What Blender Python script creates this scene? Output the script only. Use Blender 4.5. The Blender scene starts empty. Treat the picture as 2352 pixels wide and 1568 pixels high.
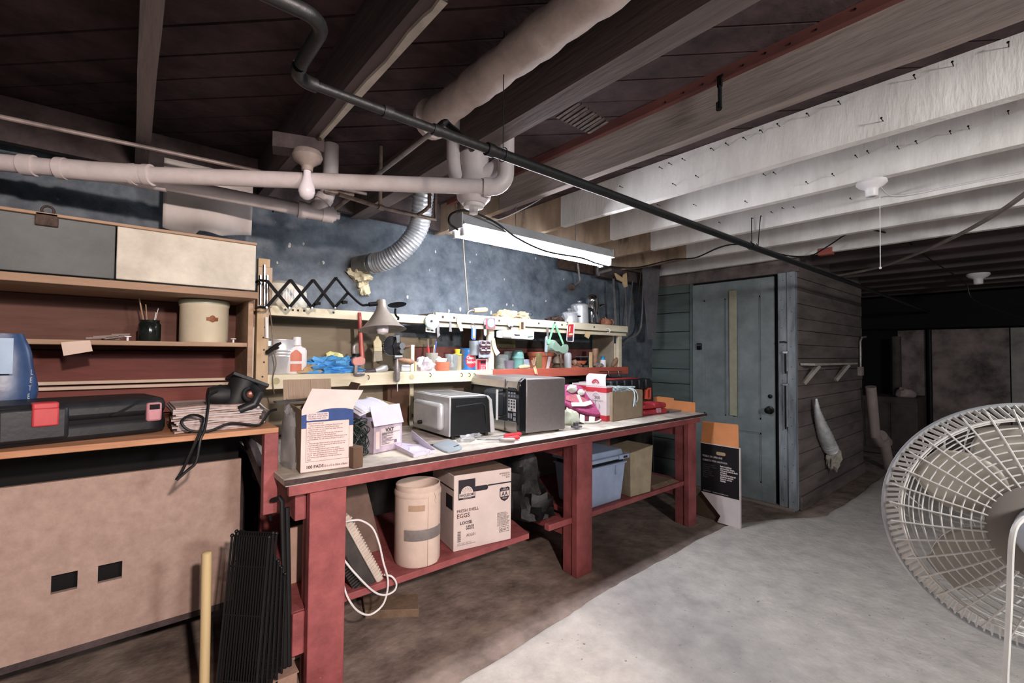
import bpy, bmesh, math, random
from mathutils import Vector, Matrix, Euler, noise
rnd = random.Random(7)
PI = math.pi
sc = bpy.context.scene
COL = sc.collection
# ------------------------------------------------------------------ camera
CAM_H = 1.32
FPX = 1045.33                                   # 16 mm lens on a 36 mm sensor, 2352 px wide
_y, _p, _r = (math.radians(a) for a in (40.04, 1.548, 0.43))
FW = Vector((math.sin(_y)*math.cos(_p), math.cos(_y)*math.cos(_p), math.sin(_p)))
_r0 = Vector((math.cos(_y), -math.sin(_y), 0)); _u0 = _r0.cross(FW)
RT = math.cos(_r)*_r0 + math.sin(_r)*_u0
UP = -math.sin(_r)*_r0 + math.cos(_r)*_u0
CP = Vector((0, 0, CAM_H))
cd = bpy.data.cameras.new('camera'); cam = bpy.data.objects.new('camera', cd); COL.objects.link(cam)
cd.lens = 16; cd.sensor_width = 36; cd.clip_start = .02; cd.clip_end = 60
mw = Matrix((RT, UP, -FW)).transposed().to_4x4(); mw.translation = CP
cam.matrix_world = mw
sc.camera = cam
# ------------------------------------------------------------------ world, lights, exposure
wd = bpy.data.worlds.new('world'); sc.world = wd; wd.use_nodes = True
bg = wd.node_tree.nodes['Background']; bg.inputs[0].default_value = (.9, .88, .95, 1); bg.inputs[1].default_value = .075
def lamp(name, loc, power, col, radius):
    l = bpy.data.lights.new(name, 'POINT'); l.energy = power; l.color = col; l.shadow_soft_size = radius
    o = bpy.data.objects.new(name, l); o.location = loc; COL.objects.link(o); return o
def spot(name, loc, target, power, col, cone, blend, radius):
    l = bpy.data.lights.new(name, 'SPOT'); l.energy = power; l.color = col; l.shadow_soft_size = radius; l.spot_size = math.radians(cone); l.spot_blend = blend
    o = bpy.data.objects.new(name, l); o.location = loc; COL.objects.link(o)
    o.rotation_euler = (Vector(target)-Vector(loc)).to_track_quat('-Z', 'Y').to_euler(); return o
spot('shaded_work_lamp', (.12, -1.0, 1.98), (-.05, 2.0, .22), 185, (1, .82, .74), 76, .4, .05)   # lamp in a reflector on the joist behind the camera
lamp('aisle_fill_light', (1.15, -1.8, 1.95), 105, (1, .98, .96), .16)      # added unseen fill for the floor, fan and joists, no known bulb
TUBE = 50.0                                                              # fluorescent tube strength
sc.view_settings.view_transform = 'Standard'; sc.view_settings.look = 'None'
sc.view_settings.gamma = 1; sc.view_settings.use_curve_mapping = False
sc.view_settings.exposure = 1.12
sc.cycles.max_bounces = 6; sc.cycles.diffuse_bounces = 4; sc.cycles.glossy_bounces = 3; sc.cycles.transmission_bounces = 6
sc.cycles.transparent_max_bounces = 8; sc.cycles.sample_clamp_indirect = 4; sc.cycles.use_denoising = True

# ------------------------------------------------------------------ helpers
def at(px, py, ax, v):
    """point of the plane ax = v that the photograph shows at pixel (px, py)"""
    d = FW + RT*((px-1176)/FPX) - UP*((py-784)/FPX)
    i = 'xyz'.index(ax)
    return CP + d*((v-CP[i])/d[i])
def lin(c):
    if isinstance(c, str):
        c = [int(c[i:i+2], 16)/255 for i in (0, 2, 4)]
        c = [x/12.92 if x <= .04045 else ((x+.055)/1.055)**2.4 for x in c]
    return (*c[:3], 1)
MATS = {}
def M(name, col, rough=.6, metal=0, var=.18, scale=9, bump=.0, bscale=60, stretch=None, col2=None, spots=None, spec=.4,
      emit=0, trans=0, alpha=1, coat=0, wave=0):
    """procedural surface: two-scale colour noise, optional blotches of a second colour, optional grain and relief"""
    if name in MATS: return MATS[name]
    m = bpy.data.materials.new(name); m.use_nodes = True; nt = m.node_tree; N, L = nt.nodes, nt.links
    b = N['Principled BSDF']; b.inputs['Roughness'].default_value = rough; b.inputs['Metallic'].default_value = metal
    b.inputs['Specular IOR Level'].default_value = spec
    c = lin(col); c2 = lin(col2) if col2 else tuple(x*(1-2*var) for x in c[:3])+(1,)
    tc = N.new('ShaderNodeTexCoord'); mp = N.new('ShaderNodeMapping'); L.new(tc.outputs['Object'], mp.inputs[0])
    if stretch: mp.inputs['Scale'].default_value = stretch
    n1 = N.new('ShaderNodeTexNoise'); n1.inputs['Scale'].default_value = scale; n1.inputs['Detail'].default_value = 6
    n1.inputs['Roughness'].default_value = .65
    L.new(mp.outputs[0], n1.inputs['Vector'])
    r = N.new('ShaderNodeValToRGB'); L.new(n1.outputs[0], r.inputs[0])
    r.color_ramp.elements[0].position = .3; r.color_ramp.elements[0].color = c2
    r.color_ramp.elements[1].position = .68; r.color_ramp.elements[1].color = tuple(min(1, x*(1+var)) for x in c[:3])+(1,)
    out = r.outputs[0]
    if spots:                                    # (colour, scale, threshold)
        n2 = N.new('ShaderNodeTexNoise'); n2.inputs['Scale'].default_value = spots[1]; n2.inputs['Detail'].default_value = 5
        L.new(mp.outputs[0], n2.inputs['Vector'])
        r2 = N.new('ShaderNodeValToRGB'); r2.color_ramp.elements[0].position = spots[2]; r2.color_ramp.elements[1].position = spots[2]+.05
        L.new(n2.outputs[0], r2.inputs[0])
        mx = N.new('ShaderNodeMix'); mx.data_type = 'RGBA'
        L.new(r2.outputs[0], mx.inputs[0]); L.new(out, mx.inputs[6]); mx.inputs[7].default_value = lin(spots[0]); out = mx.outputs[2]
    L.new(out, b.inputs['Base Color'])
    if bump:
        n3 = N.new('ShaderNodeTexNoise'); n3.inputs['Scale'].default_value = bscale; n3.inputs['Detail'].default_value = 8
        L.new(mp.outputs[0], n3.inputs['Vector'])
        h = n3.outputs[0]
        if wave:
            w = N.new('ShaderNodeTexWave'); w.inputs['Scale'].default_value = wave; w.inputs['Distortion'].default_value = 4; w.inputs['Detail'].default_value = 3
            L.new(tc.outputs['Object'], w.inputs['Vector'])
            ad = N.new('ShaderNodeMath'); ad.operation = 'ADD'; L.new(h, ad.inputs[0]); L.new(w.outputs[0], ad.inputs[1]); h = ad.outputs[0]
        bp = N.new('ShaderNodeBump'); bp.inputs['Strength'].default_value = bump; bp.inputs['Distance'].default_value = .01
        L.new(h, bp.inputs['Height']); L.new(bp.outputs[0], b.inputs['Normal'])
    if emit:
        b.inputs['Emission Color'].default_value = c; b.inputs['Emission Strength'].default_value = emit
    if trans: b.inputs['Transmission Weight'].default_value = trans
    if alpha < 1: b.inputs['Alpha'].default_value = alpha
    if coat: b.inputs['Coat Weight'].default_value = coat
    MATS[name] = m; return m

class MB:
    """collects shapes, in world coordinates unless the caller says otherwise"""
    def __init__(s): s.v, s.f = [], []
    def add(s, vs, fs, X=None):
        o = len(s.v); s.v += [(X @ Vector(p)) if X is not None else Vector(p) for p in vs]; s.f += [tuple(i+o for i in f) for f in fs]; return s
    def box(s, x0, x1, y0, y1, z0, z1, X=None):
        return s.add([(x, y, z) for z in (z0, z1) for y in (y0, y1) for x in (x0, x1)],
                     [(0,2,3,1), (4,5,7,6), (0,1,5,4), (2,6,7,3), (0,4,6,2), (1,3,7,5)], X)
    def cbox(s, c, d, X=None):
        return s.box(c[0]-d[0]/2, c[0]+d[0]/2, c[1]-d[1]/2, c[1]+d[1]/2, c[2]-d[2]/2, c[2]+d[2]/2, X)
    def beam(s, p0, p1, w, h, up=(0,0,1)):
        """a rectangular bar from p0 to p1, w across, h along up"""
        p0, p1 = Vector(p0), Vector(p1); d = (p1-p0); u = Vector(up); a = d.cross(u).normalized(); u = a.cross(d).normalized()
        vs = [p+a*(sx*w/2)+u*(sz*h/2) for p in (p0, p1) for sx, sz in ((-1,-1), (1,-1), (1,1), (-1,1))]
        return s.add(vs, [(0,1,2,3), (7,6,5,4), (0,4,5,1), (1,5,6,2), (2,6,7,3), (3,7,4,0)])
    def hexa(s, lo, hi):
        """solid between two quads of equal winding"""
        return s.add(list(lo)+list(hi), [(3,2,1,0), (4,5,6,7), (0,1,5,4), (1,2,6,5), (2,3,7,6), (3,0,4,7)])
    def sheet(s, pts, th, n=None):
        """a polygon given thickness along its normal"""
        pts = [Vector(p) for p in pts]
        if n is None: n = (pts[1]-pts[0]).cross(pts[2]-pts[1]).normalized()
        n = Vector(n)*th/2; k = len(pts)
        return s.add([p-n for p in pts]+[p+n for p in pts], [tuple(range(k-1,-1,-1)), tuple(range(k,2*k))]+[(i,(i+1)%k,(i+1)%k+k,i+k) for i in range(k)])
    def prism(s, poly, plane, d0, d1, X=None):
        f = {'xz': lambda a,b,d: (a,d,b), 'xy': lambda a,b,d: (a,b,d), 'yz': lambda a,b,d: (d,a,b)}[plane]
        k = len(poly)
        return s.add([f(a,b,d0) for a,b in poly]+[f(a,b,d1) for a,b in poly], [tuple(range(k)), tuple(range(2*k-1,k-1,-1))]+[(i,i+k,(i+1)%k+k,(i+1)%k) for i in range(k)], X)
    def tube(s, pts, r, n=8, closed=False, flat=1):
        pts = [Vector(p) for p in pts]; k = len(pts); rs = r if isinstance(r, (list, tuple)) else [r]*k
        up = None; base = len(s.v); fs = []
        for i, p in enumerate(pts):
            a = pts[i-1] if (i or closed) else p; b = pts[(i+1) % k] if (i < k-1 or closed) else p
            t = (b-a).normalized()
            if up is None:
                up = t.cross(Vector((0,0,1)))
                if up.length < .1: up = t.cross(Vector((0,1,0)))
                up.normalize()
            else:
                up = (up - t*up.dot(t)).normalized()
            w = t.cross(up)
            for j in range(n):
                q = 2*PI*j/n; s.v.append(p + up*(math.cos(q)*rs[i]) + w*(math.sin(q)*rs[i]*flat))
        m = k if closed else k-1
        for i in range(m):
            for j in range(n):
                A = base+i*n; B = base+((i+1) % k)*n
                fs.append((A+j, A+(j+1)%n, B+(j+1)%n, B+j))
        if not closed: fs += [tuple(base+j for j in range(n-1,-1,-1)), tuple(base+(k-1)*n+j for j in range(n))]
        s.f += fs; return s
    def cyl(s, p0, p1, r0, r1=None, n=16): return s.tube([p0, p1], [r0, r0 if r1 is None else r1], n)
    def lathe(s, prof, c=(0,0,0), n=24, X=None, cap=True, ax=None, a0=0, a1=None):
        """profile of (radius, height) turned about an axis through c"""
        T = Matrix.Translation(Vector(c))
        if ax is not None: T = T @ Vector((0,0,1)).rotation_difference(Vector(ax)).to_matrix().to_4x4()
        if X is not None: T = X @ T
        k = len(prof); full = a1 is None; m = n if full else n+1; a1 = 2*PI if full else a1
        vs = [(r*math.cos(a0+(a1-a0)*j/n), r*math.sin(a0+(a1-a0)*j/n), z) for r, z in prof for j in range(m)]
        fs = [(i*m+j, i*m+(j+1)%m, (i+1)*m+(j+1)%m, (i+1)*m+j) for i in range(k-1) for j in range(n)]
        if cap and full:
            fs += [tuple(range(m-1,-1,-1)), tuple((k-1)*m+j for j in range(m))]
        return s.add(vs, fs, T)
    def grid(s, fn, nu, nv, X=None):
        vs = [fn(i/nu, j/nv) for j in range(nv+1) for i in range(nu+1)]
        return s.add(vs, [(j*(nu+1)+i, j*(nu+1)+i+1, (j+1)*(nu+1)+i+1, (j+1)*(nu+1)+i) for j in range(nv) for i in range(nu)], X)
    def ball(s, c, r, n=16, k=10, sc=(1,1,1), X=None):
        c = Vector(c); pr = [(max(1e-4, math.sin(PI*i/k)), -math.cos(PI*i/k)) for i in range(k+1)]
        T = Matrix.Translation(c) @ Matrix.Diagonal((r*sc[0], r*sc[1], r*sc[2], 1))
        return s.lathe(pr, n=n, X=T if X is None else X @ T, cap=False)
    def lump(s, c, d, seed=0, amp=.25, n=18, k=12, fr=2.2, flat=True):
        """a crumpled heap about c with half sizes d, resting flat"""
        c = Vector(c)
        def fn(u, v):
            a, b = u*2*PI, PI*v
            p = Vector((math.sin(b)*math.cos(a), math.sin(b)*math.sin(a), -math.cos(b)))
            q = p*(1+amp*noise.noise(p*fr+Vector((seed, seed*1.7, 0)))*1.6)
            if flat and q.z < -.45: q.z = -.45
            return c+Vector((q.x*d[0], q.y*d[1], (q.z+.45)*d[2]/1.45 if flat else q.z*d[2]))
        return s.grid(fn, n, k)

WM = {}
def tag(o, label=None, cat=None, group=None, kind=None):
    for k, v in (('label', label), ('category', cat), ('group', group), ('kind', kind)):
        if v: o[k] = v
    return o
def thing(name, label, cat, loc, rz=0, group=None, kind=None):
    o = bpy.data.objects.new(name, None); COL.objects.link(o); o.empty_display_size = .05
    o.location = loc; o.rotation_euler = (0, 0, rz)
    WM[o.name] = Matrix.Translation(Vector(loc)) @ Matrix.Rotation(rz, 4, 'Z')
    return tag(o, label, cat, group, kind)
def mesh_of(name, vs, fs, mat, smooth=35):
    me = bpy.data.meshes.new(name); me.from_pydata([tuple(v) for v in vs], [], fs)
    bm = bmesh.new(); bm.from_mesh(me); bmesh.ops.remove_doubles(bm, verts=bm.verts, dist=1e-6); bmesh.ops.recalc_face_normals(bm, faces=bm.faces); bm.to_mesh(me); bm.free()
    if smooth:
        me.polygons.foreach_set('use_smooth', [True]*len(me.polygons)); me.set_sharp_from_angle(angle=math.radians(smooth))
    me.materials.append(mat); return me
def part(name, mb, mat, parent=None, label=None, cat=None, group=None, kind=None, bevel=0, smooth=35, local=False, origin=None):
    """links the shapes as ONE mesh object; world coordinates are turned into the parent's own"""
    if parent is not None:
        W = WM[parent.name]; Wi = W.inverted(); vs = mb.v if local else [Wi @ v for v in mb.v]
        o = bpy.data.objects.new(name, mesh_of(name, vs, mb.f, mat, smooth)); COL.objects.link(o); o.parent = parent
        WM[o.name] = W
    else:
        if origin is None:
            xs = [v.x for v in mb.v]; ys = [v.y for v in mb.v]
            origin = Vector(((min(xs)+max(xs))/2, (min(ys)+max(ys))/2, min(v.z for v in mb.v)))
        origin = Vector(origin)
        o = bpy.data.objects.new(name, mesh_of(name, [v-origin for v in mb.v], mb.f, mat, smooth)); COL.objects.link(o); o.location = origin
        WM[o.name] = Matrix.Translation(origin)
    if bevel:
        b = o.modifiers.new('bevel', 'BEVEL'); b.width = bevel; b.segments = 2; b.limit_method = 'ANGLE'; b.angle_limit = .6
    return tag(o, label, cat, group, kind)
def dup(root, loc, rz=0, label=None):
    r = root.copy(); COL.objects.link(r); r.location = loc; r.rotation_euler = (0, 0, rz)
    WM[r.name] = Matrix.Translation(Vector(loc)) @ Matrix.Rotation(rz, 4, 'Z')
    if label: r['label'] = label
    for ch in list(root.children):
        c = ch.copy(); COL.objects.link(c); c.parent = r; WM[c.name] = WM[r.name]
        for g in list(ch.children):
            d = g.copy(); COL.objects.link(d); d.parent = c; WM[d.name] = WM[r.name]
    return r
def words(parent, s, o, ux, uy, size, mat, align='LEFT', width=0, name='printed_words', lift=.0012, bold=0, spacing=1.0):
    """flat lettering on a face: o = start of the first baseline, ux = reading direction, uy = up; width squeezes the longest line to fit"""
    cu = bpy.data.curves.new('words', 'FONT'); cu.body = s; cu.size = size; cu.resolution_u = 2; cu.align_x = align; cu.offset = bold; cu.space_line = spacing
    t = bpy.data.objects.new('words', cu); COL.objects.link(t)
    me = bpy.data.meshes.new_from_object(t.evaluated_get(bpy.context.evaluated_depsgraph_get())); bpy.data.objects.remove(t)
    vs = [v.co.copy() for v in me.vertices]; fs = [tuple(p.vertices) for p in me.polygons]; bpy.data.meshes.remove(me)
    k = 1
    if width and vs:
        w = max(v.x for v in vs)-min(v.x for v in vs); k = width/w
    ux, uy = Vector(ux).normalized(), Vector(uy).normalized(); n = ux.cross(uy); o = Vector(o)
    mb = MB(); mb.v = [o+ux*(v.x*k)+uy*v.y+n*lift for v in vs]; mb.f = fs
    return part(name, mb, mat, parent, smooth=0)
def patch(mb, o, ux, uy, a0, a1, b0, b1, lift=.0008):
    """a printed rectangle on a face"""
    o, ux, uy = Vector(o), Vector(ux).normalized(), Vector(uy).normalized(); n = ux.cross(uy).normalized()*lift
    return mb.add([o+ux*a+uy*b+n for a, b in ((a0,b0), (a1,b0), (a1,b1), (a0,b1))], [(0,1,2,3)])
def arc(c, r, a0, a1, n, u=(1,0,0), w=(0,0,1)):
    c, u, w = Vector(c), Vector(u), Vector(w)
    return [c+u*(r*math.cos(a0+(a1-a0)*i/n))+w*(r*math.sin(a0+(a1-a0)*i/n)) for i in range(n+1)]
def smoothpath(pts, k=6):
    """Catmull-Rom curve through the points"""
    P = [Vector(p) for p in pts]; out = []
    for i in range(len(P)-1):
        a, b, c, d = P[max(i-1,0)], P[i], P[i+1], P[min(i+2,len(P)-1)]
        for j in range(k):
            t = j/k; out.append(.5*((2*b)+(c-a)*t+(2*a-5*b+4*c-d)*t*t+(3*b-a-3*c+d)*t**3))
    return out+[P[-1]]
V = Vector
X_, Y_, Z_ = V((1,0,0)), V((0,1,0)), V((0,0,1))
# ================================================================== ROOM SHELL
M('concrete', 'c2bcb5', .85, var=.08, scale=8, bump=.6, bscale=34, col2='aaa59f', spots=('837d77', 42, .69), spec=.25)
M('dirt', '8c7d74', .95, var=.25, scale=5, bump=.7, bscale=18, col2='5e524c', spec=.15)
M('stone_paint', '60676e', .7, var=.25, scale=9, bump=1, bscale=16, col2='3f4852', spots=('8a95a0', 38, .72), spec=.35)
M('stone_low', '3a3431', .85, var=.3, scale=7, bump=.8, bscale=16, col2='1e1b1a')
M('teal_board', '65716f', .6, var=.18, scale=5, bump=.25, bscale=30, stretch=(1, .15, 1), col2='48524f')
M('door_paint', '848d8f', .5, var=.15, scale=4, bump=.15, bscale=20, col2='6a7375')
M('jamb_paint', '9aa2a8', .55, var=.2, scale=8, bump=.25, bscale=30, stretch=(1, 1, .2), col2='4d545a')
M('dark_board', '6e6461', .8, var=.25, scale=6, bump=.5, bscale=30, stretch=(.2, 1, 1), col2='463f3d')
M('far_panel', '8d807d', .8, var=.2, scale=4, col2='423b3a')
M('black_soft', '08080a', .9)
M('old_wood', '4a3f3f', .85, var=.35, scale=7, bump=.5, bscale=40, stretch=(1, .12, 1), col2='2b2425')
M('plank_wood', '3c2c2d', .9, var=.35, scale=6, bump=.5, bscale=30, col2='190f0f')
M('mid_wood', '655a57', .85, var=.25, scale=6, bump=.6, bscale=50, stretch=(1, .12, 1), col2='463d3b')
M('grey_wood', '8c807a', .85, var=.25, scale=6, bump=.6, bscale=50, stretch=(1, .12, 1), col2='675c56')
M('white_wash', 'dcd9d6', .75, var=.05, scale=6, bump=.35, bscale=60, stretch=(1, 1.4, .35), col2='c6c2be', wave=0)
M('bare_pine', 'ab9580', .75, var=.15, scale=6, bump=.3, bscale=30, stretch=(1, 1, .3), col2='75624f', spots=('4c4038', 5, .62))
M('iron', '1d1c1e', .55, metal=.6, var=.3, scale=20, bump=.2)
M('rust', '4a3a33', .7, metal=.4, var=.3, scale=30, bump=.3)
M('black_metal', '0f1012', .4, metal=.3, var=.2)
M('steel', 'b9bcc0', .3, metal=1, var=.12, scale=14)
M('brass', 'b08a4a', .35, metal=1, var=.15)
M('chrome', 'd5d8dc', .12, metal=1, var=.05)
M('white_plastic', 'd8d5d6', .4, var=.05)
M('wire_black', '0b0b0d', .5)

# floor: the bare earth strip under the benches and the poured slab whose ragged edge runs along the bench
edge = [(-2.6, 1.44), (.2, 1.5), (.7, 1.535), (1.04, 1.56), (1.57, 1.6), (2.11, 1.637), (2.7, 1.655), (3.3, 1.67), (3.55, 1.665), (3.75, 1.6), (4.05, 1.45), (4.3, 1.3), (4.45, 1.24), (5.2, 1.22), (6.4, 1.24), (9.2, 1.3)]
fe = []
for i in range(len(edge)-1):
    n = max(2, int((edge[i+1][0]-edge[i][0])/.05))
    for j in range(n):
        t = j/n; x = edge[i][0]*(1-t)+edge[i+1][0]*t; y = edge[i][1]*(1-t)+edge[i+1][1]*t
        fe.append((x, y+.014*noise.noise(V((x*4, y, 0)))+.006*noise.noise(V((x*21, 3, 0)))))
fe.append(edge[-1])
mb = MB()
rows = [0, .004, .02, .06, .2, 1]
for x, y in fe:
    for k, t in enumerate(rows):
        z = (-.012, -.002, .004, .002, 0, 0)[k]
        mb.v.append(V((x, y-(y+3.5)*t if k == 5 else y-t*1.0, z+(.003*noise.noise(V((x*6, t*9, 2))) if k in (2, 3) else 0))))
w = len(rows)
for i in range(len(fe)-1):
    for k in range(w-1): mb.f.append((i*w+k, (i+1)*w+k, (i+1)*w+k+1, i*w+k+1))
part('floor', mb, MATS['concrete'], kind='structure')
mb = MB(); mb.grid(lambda u, v: V((-2.6+11.8*u, 1.1+1.95*v, -.008+.005*noise.noise(V((u*60, v*12, 0))))), 120, 20)
part('floor', mb, MATS['dirt'], kind='structure')

# back wall: whitewashed-over rubble, painted near-black blue
def wall_pt(u, v):
    x = -2.6+7.0*u; z = -.02+2.36*v
    d = .016*noise.noise(V((x*2.3, z*2.3, 1)))+.009*noise.noise(V((x*7, z*9, 5)))
    if z > 1.98: d += .05*(z-1.98)/.38+.03*noise.noise(V((x*6, z*8, 9)))
    if .95 < x < 1.75 and z > 1.9: d += -.03*math.sin((x-.95)/.8*PI)*min(1, (z-1.9)/.08)
    return V((x, 2.835+d, z))
mb = MB(); mb.grid(wall_pt, 200, 80)
wb_o = part('wall_back', mb, MATS['stone_paint'], kind='structure')
wb_o.data.materials.append(MATS['stone_low'])                     # darker brown-black stone below shelf height
for p in wb_o.data.polygons:
    if p.center.z+wb_o.location.z < 1.06+.05*noise.noise(V((p.center.x*3, 0, 0))): p.material_index = 1
# flakes of bare plaster where paint has come away
fl = MB()
for px, py, s in ((668,559,5), (745,600,4), (700,556,4), (1005,575,4), (1100,582,3), (1238,590,4), (1160,640,3), (1166,698,4), (1258,690,3), (990,618,3), (940,680,5), (1085,600,3), (640,600,3), (1180,700,4), (1300,640,3), (1035,712,5), (1060,708,6), (1112,712,5), (1132,716,6)):
    p = at(px, py, 'y', 2.815); s *= .0016
    fl.lump((p.x, wall_pt((p.x+2.6)/7, (p.z+.02)/2.36).y-.001, p.z-s*.5), (s, .004, s*1.6), seed=px, amp=.5, n=8, k=6, flat=False)
part('plaster_flakes', fl, M('flake', 'c6c4bd', .9, var=.1), kind='stuff')

# wall with the door: shiplap boards left of the door, header above
wd_ = part('wall_door', MB().box(4.43, 4.5, 1.452, 2.95, -.02, 2.34), MATS['black_soft'], kind='structure')
z = .0
for i, h in enumerate((.22, .21, .2, .2, .19, .155, .2, .19, .2, .2, .2, .17)):
    part('board', MB().box(4.405, 4.43, 2.4, 2.86, z+.003, z+h-.003), MATS['teal_board'], wd_, bevel=.003); z += h
part('casing', MB().box(4.395, 4.43, 2.372, 2.4, 0, 2.06), MATS['teal_board'], wd_, bevel=.003)
part('header', MB().box(4.39, 4.43, 1.4, 2.86, 2.05, 2.34), MATS['dark_board'], wd_, bevel=.004)

# door_1: flush stiles and rails round sunken panels
d1 = thing('door_1', 'grey-green panelled door with a black knob and a pale strip down the middle', 'door', (4.4, 1.99, 0), kind='structure')
Y0, Y1 = 1.602, 2.368
def dbox(y0, y1, z0, z1, x0=4.396, x1=4.42): return MB().box(x0, x1, y0, y1, z0, z1)
for y0, y1 in ((Y0, 1.715), (Y1-.115, Y1), (1.965, 2.03)):
    part('stile', dbox(y0, y1, .012, 2.03), MATS['door_paint'], d1, bevel=.002)
for z0, z1 in ((.012, .17), (.62, .74), (1.87, 2.03)):
    for y0, y1 in ((1.715, 1.965), (2.03, Y1-.115)): part('rail', dbox(y0, y1, z0, z1), MATS['door_paint'], d1, bevel=.002)
for y0, y1 in ((1.715, 1.965), (2.03, Y1-.115)):
    for z0, z1 in ((.17, .62), (.74, 1.87)):
        part('panel', dbox(y0, y1, z0, z1, 4.411, 4.42), MATS['door_paint'], d1)
        mb = MB()
        for a, b, c, e in ((y0, y1, z0, z0+.014), (y0, y1, z1-.014, z1), (y0, y0+.014, z0, z1), (y1-.014, y1, z0, z1)): mb.box(4.404, 4.412, a, b, c, e)
        part('moulding', mb, MATS['door_paint'], d1)
a = at(1692, 955, 'x', 4.39); b = at(1673, 668, 'x', 4.39)
part('cover_strip', MB().box(4.38, 4.396, a.y-.005, a.y+.062, a.z, b.z), M('cream_strip', 'a8a590', .6, var=.1), d1, bevel=.003, label='pale strip')
k = at(1765, 942, 'x', 4.36)
mb = MB(); mb.lathe([(.001, 0), (.036, 0), (.036, .006), (.014, .012), (.012, .03), (.024, .038), (.03, .05), (.026, .062), (.001, .066)], (4.396, k.y, k.z), ax=(-1, 0, 0))
part('knob', mb, MATS['black_metal'], d1, label='black round knob')
k = at(1769, 910, 'x', 4.39)
part('deadbolt', MB().lathe([(.001, 0), (.018, 0), (.018, .008), (.008, .012), (.001, .012)], (4.396, k.y, k.z), ax=(-1, 0, 0)), MATS['black_metal'], d1)
k = at(1607, 795, 'x', 4.39)
lt = part('latch', MB().box(4.372, 4.396, k.y-.022, k.y+.022, k.z-.035, k.z+.03), MATS['black_metal'], d1, bevel=.003)
part('latch_bolt', MB().box(4.366, 4.374, k.y-.02, k.y+.02, k.z+.006, k.z+.018), MATS['steel'], lt)
part('threshold', MB().box(4.36, 4.44, 1.44, 2.4, -.01, .012), MATS['grey_wood'], d1, bevel=.003)
# jamb: two upright strips with a dark gap next to the door
tj = part('trim_1', MB().box(4.385, 4.44, 1.49, 1.565, 0, 2.05), MATS['jamb_paint'], kind='structure', bevel=.003)
part('strip', MB().box(4.372, 4.43, 1.425, 1.488, 0, 2.05), MATS['jamb_paint'], tj, bevel=.003)
nl = MB()
for i in range(14):
    for y in (1.455, 1.53): nl.ball((4.372 if y < 1.49 else 4.385, y+rnd.uniform(-.012, .012), .1+.145*i+rnd.uniform(-.04, .04)), .0035, 6, 4)
part('nail_heads', nl, MATS['iron'], tj, kind='stuff')

# closet wall: boards running away from the door's corner
wc = part('wall_closet', MB().box(4.44, 6.44, 1.44, 1.5, -.02, 2.34), MATS['black_soft'], kind='structure')
z = .0; i = 0
while z < 2.3:
    h = .118+.012*math.sin(i*2.3); part('board', MB().box(4.43, 6.45, 1.42-.004*(i % 2), 1.442, z+.002, min(z+h-.002, 2.34)), MATS['dark_board'], wc, bevel=.002); z += h; i += 1
part('skirting', MB().box(4.43, 6.45, 1.402, 1.42, -.005, .11), MATS['dark_board'], wc, bevel=.003)
part('wall_side', MB().box(6.38, 6.45, 1.5, 3.4, -.02, 2.34), MATS['dark_board'], kind='structure')
# far end of the basement
wf = part('wall_far', MB().box(8.6, 8.7, -3.6, 3.4, -.02, 2.34), MATS['black_soft'], kind='structure')
for y0, y1, m in ((1.16, 1.46, 'far_panel'), (.36, 1.14, 'far_panel'), (-.5, .35, 'far_panel2'), (-1.6, -.52, 'far_panel')):
    part('panel', MB().box(8.57, 8.6, y0, y1, .02, 1.7), MATS.get(m) or M(m, '96938f', .8, var=.2, scale=4, col2='75726f'), wf, bevel=.004)
part('beam', MB().box(8.2, 8.45, -3.6, 3.4, 1.72, 2.15), MATS['black_soft'], wf)
# ================================================================== CEILING
ce = thing('ceiling', 'timber joists and diagonal plank floor overhead', None, (3, 0, 2.35), kind='structure')
JZ, JT = 2.155, 2.35
n_ = V((1, 1, 0)).normalized(); d_ = V((1, -1, 0)).normalized()
s = -5.0
while s < 8.6:
    wdt = .135+rnd.uniform(-.01, .012); c = s+wdt/2
    lo = []                                                     # clip the strip's centre line to the room
    x0 = max(-2.6, c*2**.5-2.95); x1 = min(9.2, c*2**.5+3.6)
    if x1-x0 > .3:
        p0 = V((x0, c*2**.5-x0, 0)); p1 = V((x1, c*2**.5-x1, 0)); zz = JT+.012+rnd.uniform(-.002, .002)
        p0.z = p1.z = zz
        part('plank', MB().beam(p0, p1, wdt-.008, .022), MATS['plank_wood'], ce)
    s += wdt
JO = [(-2.08,), (-1.56,), (-1.04,), (-.52,), (.0,), (.505,), (1.03,), (1.63,), (2.14,), (2.655,), (3.17,), (3.72,), (4.27,), (4.8,), (5.32,), (5.84,), (6.36,), (6.9,), (7.42,), (7.94,), (8.46,)]
JOIST = {}
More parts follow.
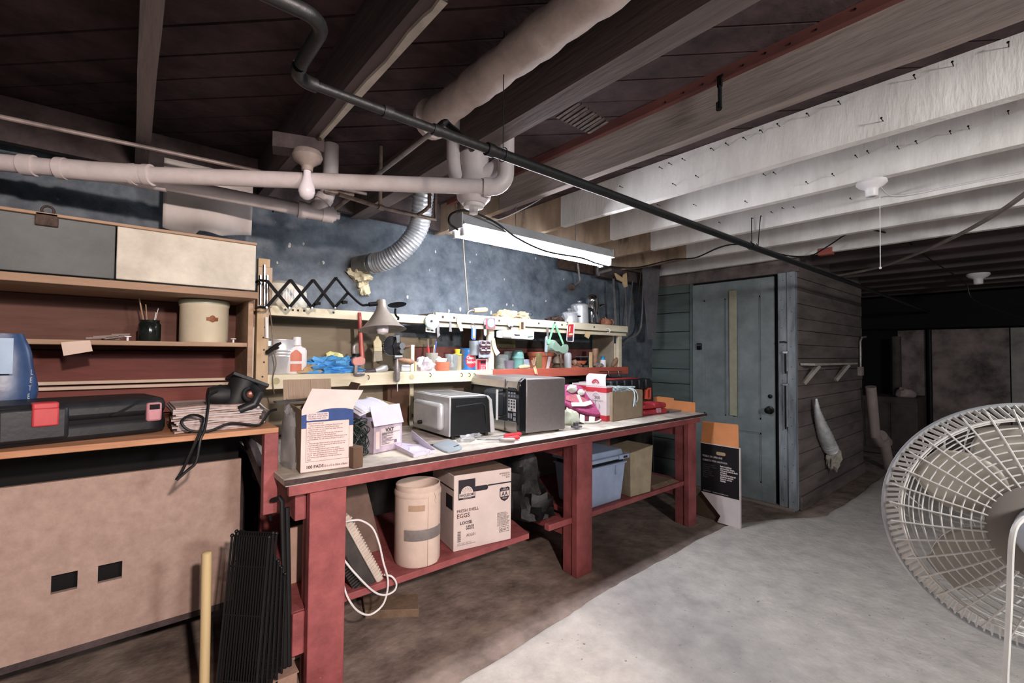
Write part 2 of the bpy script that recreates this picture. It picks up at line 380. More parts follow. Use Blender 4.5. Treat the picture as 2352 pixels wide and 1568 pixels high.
for (x,) in JO:
    m = 'mid_wood' if x in (0, 1.03) else 'old_wood' if x < 1.5 or x > 4.6 else 'grey_wood' if x < 2 else 'white_wash'
    def bar(y0, y1, xa, xb, z0=JZ):
        mb = MB()
        # slightly wavy sawn edge
        n = 24
        for i in range(n+1):
            y = y0+(y1-y0)*i/n; w = .003*noise.noise(V((x*3, y*2.5, 0))); zb = z0+.004*noise.noise(V((x*5+9, y*3, 1)))
            mb.v += [V((xa+w, y, zb)), V((xb+w, y, zb)), V((xb+w, y, JT)), V((xa+w, y, JT))]
        for i in range(n):
            for k in range(4): mb.f.append((i*4+k, i*4+(k+1) % 4, i*4+4+(k+1) % 4, i*4+4+k))
        mb.f += [(3,2,1,0), (n*4, n*4+1, n*4+2, n*4+3)]
        return mb
    ye = 2.06 if 1.5 < x < 4 else 2.8
    j = part('joist', bar(-3.5, ye, x, x+.046), MATS[m], ce); JOIST[x] = j
    if 1.5 < x < 4: part('bare_end', bar(ye, 2.8, x+.001, x+.045, JZ+.001), MATS['bare_pine'], j, label='unpainted end')
    if x == 1.03: part('joist', bar(-3.5, 2.8, x+.05, x+.096, JZ+.006), MATS['mid_wood'], ce)
part('joist', bar(-3.5, .3, 9, 9.04), MATS['old_wood'], ce)
# pale strip along the second joist's bottom edge, ledger along the grey joist, blocking over the wall
mb = MB(); pts = [(1024, 0), (1000, 25), (985, 45), (945, 75), (900, 125), (886, 143), (850, 185), (818, 221), (775, 280), (735, 335)]
prev = None
for i, (px, py) in enumerate(pts):
    p = at(px, py, 'z', JZ-.004); mb.v += [V((.535+.004*math.sin(i*1.7), p.y, JZ-.001)), V((.557, p.y, JZ-.001)), V((.557, p.y, JZ-.009)), V((.537+.004*math.sin(i*1.7), p.y, JZ-.009))]
for i in range(len(pts)-1):
    for k in range(4): mb.f.append((i*4+k, i*4+(k+1) % 4, i*4+4+(k+1) % 4, i*4+4+k))
part('edging', mb, M('pale_edging', 'a89f94', .8, var=.15), ce, label='pale batten')
part('ledger', MB().box(1.605, 1.63, -3.5, 2.6, 2.312, JT), M('red_wood', '6a3c36', .85, var=.3, scale=8, stretch=(1, .2, 1)), ce)
xs = [x for (x,) in JO]
for a, b in zip(xs, xs[1:]):
    if a > 4.2: break
    part('blocking', MB().box(a+(.1 if a == 1.03 else .048), b-.002, 2.72, 2.765, JZ+.01, JT), MATS['bare_pine' if a > 1.5 else 'old_wood'], ce)
# nails left standing in the joist faces
def nails(x, lst, L, mat='iron'):
    for zx, zy in lst:
        p = at(1500+zx/2.7606, zy/2.7606, 'x', x)
        if JZ+.006 < p.z < JT-.006 and p.y < 2.05:
            part('nail', MB().cyl((x+.004, p.y, p.z), (x-L, p.y+rnd.uniform(-.004, .004), p.z+L*.05), .0016, n=5).cyl((x-L, p.y, p.z+L*.05), (x-L-.002, p.y, p.z+L*.05), .004, n=6), MATS[mat], JOIST[x])
nails(2.14, [(60,1070),(120,1045),(205,1018),(385,955),(480,922),(590,888),(695,842),(805,802),(990,738),(1190,663),(1665,500),(1905,418),(2255,298),(145,1175),(290,1125),(1460,768),(-245,1215),(-190,1190)], .03)
nails(2.655, [(45,1305),(275,1305),(600,1285),(715,1115),(780,1105),(985,1165),(1150,1115),(1295,1000),(1370,972),(1560,945),(1675,912),(1890,850),(2005,820),(2255,725)], .034)
nails(3.17, [(900,1320),(830,1325),(430,1415),(540,1475),(760,1350),(1260,1265)], .03)
nails(1.63, [(100,665),(215,605),(335,553),(590,435),(730,360),(885,303),(1050,215),(1295,88)], .025)
# metal lath scrap caught between joists
mb = MB(); c = at(1330, 272, 'z', 2.2)
for i in range(9): mb.beam((1.2+i*.022, c.y-.06+i*.002, 2.21+.004*(i % 2)), (1.2+i*.022, c.y+.05, 2.2), .014, .006)
o = part('lath_strip', mb, MATS['rust'], label='scrap of ribbed rusty metal lath tucked beside the double joist', cat='metal scrap')

# ---- pipes and ducts
M('pvc', 'bdb3b3', .45, var=.07, scale=12, bump=.05); M('black_pipe', '0f1012', .5, metal=0, var=.3, scale=25, bump=.15)
M('paper_duct', 'b3a49d', .7, var=.12, scale=12, bump=.2); M('foil', 'c4c7cb', .3, metal=.55, var=.15, scale=14); M('copper', '7a6a60', .5, metal=.3, var=.3, scale=25)
M('galv', '8f8a8a', .45, metal=.5, var=.2, scale=18)
bp_ = thing('iron_pipe', 'long thin black iron pipe crossing below the joists towards the door', 'pipe', (3, 1.06, 1.92))
for xa, xb, rr in ((.3, .48, .0108), (.48, .62, .0118), (.62, .8, .0135), (.8, 8.15, .0162)): part('run', MB().cyl((xa, 1.06, 1.92), (xb, 1.06, 1.92), rr, n=12), MATS['black_pipe'], bp_)
part('elbow', MB().tube([V((.31, 1.06, 1.92))]+arc((.30, 1.02, 1.92), .04, PI/2, PI, 6, X_, Y_)+[V((.26, 1.01, 1.92))], .015, 12), MATS['black_pipe'], bp_)
part('branch', MB().tube([(.26, 1.0, 1.92), (.26, .88, 1.92)]+arc((.22, .88, 1.92), .04, 0, -PI/2, 8, X_, Y_)+[V((-1.6, .84, 1.93))], .0135, 12), MATS['black_pipe'], bp_)
for x in (.48, .62, .8, 2.6):
    part('coupling', MB().cyl((x-.012, 1.06, 1.92), (x+.012, 1.06, 1.92), .015 if x < .7 else .0195, n=12), MATS['black_pipe'], bp_)
for x in (.85,): part('hanger', MB().tube([(x, 1.06, 2.3), (x, 1.06, 1.95)]+arc((x, 1.06, 1.92), .021, PI/2, 2.4*PI, 12, Y_, Z_), .0016, 5), MATS['iron'], bp_)

# white drain: long run, wye, lower run, elbow and the closet fitting
dp = thing('drain_pipe', 'white plastic drain pipe with a wye joint running under the left joists', 'pipe', (.3, 2.2, 2.0))
A = at(270, 399, 'z', 2.0); B = at(1128, 430, 'z', 2.0); E0 = at(0, 373, 'z', 2.005); E1 = at(700, 483, 'z', 1.985); E2 = at(765, 494, 'z', 1.985)
R0 = .031
part('main_run', MB().cyl(A, B, R0, n=20), MATS['pvc'], dp)
part('left_run', MB().cyl(E0+(E0-A)*2.5, A, R0, n=20), MATS['pvc'], dp)
part('lower_run', MB().cyl(A, E1, R0*.92, n=20), MATS['pvc'], dp)
wy = MB(); dl = (A-E0).normalized(); wy.cyl(A-dl*.17, A+dl*.02, R0+.006, n=20); dm = (B-A).normalized(); wy.cyl(A-dl*.08, A+dm*.12, R0+.006, n=20); wy.cyl(A-dl*.03, A+(E1-A).normalized()*.15, R0+.004, n=20)
for p, q in ((A-dl*.19, A-dl*.165), (A+dm*.1, A+dm*.125), (A+dm*.05, A+dm*.065)): wy.cyl(p, q, R0+.009, n=20)
part('wye_joint', wy, MATS['pvc'], dp)
part('collar', MB().cyl(A-dl*.3, A-dl*.26, R0+.007, n=20), MATS['pvc'], dp)
de = (E2-E1).normalized()
part('end_tee', MB().cyl(E1-de*.02, E2-de*.02, R0+.004, n=20).cyl(E1-de*.03, E1+de*.005, R0+.008, n=20).cyl(E2-de*.05, E2, R0+.008, n=20), MATS['pvc'], dp)
part('plug', MB().cyl(E2, E2+de*.012, R0*.9, n=20).cyl(E2+de*.012, E2+de*.03, .018, n=6), MATS['pvc'], dp)
U0 = E1+de*.04; U1 = at(742, 452, 'z', 2.06)
part('riser', MB().tube(smoothpath([at(718, 487, 'z', 1.985), at(738, 466, 'z', 2.03), at(752, 446, 'z', 2.075), at(755, 444, 'z', 2.075)+V((.01, .01, .1)), at(755, 444, 'z', 2.075)+V((.01, .01, .24))], 6), R0+.004, 20), MATS['pvc'], dp)
part('riser_collar', MB().cyl(at(740, 463, 'z', 2.035), at(748, 452, 'z', 2.06), R0+.01, n=20), MATS['pvc'], dp)
st = MB(); c = at(628, 470, 'z', 1.99); t_ = (E1-A).normalized(); a_ = t_.cross(Z_).normalized()
st.tube(arc(c, R0+.002, 0, 2*PI, 20, a_, a_.cross(t_)), .002, 5); part('strap', st, MATS['iron'], dp)
el = [B+dm*(-.02)]+[B+dm*(.06*math.sin(t*PI/12))+V((0, 0, .06*(1-math.cos(t*PI/12)))) for t in range(7)]+[B+dm*.06+V((0, 0, .3))]
part('elbow', MB().tube(el, R0+.003, 20).cyl(B-dm*.03, B+dm*.0, R0+.007, n=20), MATS['pvc'], dp)

cf = at(1098, 420, 'z', 2.03)
cb = thing('closet_fitting', 'bulbous white plastic drain fitting with a square plug, right of the pipe elbow', 'pipe fitting', (cf.x, cf.y+.03, 1.93))
part('body', MB().lathe([(.02, -.085), (.05, -.083), (.07, -.06), (.074, -.03), (.07, .0), (.058, .03), (.055, .06), (.062, .1), (.062, .32)], (cf.x, cf.y+.03, 2.03), 28), MATS['pvc'], cb)
part('plug', MB().lathe([(.001, 0), (.042, 0), (.042, -.014), (.02, -.016)], (cf.x, cf.y+.03, 1.947), 24).lathe([(.02, -.014), (.02, -.04), (.001, -.042)], (cf.x, cf.y+.03, 1.947), 6), MATS['white_plastic'], cb)
part('inlet', MB().tube(smoothpath([(cf.x-.075, cf.y+.07, 2.34), (cf.x-.075, cf.y+.07, 2.12), (cf.x-.06, cf.y+.06, 2.05), (cf.x-.02, cf.y+.04, 2.0)], 5), .03, 18), MATS['pvc'], cb)
part('side_port', MB().tube([(cf.x, cf.y+.03, 2.06), (cf.x+.06, cf.y-.03, 2.09), (cf.x+.09, cf.y-.06, 2.12)], .036, 16), MATS['pvc'], cb)

# insulated round duct between two joists
du = thing('round_duct', 'pale paper-wrapped round duct running between the joists', 'duct', (.86, .5, 2.19))
D0 = V((.868, 1.50, 2.215)); 
ring = [V((.868, 1.5-.036*i, 2.215)) for i in range(135)]
part('sleeve', MB().tube(ring, [.058-.004*(i % 3 == 0)+.002*math.sin(i*.9) for i in range(135)], 24), MATS['paper_duct'], du)
part('collar', MB().lathe([(.058, 0), (.075, .01), (.07, .04), (.05, .06), (.001, .06)], (.868, 1.5, 2.215), 22, ax=(0, 1, 0)), MATS['paper_duct'], du)
# flexible foil duct bending down into the wall
path = smoothpath([at(985, 400, 'y', 2.35), at(972, 455, 'y', 2.38), at(962, 520, 'y', 2.45), at(930, 568, 'y', 2.52), at(885, 598, 'y', 2.62), at(850, 606, 'y', 2.72)], 24)
fd = thing('flexible_duct', 'silver corrugated foil duct curving down into the dark stone wall', 'duct', (1.2, 2.5, 1.85))
part('hose', MB().tube(path, [.058+.004*(1 if i % 3 == 0 else 0) for i in range(len(path))], 24), MATS['foil'], fd)
q = path[-1]; t_ = (path[-1]-path[-4]).normalized()
part('end_sleeve', MB().cyl(q-t_*.03, q+t_*.1, .062, .06, n=22), M('dull_tin', '8f8a80', .5, metal=.7, var=.25), fd)
part('clamp', MB().cyl(q-t_*.035, q-t_*.02, .066, n=22), MATS['steel'], fd)
fm = at(838, 628, 'y', 2.76)
mb = MB().lump((fm.x, 2.79, fm.z-.01), (.06, .05, .04), 3, .5, flat=False).lump((fm.x+.01, 2.81, fm.z-.06), (.032, .03, .06), 8, .7, flat=False).lump((fm.x-.05, 2.81, fm.z+.01), (.04, .03, .03), 5, .5, flat=False)
part('foam_patch', mb, M('foam', 'cbc2a6', .9, var=.15, scale=20, bump=.6, bscale=50, col2='a99f84'), fd, label='yellowed foam')

# small supply pipes
cp = thing('copper_pipes', 'cluster of thin brown copper water pipes with bends near the flexible duct', 'pipe', (.95, 2.4, 2.03))
zc = 2.03
a, b, c = at(778, 446, 'z', zc), at(873, 476, 'z', zc), at(1000, 504, 'z', zc)
part('run', MB().tube([a, b, c-(c-b).normalized()*.03, c, c+V((0, 0, .03)), c+V((.0, 0, .3))], .0095, 10), MATS['copper'], cp)
part('riser', MB().tube([b, b+V((0, 0, .3))], .0095, 10), MATS['copper'], cp)
a = at(948, 500, 'z', zc); b = at(975, 484, 'z', zc+.01); c = at(986, 474, 'z', zc+.02)
part('riser', MB().tube([a, b, c, c+V((0, 0, .03)), c+V((0, 0, .28))], .0095, 10), MATS['copper'], cp)
a, b, c = at(745, 437, 'z', 2.07), at(812, 448, 'z', 2.07), at(768, 480, 'z', 2.05)
part('run', MB().tube([a, b, b+(c-b)*.15, c], .010, 10), MATS['copper'], cp)
part('tee', MB().cyl(at(868, 474, 'z', zc), at(880, 478, 'z', zc), .014, n=10), MATS['copper'], cp)
cn = thing('conduit', 'short grey conduit with a dark bend hooked over the black iron pipe', 'conduit', (.9, 1.5, 2.03))
a, b, c = at(866, 402, 'z', 2.07), at(1022, 281, 'z', 2.07), at(1072, 322, 'z', 1.95)
part('run', MB().cyl(a, b-(b-a).normalized()*.03, .0085, n=10), MATS['galv'], cn)
part('bend', MB().tube(smoothpath([b-(b-a).normalized()*.05, b, b+V((.015, -.005, -.01)), c, c+V((.02, 0, -.02))], 5), .011, 10), MATS['black_pipe'], cn)
a, b = at(0, 268, 'z', 2.13), at(585, 391, 'z', 2.13)
cl = part('conduit', MB().tube([a+(a-b)*2, a, b, b+(b-a).normalized()*.5], .0085, 10), M('dull_conduit', '8d7f7b', .5, metal=.3, var=.2), label='thin straight conduit above the white drain pipe at the far left', cat='conduit')

# bare bulb with its porcelain holder and armoured cable
bz = 2.03; bc = at(706, 372, 'z', bz+.03); bt = at(700, 443, 'z', bz-.075)
bc = V((bc.x, bc.y, bz)); 
lb = thing('bare_bulb', 'unlit frosted bulb in a round holder hanging in front of the white pipe', 'light bulb', (bc.x, bc.y, bz))
part('holder', MB().lathe([(.001, .07), (.05, .07), (.056, .05), (.05, .035), (.03, .02), (.022, .012), (.02, -.005)], bc, 24), M('dusty_porcelain', '8f817b', .6, var=.2), lb)
part('bulb', MB().lathe([(.001, -.118), (.012, -.116), (.024, -.106), (.0305, -.088), (.029, -.07), (.02, -.045), (.0145, -.025), (.0135, -.005), (.001, -.004)], bc+V((0, 0, .0)), 24), M('frost_glass', 'd6d0d6', .25, var=.04), lb)
part('cable', MB().tube(smoothpath([bc+V((.04, .02, .06)), at(732, 330, 'z', 2.14), at(742, 262, 'z', 2.2), at(760, 215, 'z', 2.33)], 10), [.0105+.0015*(i % 2) for i in range(31)], 10), MATS['rust'], lb)
part('wedge_block', MB().hexa([(bc.x-.12, bc.y+.02, bz+.065), (bc.x+.05, bc.y-.04, bz+.072), (bc.x+.07, bc.y+.05, bz+.072), (bc.x-.1, bc.y+.1, bz+.065)], [(bc.x-.12, bc.y+.02, bz+.122), (bc.x+.05, bc.y-.04, bz+.122), (bc.x+.07, bc.y+.05, bz+.122), (bc.x-.1, bc.y+.1, bz+.122)]), MATS['old_wood'], lb)

# fluorescent strip light
FX0, FX1, FY, FZ = 1.262, 2.468, 1.95, 1.97
fx = thing('strip_light', 'lit fluorescent strip light with two tubes hanging over the workbench', 'ceiling light', ((FX0+FX1)/2, FY, FZ))
M('light_white', 'b7babf', .45, var=.08); M('tube_glow', 'f4f6ff', .5, var=0, emit=TUBE)
part('housing', MB().prism([(FY-.032, FZ+.06), (FY-.075, FZ), (FY-.078, FZ-.004), (FY+.078, FZ-.004), (FY+.075, FZ), (FY+.032, FZ+.06)], 'yz', FX0, FX1), MATS['light_white'], fx)
for y in (FY-.036, FY+.036):
    part('tube', MB().cyl((FX0+.03, y, FZ-.03), (FX1-.022, y, FZ-.03), .0185, n=16), MATS['tube_glow'], fx)
    for x in (FX0+.006, FX1-.016): part('socket', MB().box(x, x+.014, y-.014, y+.014, FZ-.055, FZ-.004), MATS['white_plastic'], fx, bevel=.003)
part('end_plate', MB().box(FX0-.006, FX0, FY-.06, FY+.06, FZ-.02, FZ+.055), MATS['light_white'], fx)
part('end_plate', MB().box(FX1, FX1+.006, FY-.06, FY+.06, FZ-.004, FZ+.055), MATS['light_white'], fx)
for x in (1.66, 2.16): part('hanger', MB().cyl((x, FY, FZ+.06), (x, FY, JZ+.02), .003, n=6), MATS['steel'], fx)
a = at(1063, 548, 'y', FY-.05)
part('pull_cord', MB().tube(smoothpath([a, at(1068, 620, 'y', 2.0), at(1075, 712, 'y', 2.05)], 6), .0035, 6), M('string', 'cfc4b4', .9), fx)
lp = smoothpath([at(1052, 528, 'y', 1.87), at(1032, 512, 'y', 1.87), at(1036, 492, 'y', 1.88), at(1065, 483, 'y', 1.88), at(1100, 492, 'y', 1.87)], 8)
cord1 = lp+smoothpath([at(1100, 492, 'y', 1.87), at(1140, 512, 'y', 1.865), at(1187, 546, 'y', 1.86), at(1255, 577, 'y', 1.86), at(1335, 592, 'y', 1.86), at(1372, 605, 'y', 1.87), at(1420, 614, 'y', 2.0), at(1470, 613, 'y', 2.1), at(1545, 596, 'y', 2.1), at(1596, 592, 'y', 1.95), at(1650, 569, 'x', 3.2), at(1690, 561, 'x', 3.3), at(1740, 566, 'x', 3.5), at(1790, 583, 'x', 3.8), at(1830, 589, 'x', 4.0), at(1865, 586, 'x', 4.1), at(1905, 563, 'x', 4.1), at(1945, 538, 'x', 4.15), at(1990, 528, 'x', 4.2), at(2040, 536, 'x', 4.3), at(2085, 555, 'x', 4.7), at(2140, 598, 'x', 5.3), at(2215, 648, 'x', 5.8), at(2240, 690, 'x', 5.9), at(2352, 730, 'x', 6.5)], 6)[1:]
part('extension_cord', MB().tube(cord1, .0055, 6), MATS['wire_black'], label='black power cord looping from the strip light along the white joists', cat='cord')
w1 = smoothpath([at(1085, 486, 'y', 1.9), at(1120, 502, 'y', 1.9), at(1150, 503, 'y', 1.92), at(1205, 478, 'y', 1.95), at(1245, 455, 'y', 2.0)], 8)
part('loose_wire', MB().tube(w1, .003, 6), MATS['white_plastic'], label='thin white wire above the left end of the strip light', cat='wire')

# porcelain pull-chain holder on the white joists, another far away
def holder(loc, s, name, lab, tilt=(0, 0, -1)):
    t = thing(name, lab, 'lamp holder', loc)
    part('base', MB().lathe([(.001, 0), (.056*s, 0), (.058*s, .012*s), (.045*s, .026*s), (.028*s, .034*s), (.024*s, .04*s), (.023*s, .07*s), (.016*s, .072*s), (.016*s, .05*s), (.001, .05*s)], loc, 24, ax=tilt), MATS['white_plastic'], t)
    return t
hc = at(2003, 428, 'z', 2.13); hc = V((2.684, hc.y, 2.153))
h1 = holder(hc, 1.05, 'lamp_holder', 'white porcelain pull-chain lamp holder on the whitewashed joists')
a = hc+V((.03, -.005, -.03)); b = at(2021, 450, 'y', a.y); c = at(2022, 615, 'y', a.y)
part('pull_string', MB().tube([a, V((b.x, a.y, b.z)), V((c.x, a.y, c.z))], .0017, 5).ball((c.x, a.y, c.z), .006, 8, 6), MATS['white_plastic'], h1)
part('wire', MB().tube(smoothpath([hc+V((.03, -.02, -.012)), at(2040, 446, 'x', 3.12), at(2085, 447, 'x', 3.15), at(2200, 425, 'x', 3.16), at(2352, 395, 'x', 3.16)], 8), .004, 6), MATS['white_plastic'], h1)
hf = at(2247, 640, 'z', 2.1)
h2 = holder(V((hf.x, hf.y, 2.153)), 1.5, 'lamp_holder', 'small pale lamp holder far back below the dark joists')
part('wire', MB().tube([(hf.x, hf.y, 2.14), at(2262, 640, 'x', hf.x), at(2352, 632, 'x', hf.x)], .01, 6), M('dull_conduit2', '7a7470', .6), h2)
cb_ = smoothpath([at(2420, 398, 'z', 2.12), at(2352, 447, 'z', 2.12), at(2290, 490, 'z', 2.12), at(2200, 540, 'z', 2.12), at(2100, 585, 'z', 2.12), at(2000, 618, 'z', 2.12), at(1880, 640, 'z', 2.13)], 6)
part('cable', MB().tube(cb_, .012, 8), M('grey_cable', '8b8079', .6), label='thick grey cable slanting across under the dark joists at the right', cat='cable')
# odds and ends hanging from the joists
p = at(1655, 176, 'x', 1.615); q = at(1663, 288, 'x', 1.60)
hb = part('hanger_bolt', MB().beam((1.61, p.y, p.z), (1.6, p.y-.004, p.z-.045), .016, .01, (1, 0, 0)).cyl((1.602, p.y-.003, p.z-.04), (1.598, p.y-.006, p.z-.125), .0075, n=8).cyl((1.6, p.y, p.z-.1), (1.6, p.y, p.z-.128), .0095, n=6).cyl((1.602, p.y-.01, p.z-.005), (1.632, p.y-.01, p.z-.002), .006, n=6), MATS['iron'], label='black iron hanger bolt on the face of the grey joist', cat='bolt')
for i, (a, b) in enumerate((((1726, 500), (1727, 560)), ((1747, 495), (1741, 566)))):
    p, q = at(*a, 'x', 3.15), at(*b, 'x', 3.15)
    part('wire_hook', MB().tube([(3.172, p.y, p.z), p, (3.148, (p.y+q.y)/2, (p.z+q.z)/2), q, (3.14, q.y+.006, q.z+.02)], .0028, 6), MATS['iron'], label='bent black wire hook hanging from the white joist, '+('nearer the strip light' if i == 0 else 'nearer the lamp holder'), cat='hook', group='wire hooks on the white joists')
p = at(1897, 578, 'x', 4.292)
eb = thing('junction_box', 'small red junction box under the last white joist', 'junction box', (4.292, p.y, p.z))
part('box', MB().cbox((4.292, p.y, p.z), (.06, .1, .055)), M('box_red', '9c5348', .6, var=.1), eb, bevel=.004)
part('stem', MB().cyl((4.292, p.y, p.z+.02), (4.292, p.y, JZ+.01), .004, n=6), MATS['iron'], eb)
# sheet of paper hung by the wall
mb = MB()
def pp(u, v):
    x = .098+.345*u; b = 1.862+.008*u+.02*abs(math.sin(u*5.2))*(u > .35) - .03*math.sin(PI*u)*(1-.4*u)
    z = 2.17*(v)+b*(1-v); y = 2.5-.05*math.sin(PI*u)*(1-v)**3+.03*(1-v)**4*math.sin(9*u)
    return V((x, y, z))
mb.grid(pp, 24, 12); o = part('paper_sheet', mb, M('paper', 'b8b0ac', .8, var=.06), label='large blank sheet of paper hung above the wall cupboard, curling at its bottom edge', cat='paper')
sd = o.modifiers.new('solid', 'SOLIDIFY'); sd.thickness = .001
# ================================================================== LEFT SIDE: cupboard, side bench and what is on and under them
def rrect(x0, x1, y0, y1, r, n=5):
    out = []
    for cx, cy, a in ((x1-r, y1-r, 0), (x0+r, y1-r, PI/2), (x0+r, y0+r, PI), (x1-r, y0+r, 1.5*PI)):
        out += [(cx+r*math.cos(a+PI/2*i/n), cy+r*math.sin(a+PI/2*i/n)) for i in range(n+1)]
    return out
M('cream_paint', 'c3bdb0', .6, var=.08, scale=6, bump=.15, col2='a49d90'); M('grey_panel', '5f6262', .7, var=.15, scale=4, bump=.1)
M('brown_board', '6b4a42', .8, var=.25, scale=5, bump=.3, stretch=(.15, 1, 1), col2='40281f')
M('red_board', '6e3a33', .75, var=.25, scale=5, bump=.3, stretch=(.15, 1, 1), col2='472420')
M('raw_pine', 'a08670', .75, var=.18, scale=6, bump=.25, stretch=(.15, 1, 1), col2='7c614e')
M('pine_post', 'b09c84', .7, var=.14, scale=7, bump=.25, stretch=(1, 1, .12), col2='96784f', spots=('5a4632', 12, .74))
M('bench_red', '945051', .6, var=.16, scale=7, bump=.3, bscale=40, col2='723a3b', spots=('b5807a', 26, .72))
M('hardboard', 'a68f84', .75, var=.06, scale=30, bump=.12, bscale=150, col2='978076', spots=('96665c', 3.2, .78))
M('orange_wood', 'b08262', .6, var=.2, scale=8, bump=.2, stretch=(.15, 1, 1), col2='7c4c30')
M('newsprint', 'b9aeac', .9, var=.12, scale=30, bump=.2); M('black_rubber', '131315', .6, var=.2, scale=20)
M('case_black', '1c1e22', .45, var=.2, scale=12, bump=.06)

# wall cupboard over the side bench
wc_ = thing('wall_cupboard', 'long wall cupboard with one grey and one cream front panel over open shelves', 'cupboard', (-.4, 2.6, 1.0))
part('door', MB().box(-.98, -.052, 2.35, 2.37, 1.6, 1.806), MATS['grey_panel'], wc_, bevel=.003, label='dark grey panel')
part('door', MB().box(-.047, .434, 2.345, 2.37, 1.6, 1.807), MATS['cream_paint'], wc_, bevel=.003, label='cream panel')
part('top_rail', MB().box(-1.5, .436, 2.335, 2.8, 1.807, 1.818), MATS['raw_pine'], wc_, bevel=.002)
part('bottom_board', MB().box(-1.5, .444, 2.33, 2.8, 1.562, 1.592), MATS['raw_pine'], wc_, bevel=.003)
for i, (z0, z1) in enumerate(((1.025, 1.165), (1.17, 1.32), (1.325, 1.56))):
    part('back_board', MB().box(-1.5, .44, 2.77, 2.79, z0, z1), MATS['red_board' if i < 2 else 'brown_board'], wc_, bevel=.002)
part('shelf', MB().box(-1.5, .425, 2.45, 2.77, 1.343, 1.362), MATS['raw_pine'], wc_, bevel=.002)
part('upright', MB().box(.425, .447, 2.44, 2.79, 1.025, 1.562), MATS['raw_pine'], wc_, bevel=.002)
part('side_panel', MB().box(.447, .457, 2.5, 2.8, 1.025, 1.56), MATS['raw_pine'], wc_)
part('side_patch', MB().box(.4575, .4625, 2.5, 2.56, 1.18, 1.44), MATS['cream_paint'], wc_)
for z in (1.155, 1.178): part('moulding', MB().box(-1.5, .425, 2.735, 2.768, z-.006, z+.009), M('pale_mould', 'c2ac9b', .6, var=.08), wc_, bevel=.003)
# keyring-like hook on top rail
p = at(108, 492, 'y', 2.34)
hk = thing('door_catch', 'rusty ring catch on the top edge of the grey cupboard panel', 'catch', p)
part('plate', MB().box(p.x-.03, p.x+.03, 2.335, 2.349, 1.77, 1.817), MATS['rust'], hk, bevel=.003)
part('ring', MB().tube(arc((p.x+.002, 2.34, 1.826), .016, 0, 2*PI, 16)[:-1], .004, 6, closed=True), MATS['rust'], hk)

# on the open shelf
cr = at(469, 785, 'y', 2.57)
ck = thing('canister', 'round cream canister with a brown label on the open shelf', 'canister', (cr.x, 2.58, 1.362))
part('body', MB().lathe([(.001, 0), (.094, 0), (.097, .006), (.097, .165), (.1, .17), (.1, .178), (.001, .178)], (cr.x, 2.58, 1.362), 40), M('canister_cream', 'c9bfa8', .35, var=.05), ck)
part('lid', MB().lathe([(.101, .176), (.102, .184), (.098, .196), (.07, .2), (.001, .2)], (cr.x, 2.58, 1.362), 40), M('canister_lid', 'a9ab96', .35, var=.05), ck)
mb = MB(); a0 = math.atan2(-2.58, -cr.x)+.32
outline = [(-.024,0), (-.024,.008), (-.012,.008), (-.008,.014), (0,.018), (.008,.014), (.012,.008), (.024,.008), (.024,-.008), (.012,-.01), (0,-.016), (-.012,-.01), (-.024,-.008)]
mb.v = [V((cr.x+.0982*math.cos(a0+a/.097), 2.58+.0982*math.sin(a0+a/.097), 1.362+.107+b)) for a, b in [(0, 0)]+outline]
mb.f = [(0, i+1, (i+1) % len(outline)+1) for i in range(len(outline))]
part('sticker', mb, M('label_brown', '8a5532', .6, var=.3, scale=60), ck, smooth=0)
j = at(343, 782, 'y', 2.58)
bj = thing('brush_jar', 'dark glass jar of brushes and sticks beside the cream canister', 'jar', (j.x, 2.58, 1.362))
part('jar', MB().lathe([(.001, 0), (.036, 0), (.04, .006), (.04, .075), (.034, .086), (.036, .095), (.03, .095), (.03, .012), (.001, .01)], (j.x, 2.58, 1.362), 24), M('dark_glass', '1d2422', .15, var=.2, trans=.3), bj)
for dx, dy, h, r in ((-.03, 0, .19, .004), (-.012, .01, .165, .003), (.016, -.01, .13, .005), (.022, .012, .15, .003)):
    part('brush_handle', MB().cyl((j.x+dx*.3, 2.58+dy*.3, 1.38), (j.x+dx*1.3, 2.58+dy, 1.362+h), r, r*.7, n=8), MATS['raw_pine' if dx < 0 else 'galv'], bj)
for i, (px, dx, a) in enumerate(((205, .03, .2), (228, .04, .5), (248, .035, .9), (262, .03, .15), (240, .03, -.4))):
    p = at(px+15, 778, 'y', 2.52+.02*i); h = .006+.006*i*(i % 2)
    part('wood_offcut', MB().beam((p.x-dx, p.y-.01*a, 1.364+h), (p.x+dx, p.y+.02*a, 1.366+h+.014*a*(a > 0)), .012, .007), MATS['grey_wood'], label='thin grey wood offcut in the small heap on the open shelf', cat='offcut', group='wood offcuts on the open shelf')
for i, px in enumerate((293, 536)):
    p = at(px, 777, 'y', 2.47)
    part('push_pin', MB().lathe([(.001, 0), (.004, 0), (.004, .014), (.012, .016), (.012, .02), (.001, .021)], (p.x, 2.47, 1.362), 12), MATS['white_plastic'], label='white plug standing on the open shelf '+('left of the brush jar' if i == 0 else 'right of the cream canister'), cat='plug', group='white plugs on the shelf')
c = [at(140, 786, 'y', 2.44), at(207, 781, 'y', 2.44), at(213, 806, 'y', 2.43), at(146, 817, 'y', 2.43)]
part('note_card', MB().sheet(c, .001), M('card', 'c9b3a6', .85, var=.05), label='small pale card pinned to the edge of the open shelf', cat='note')

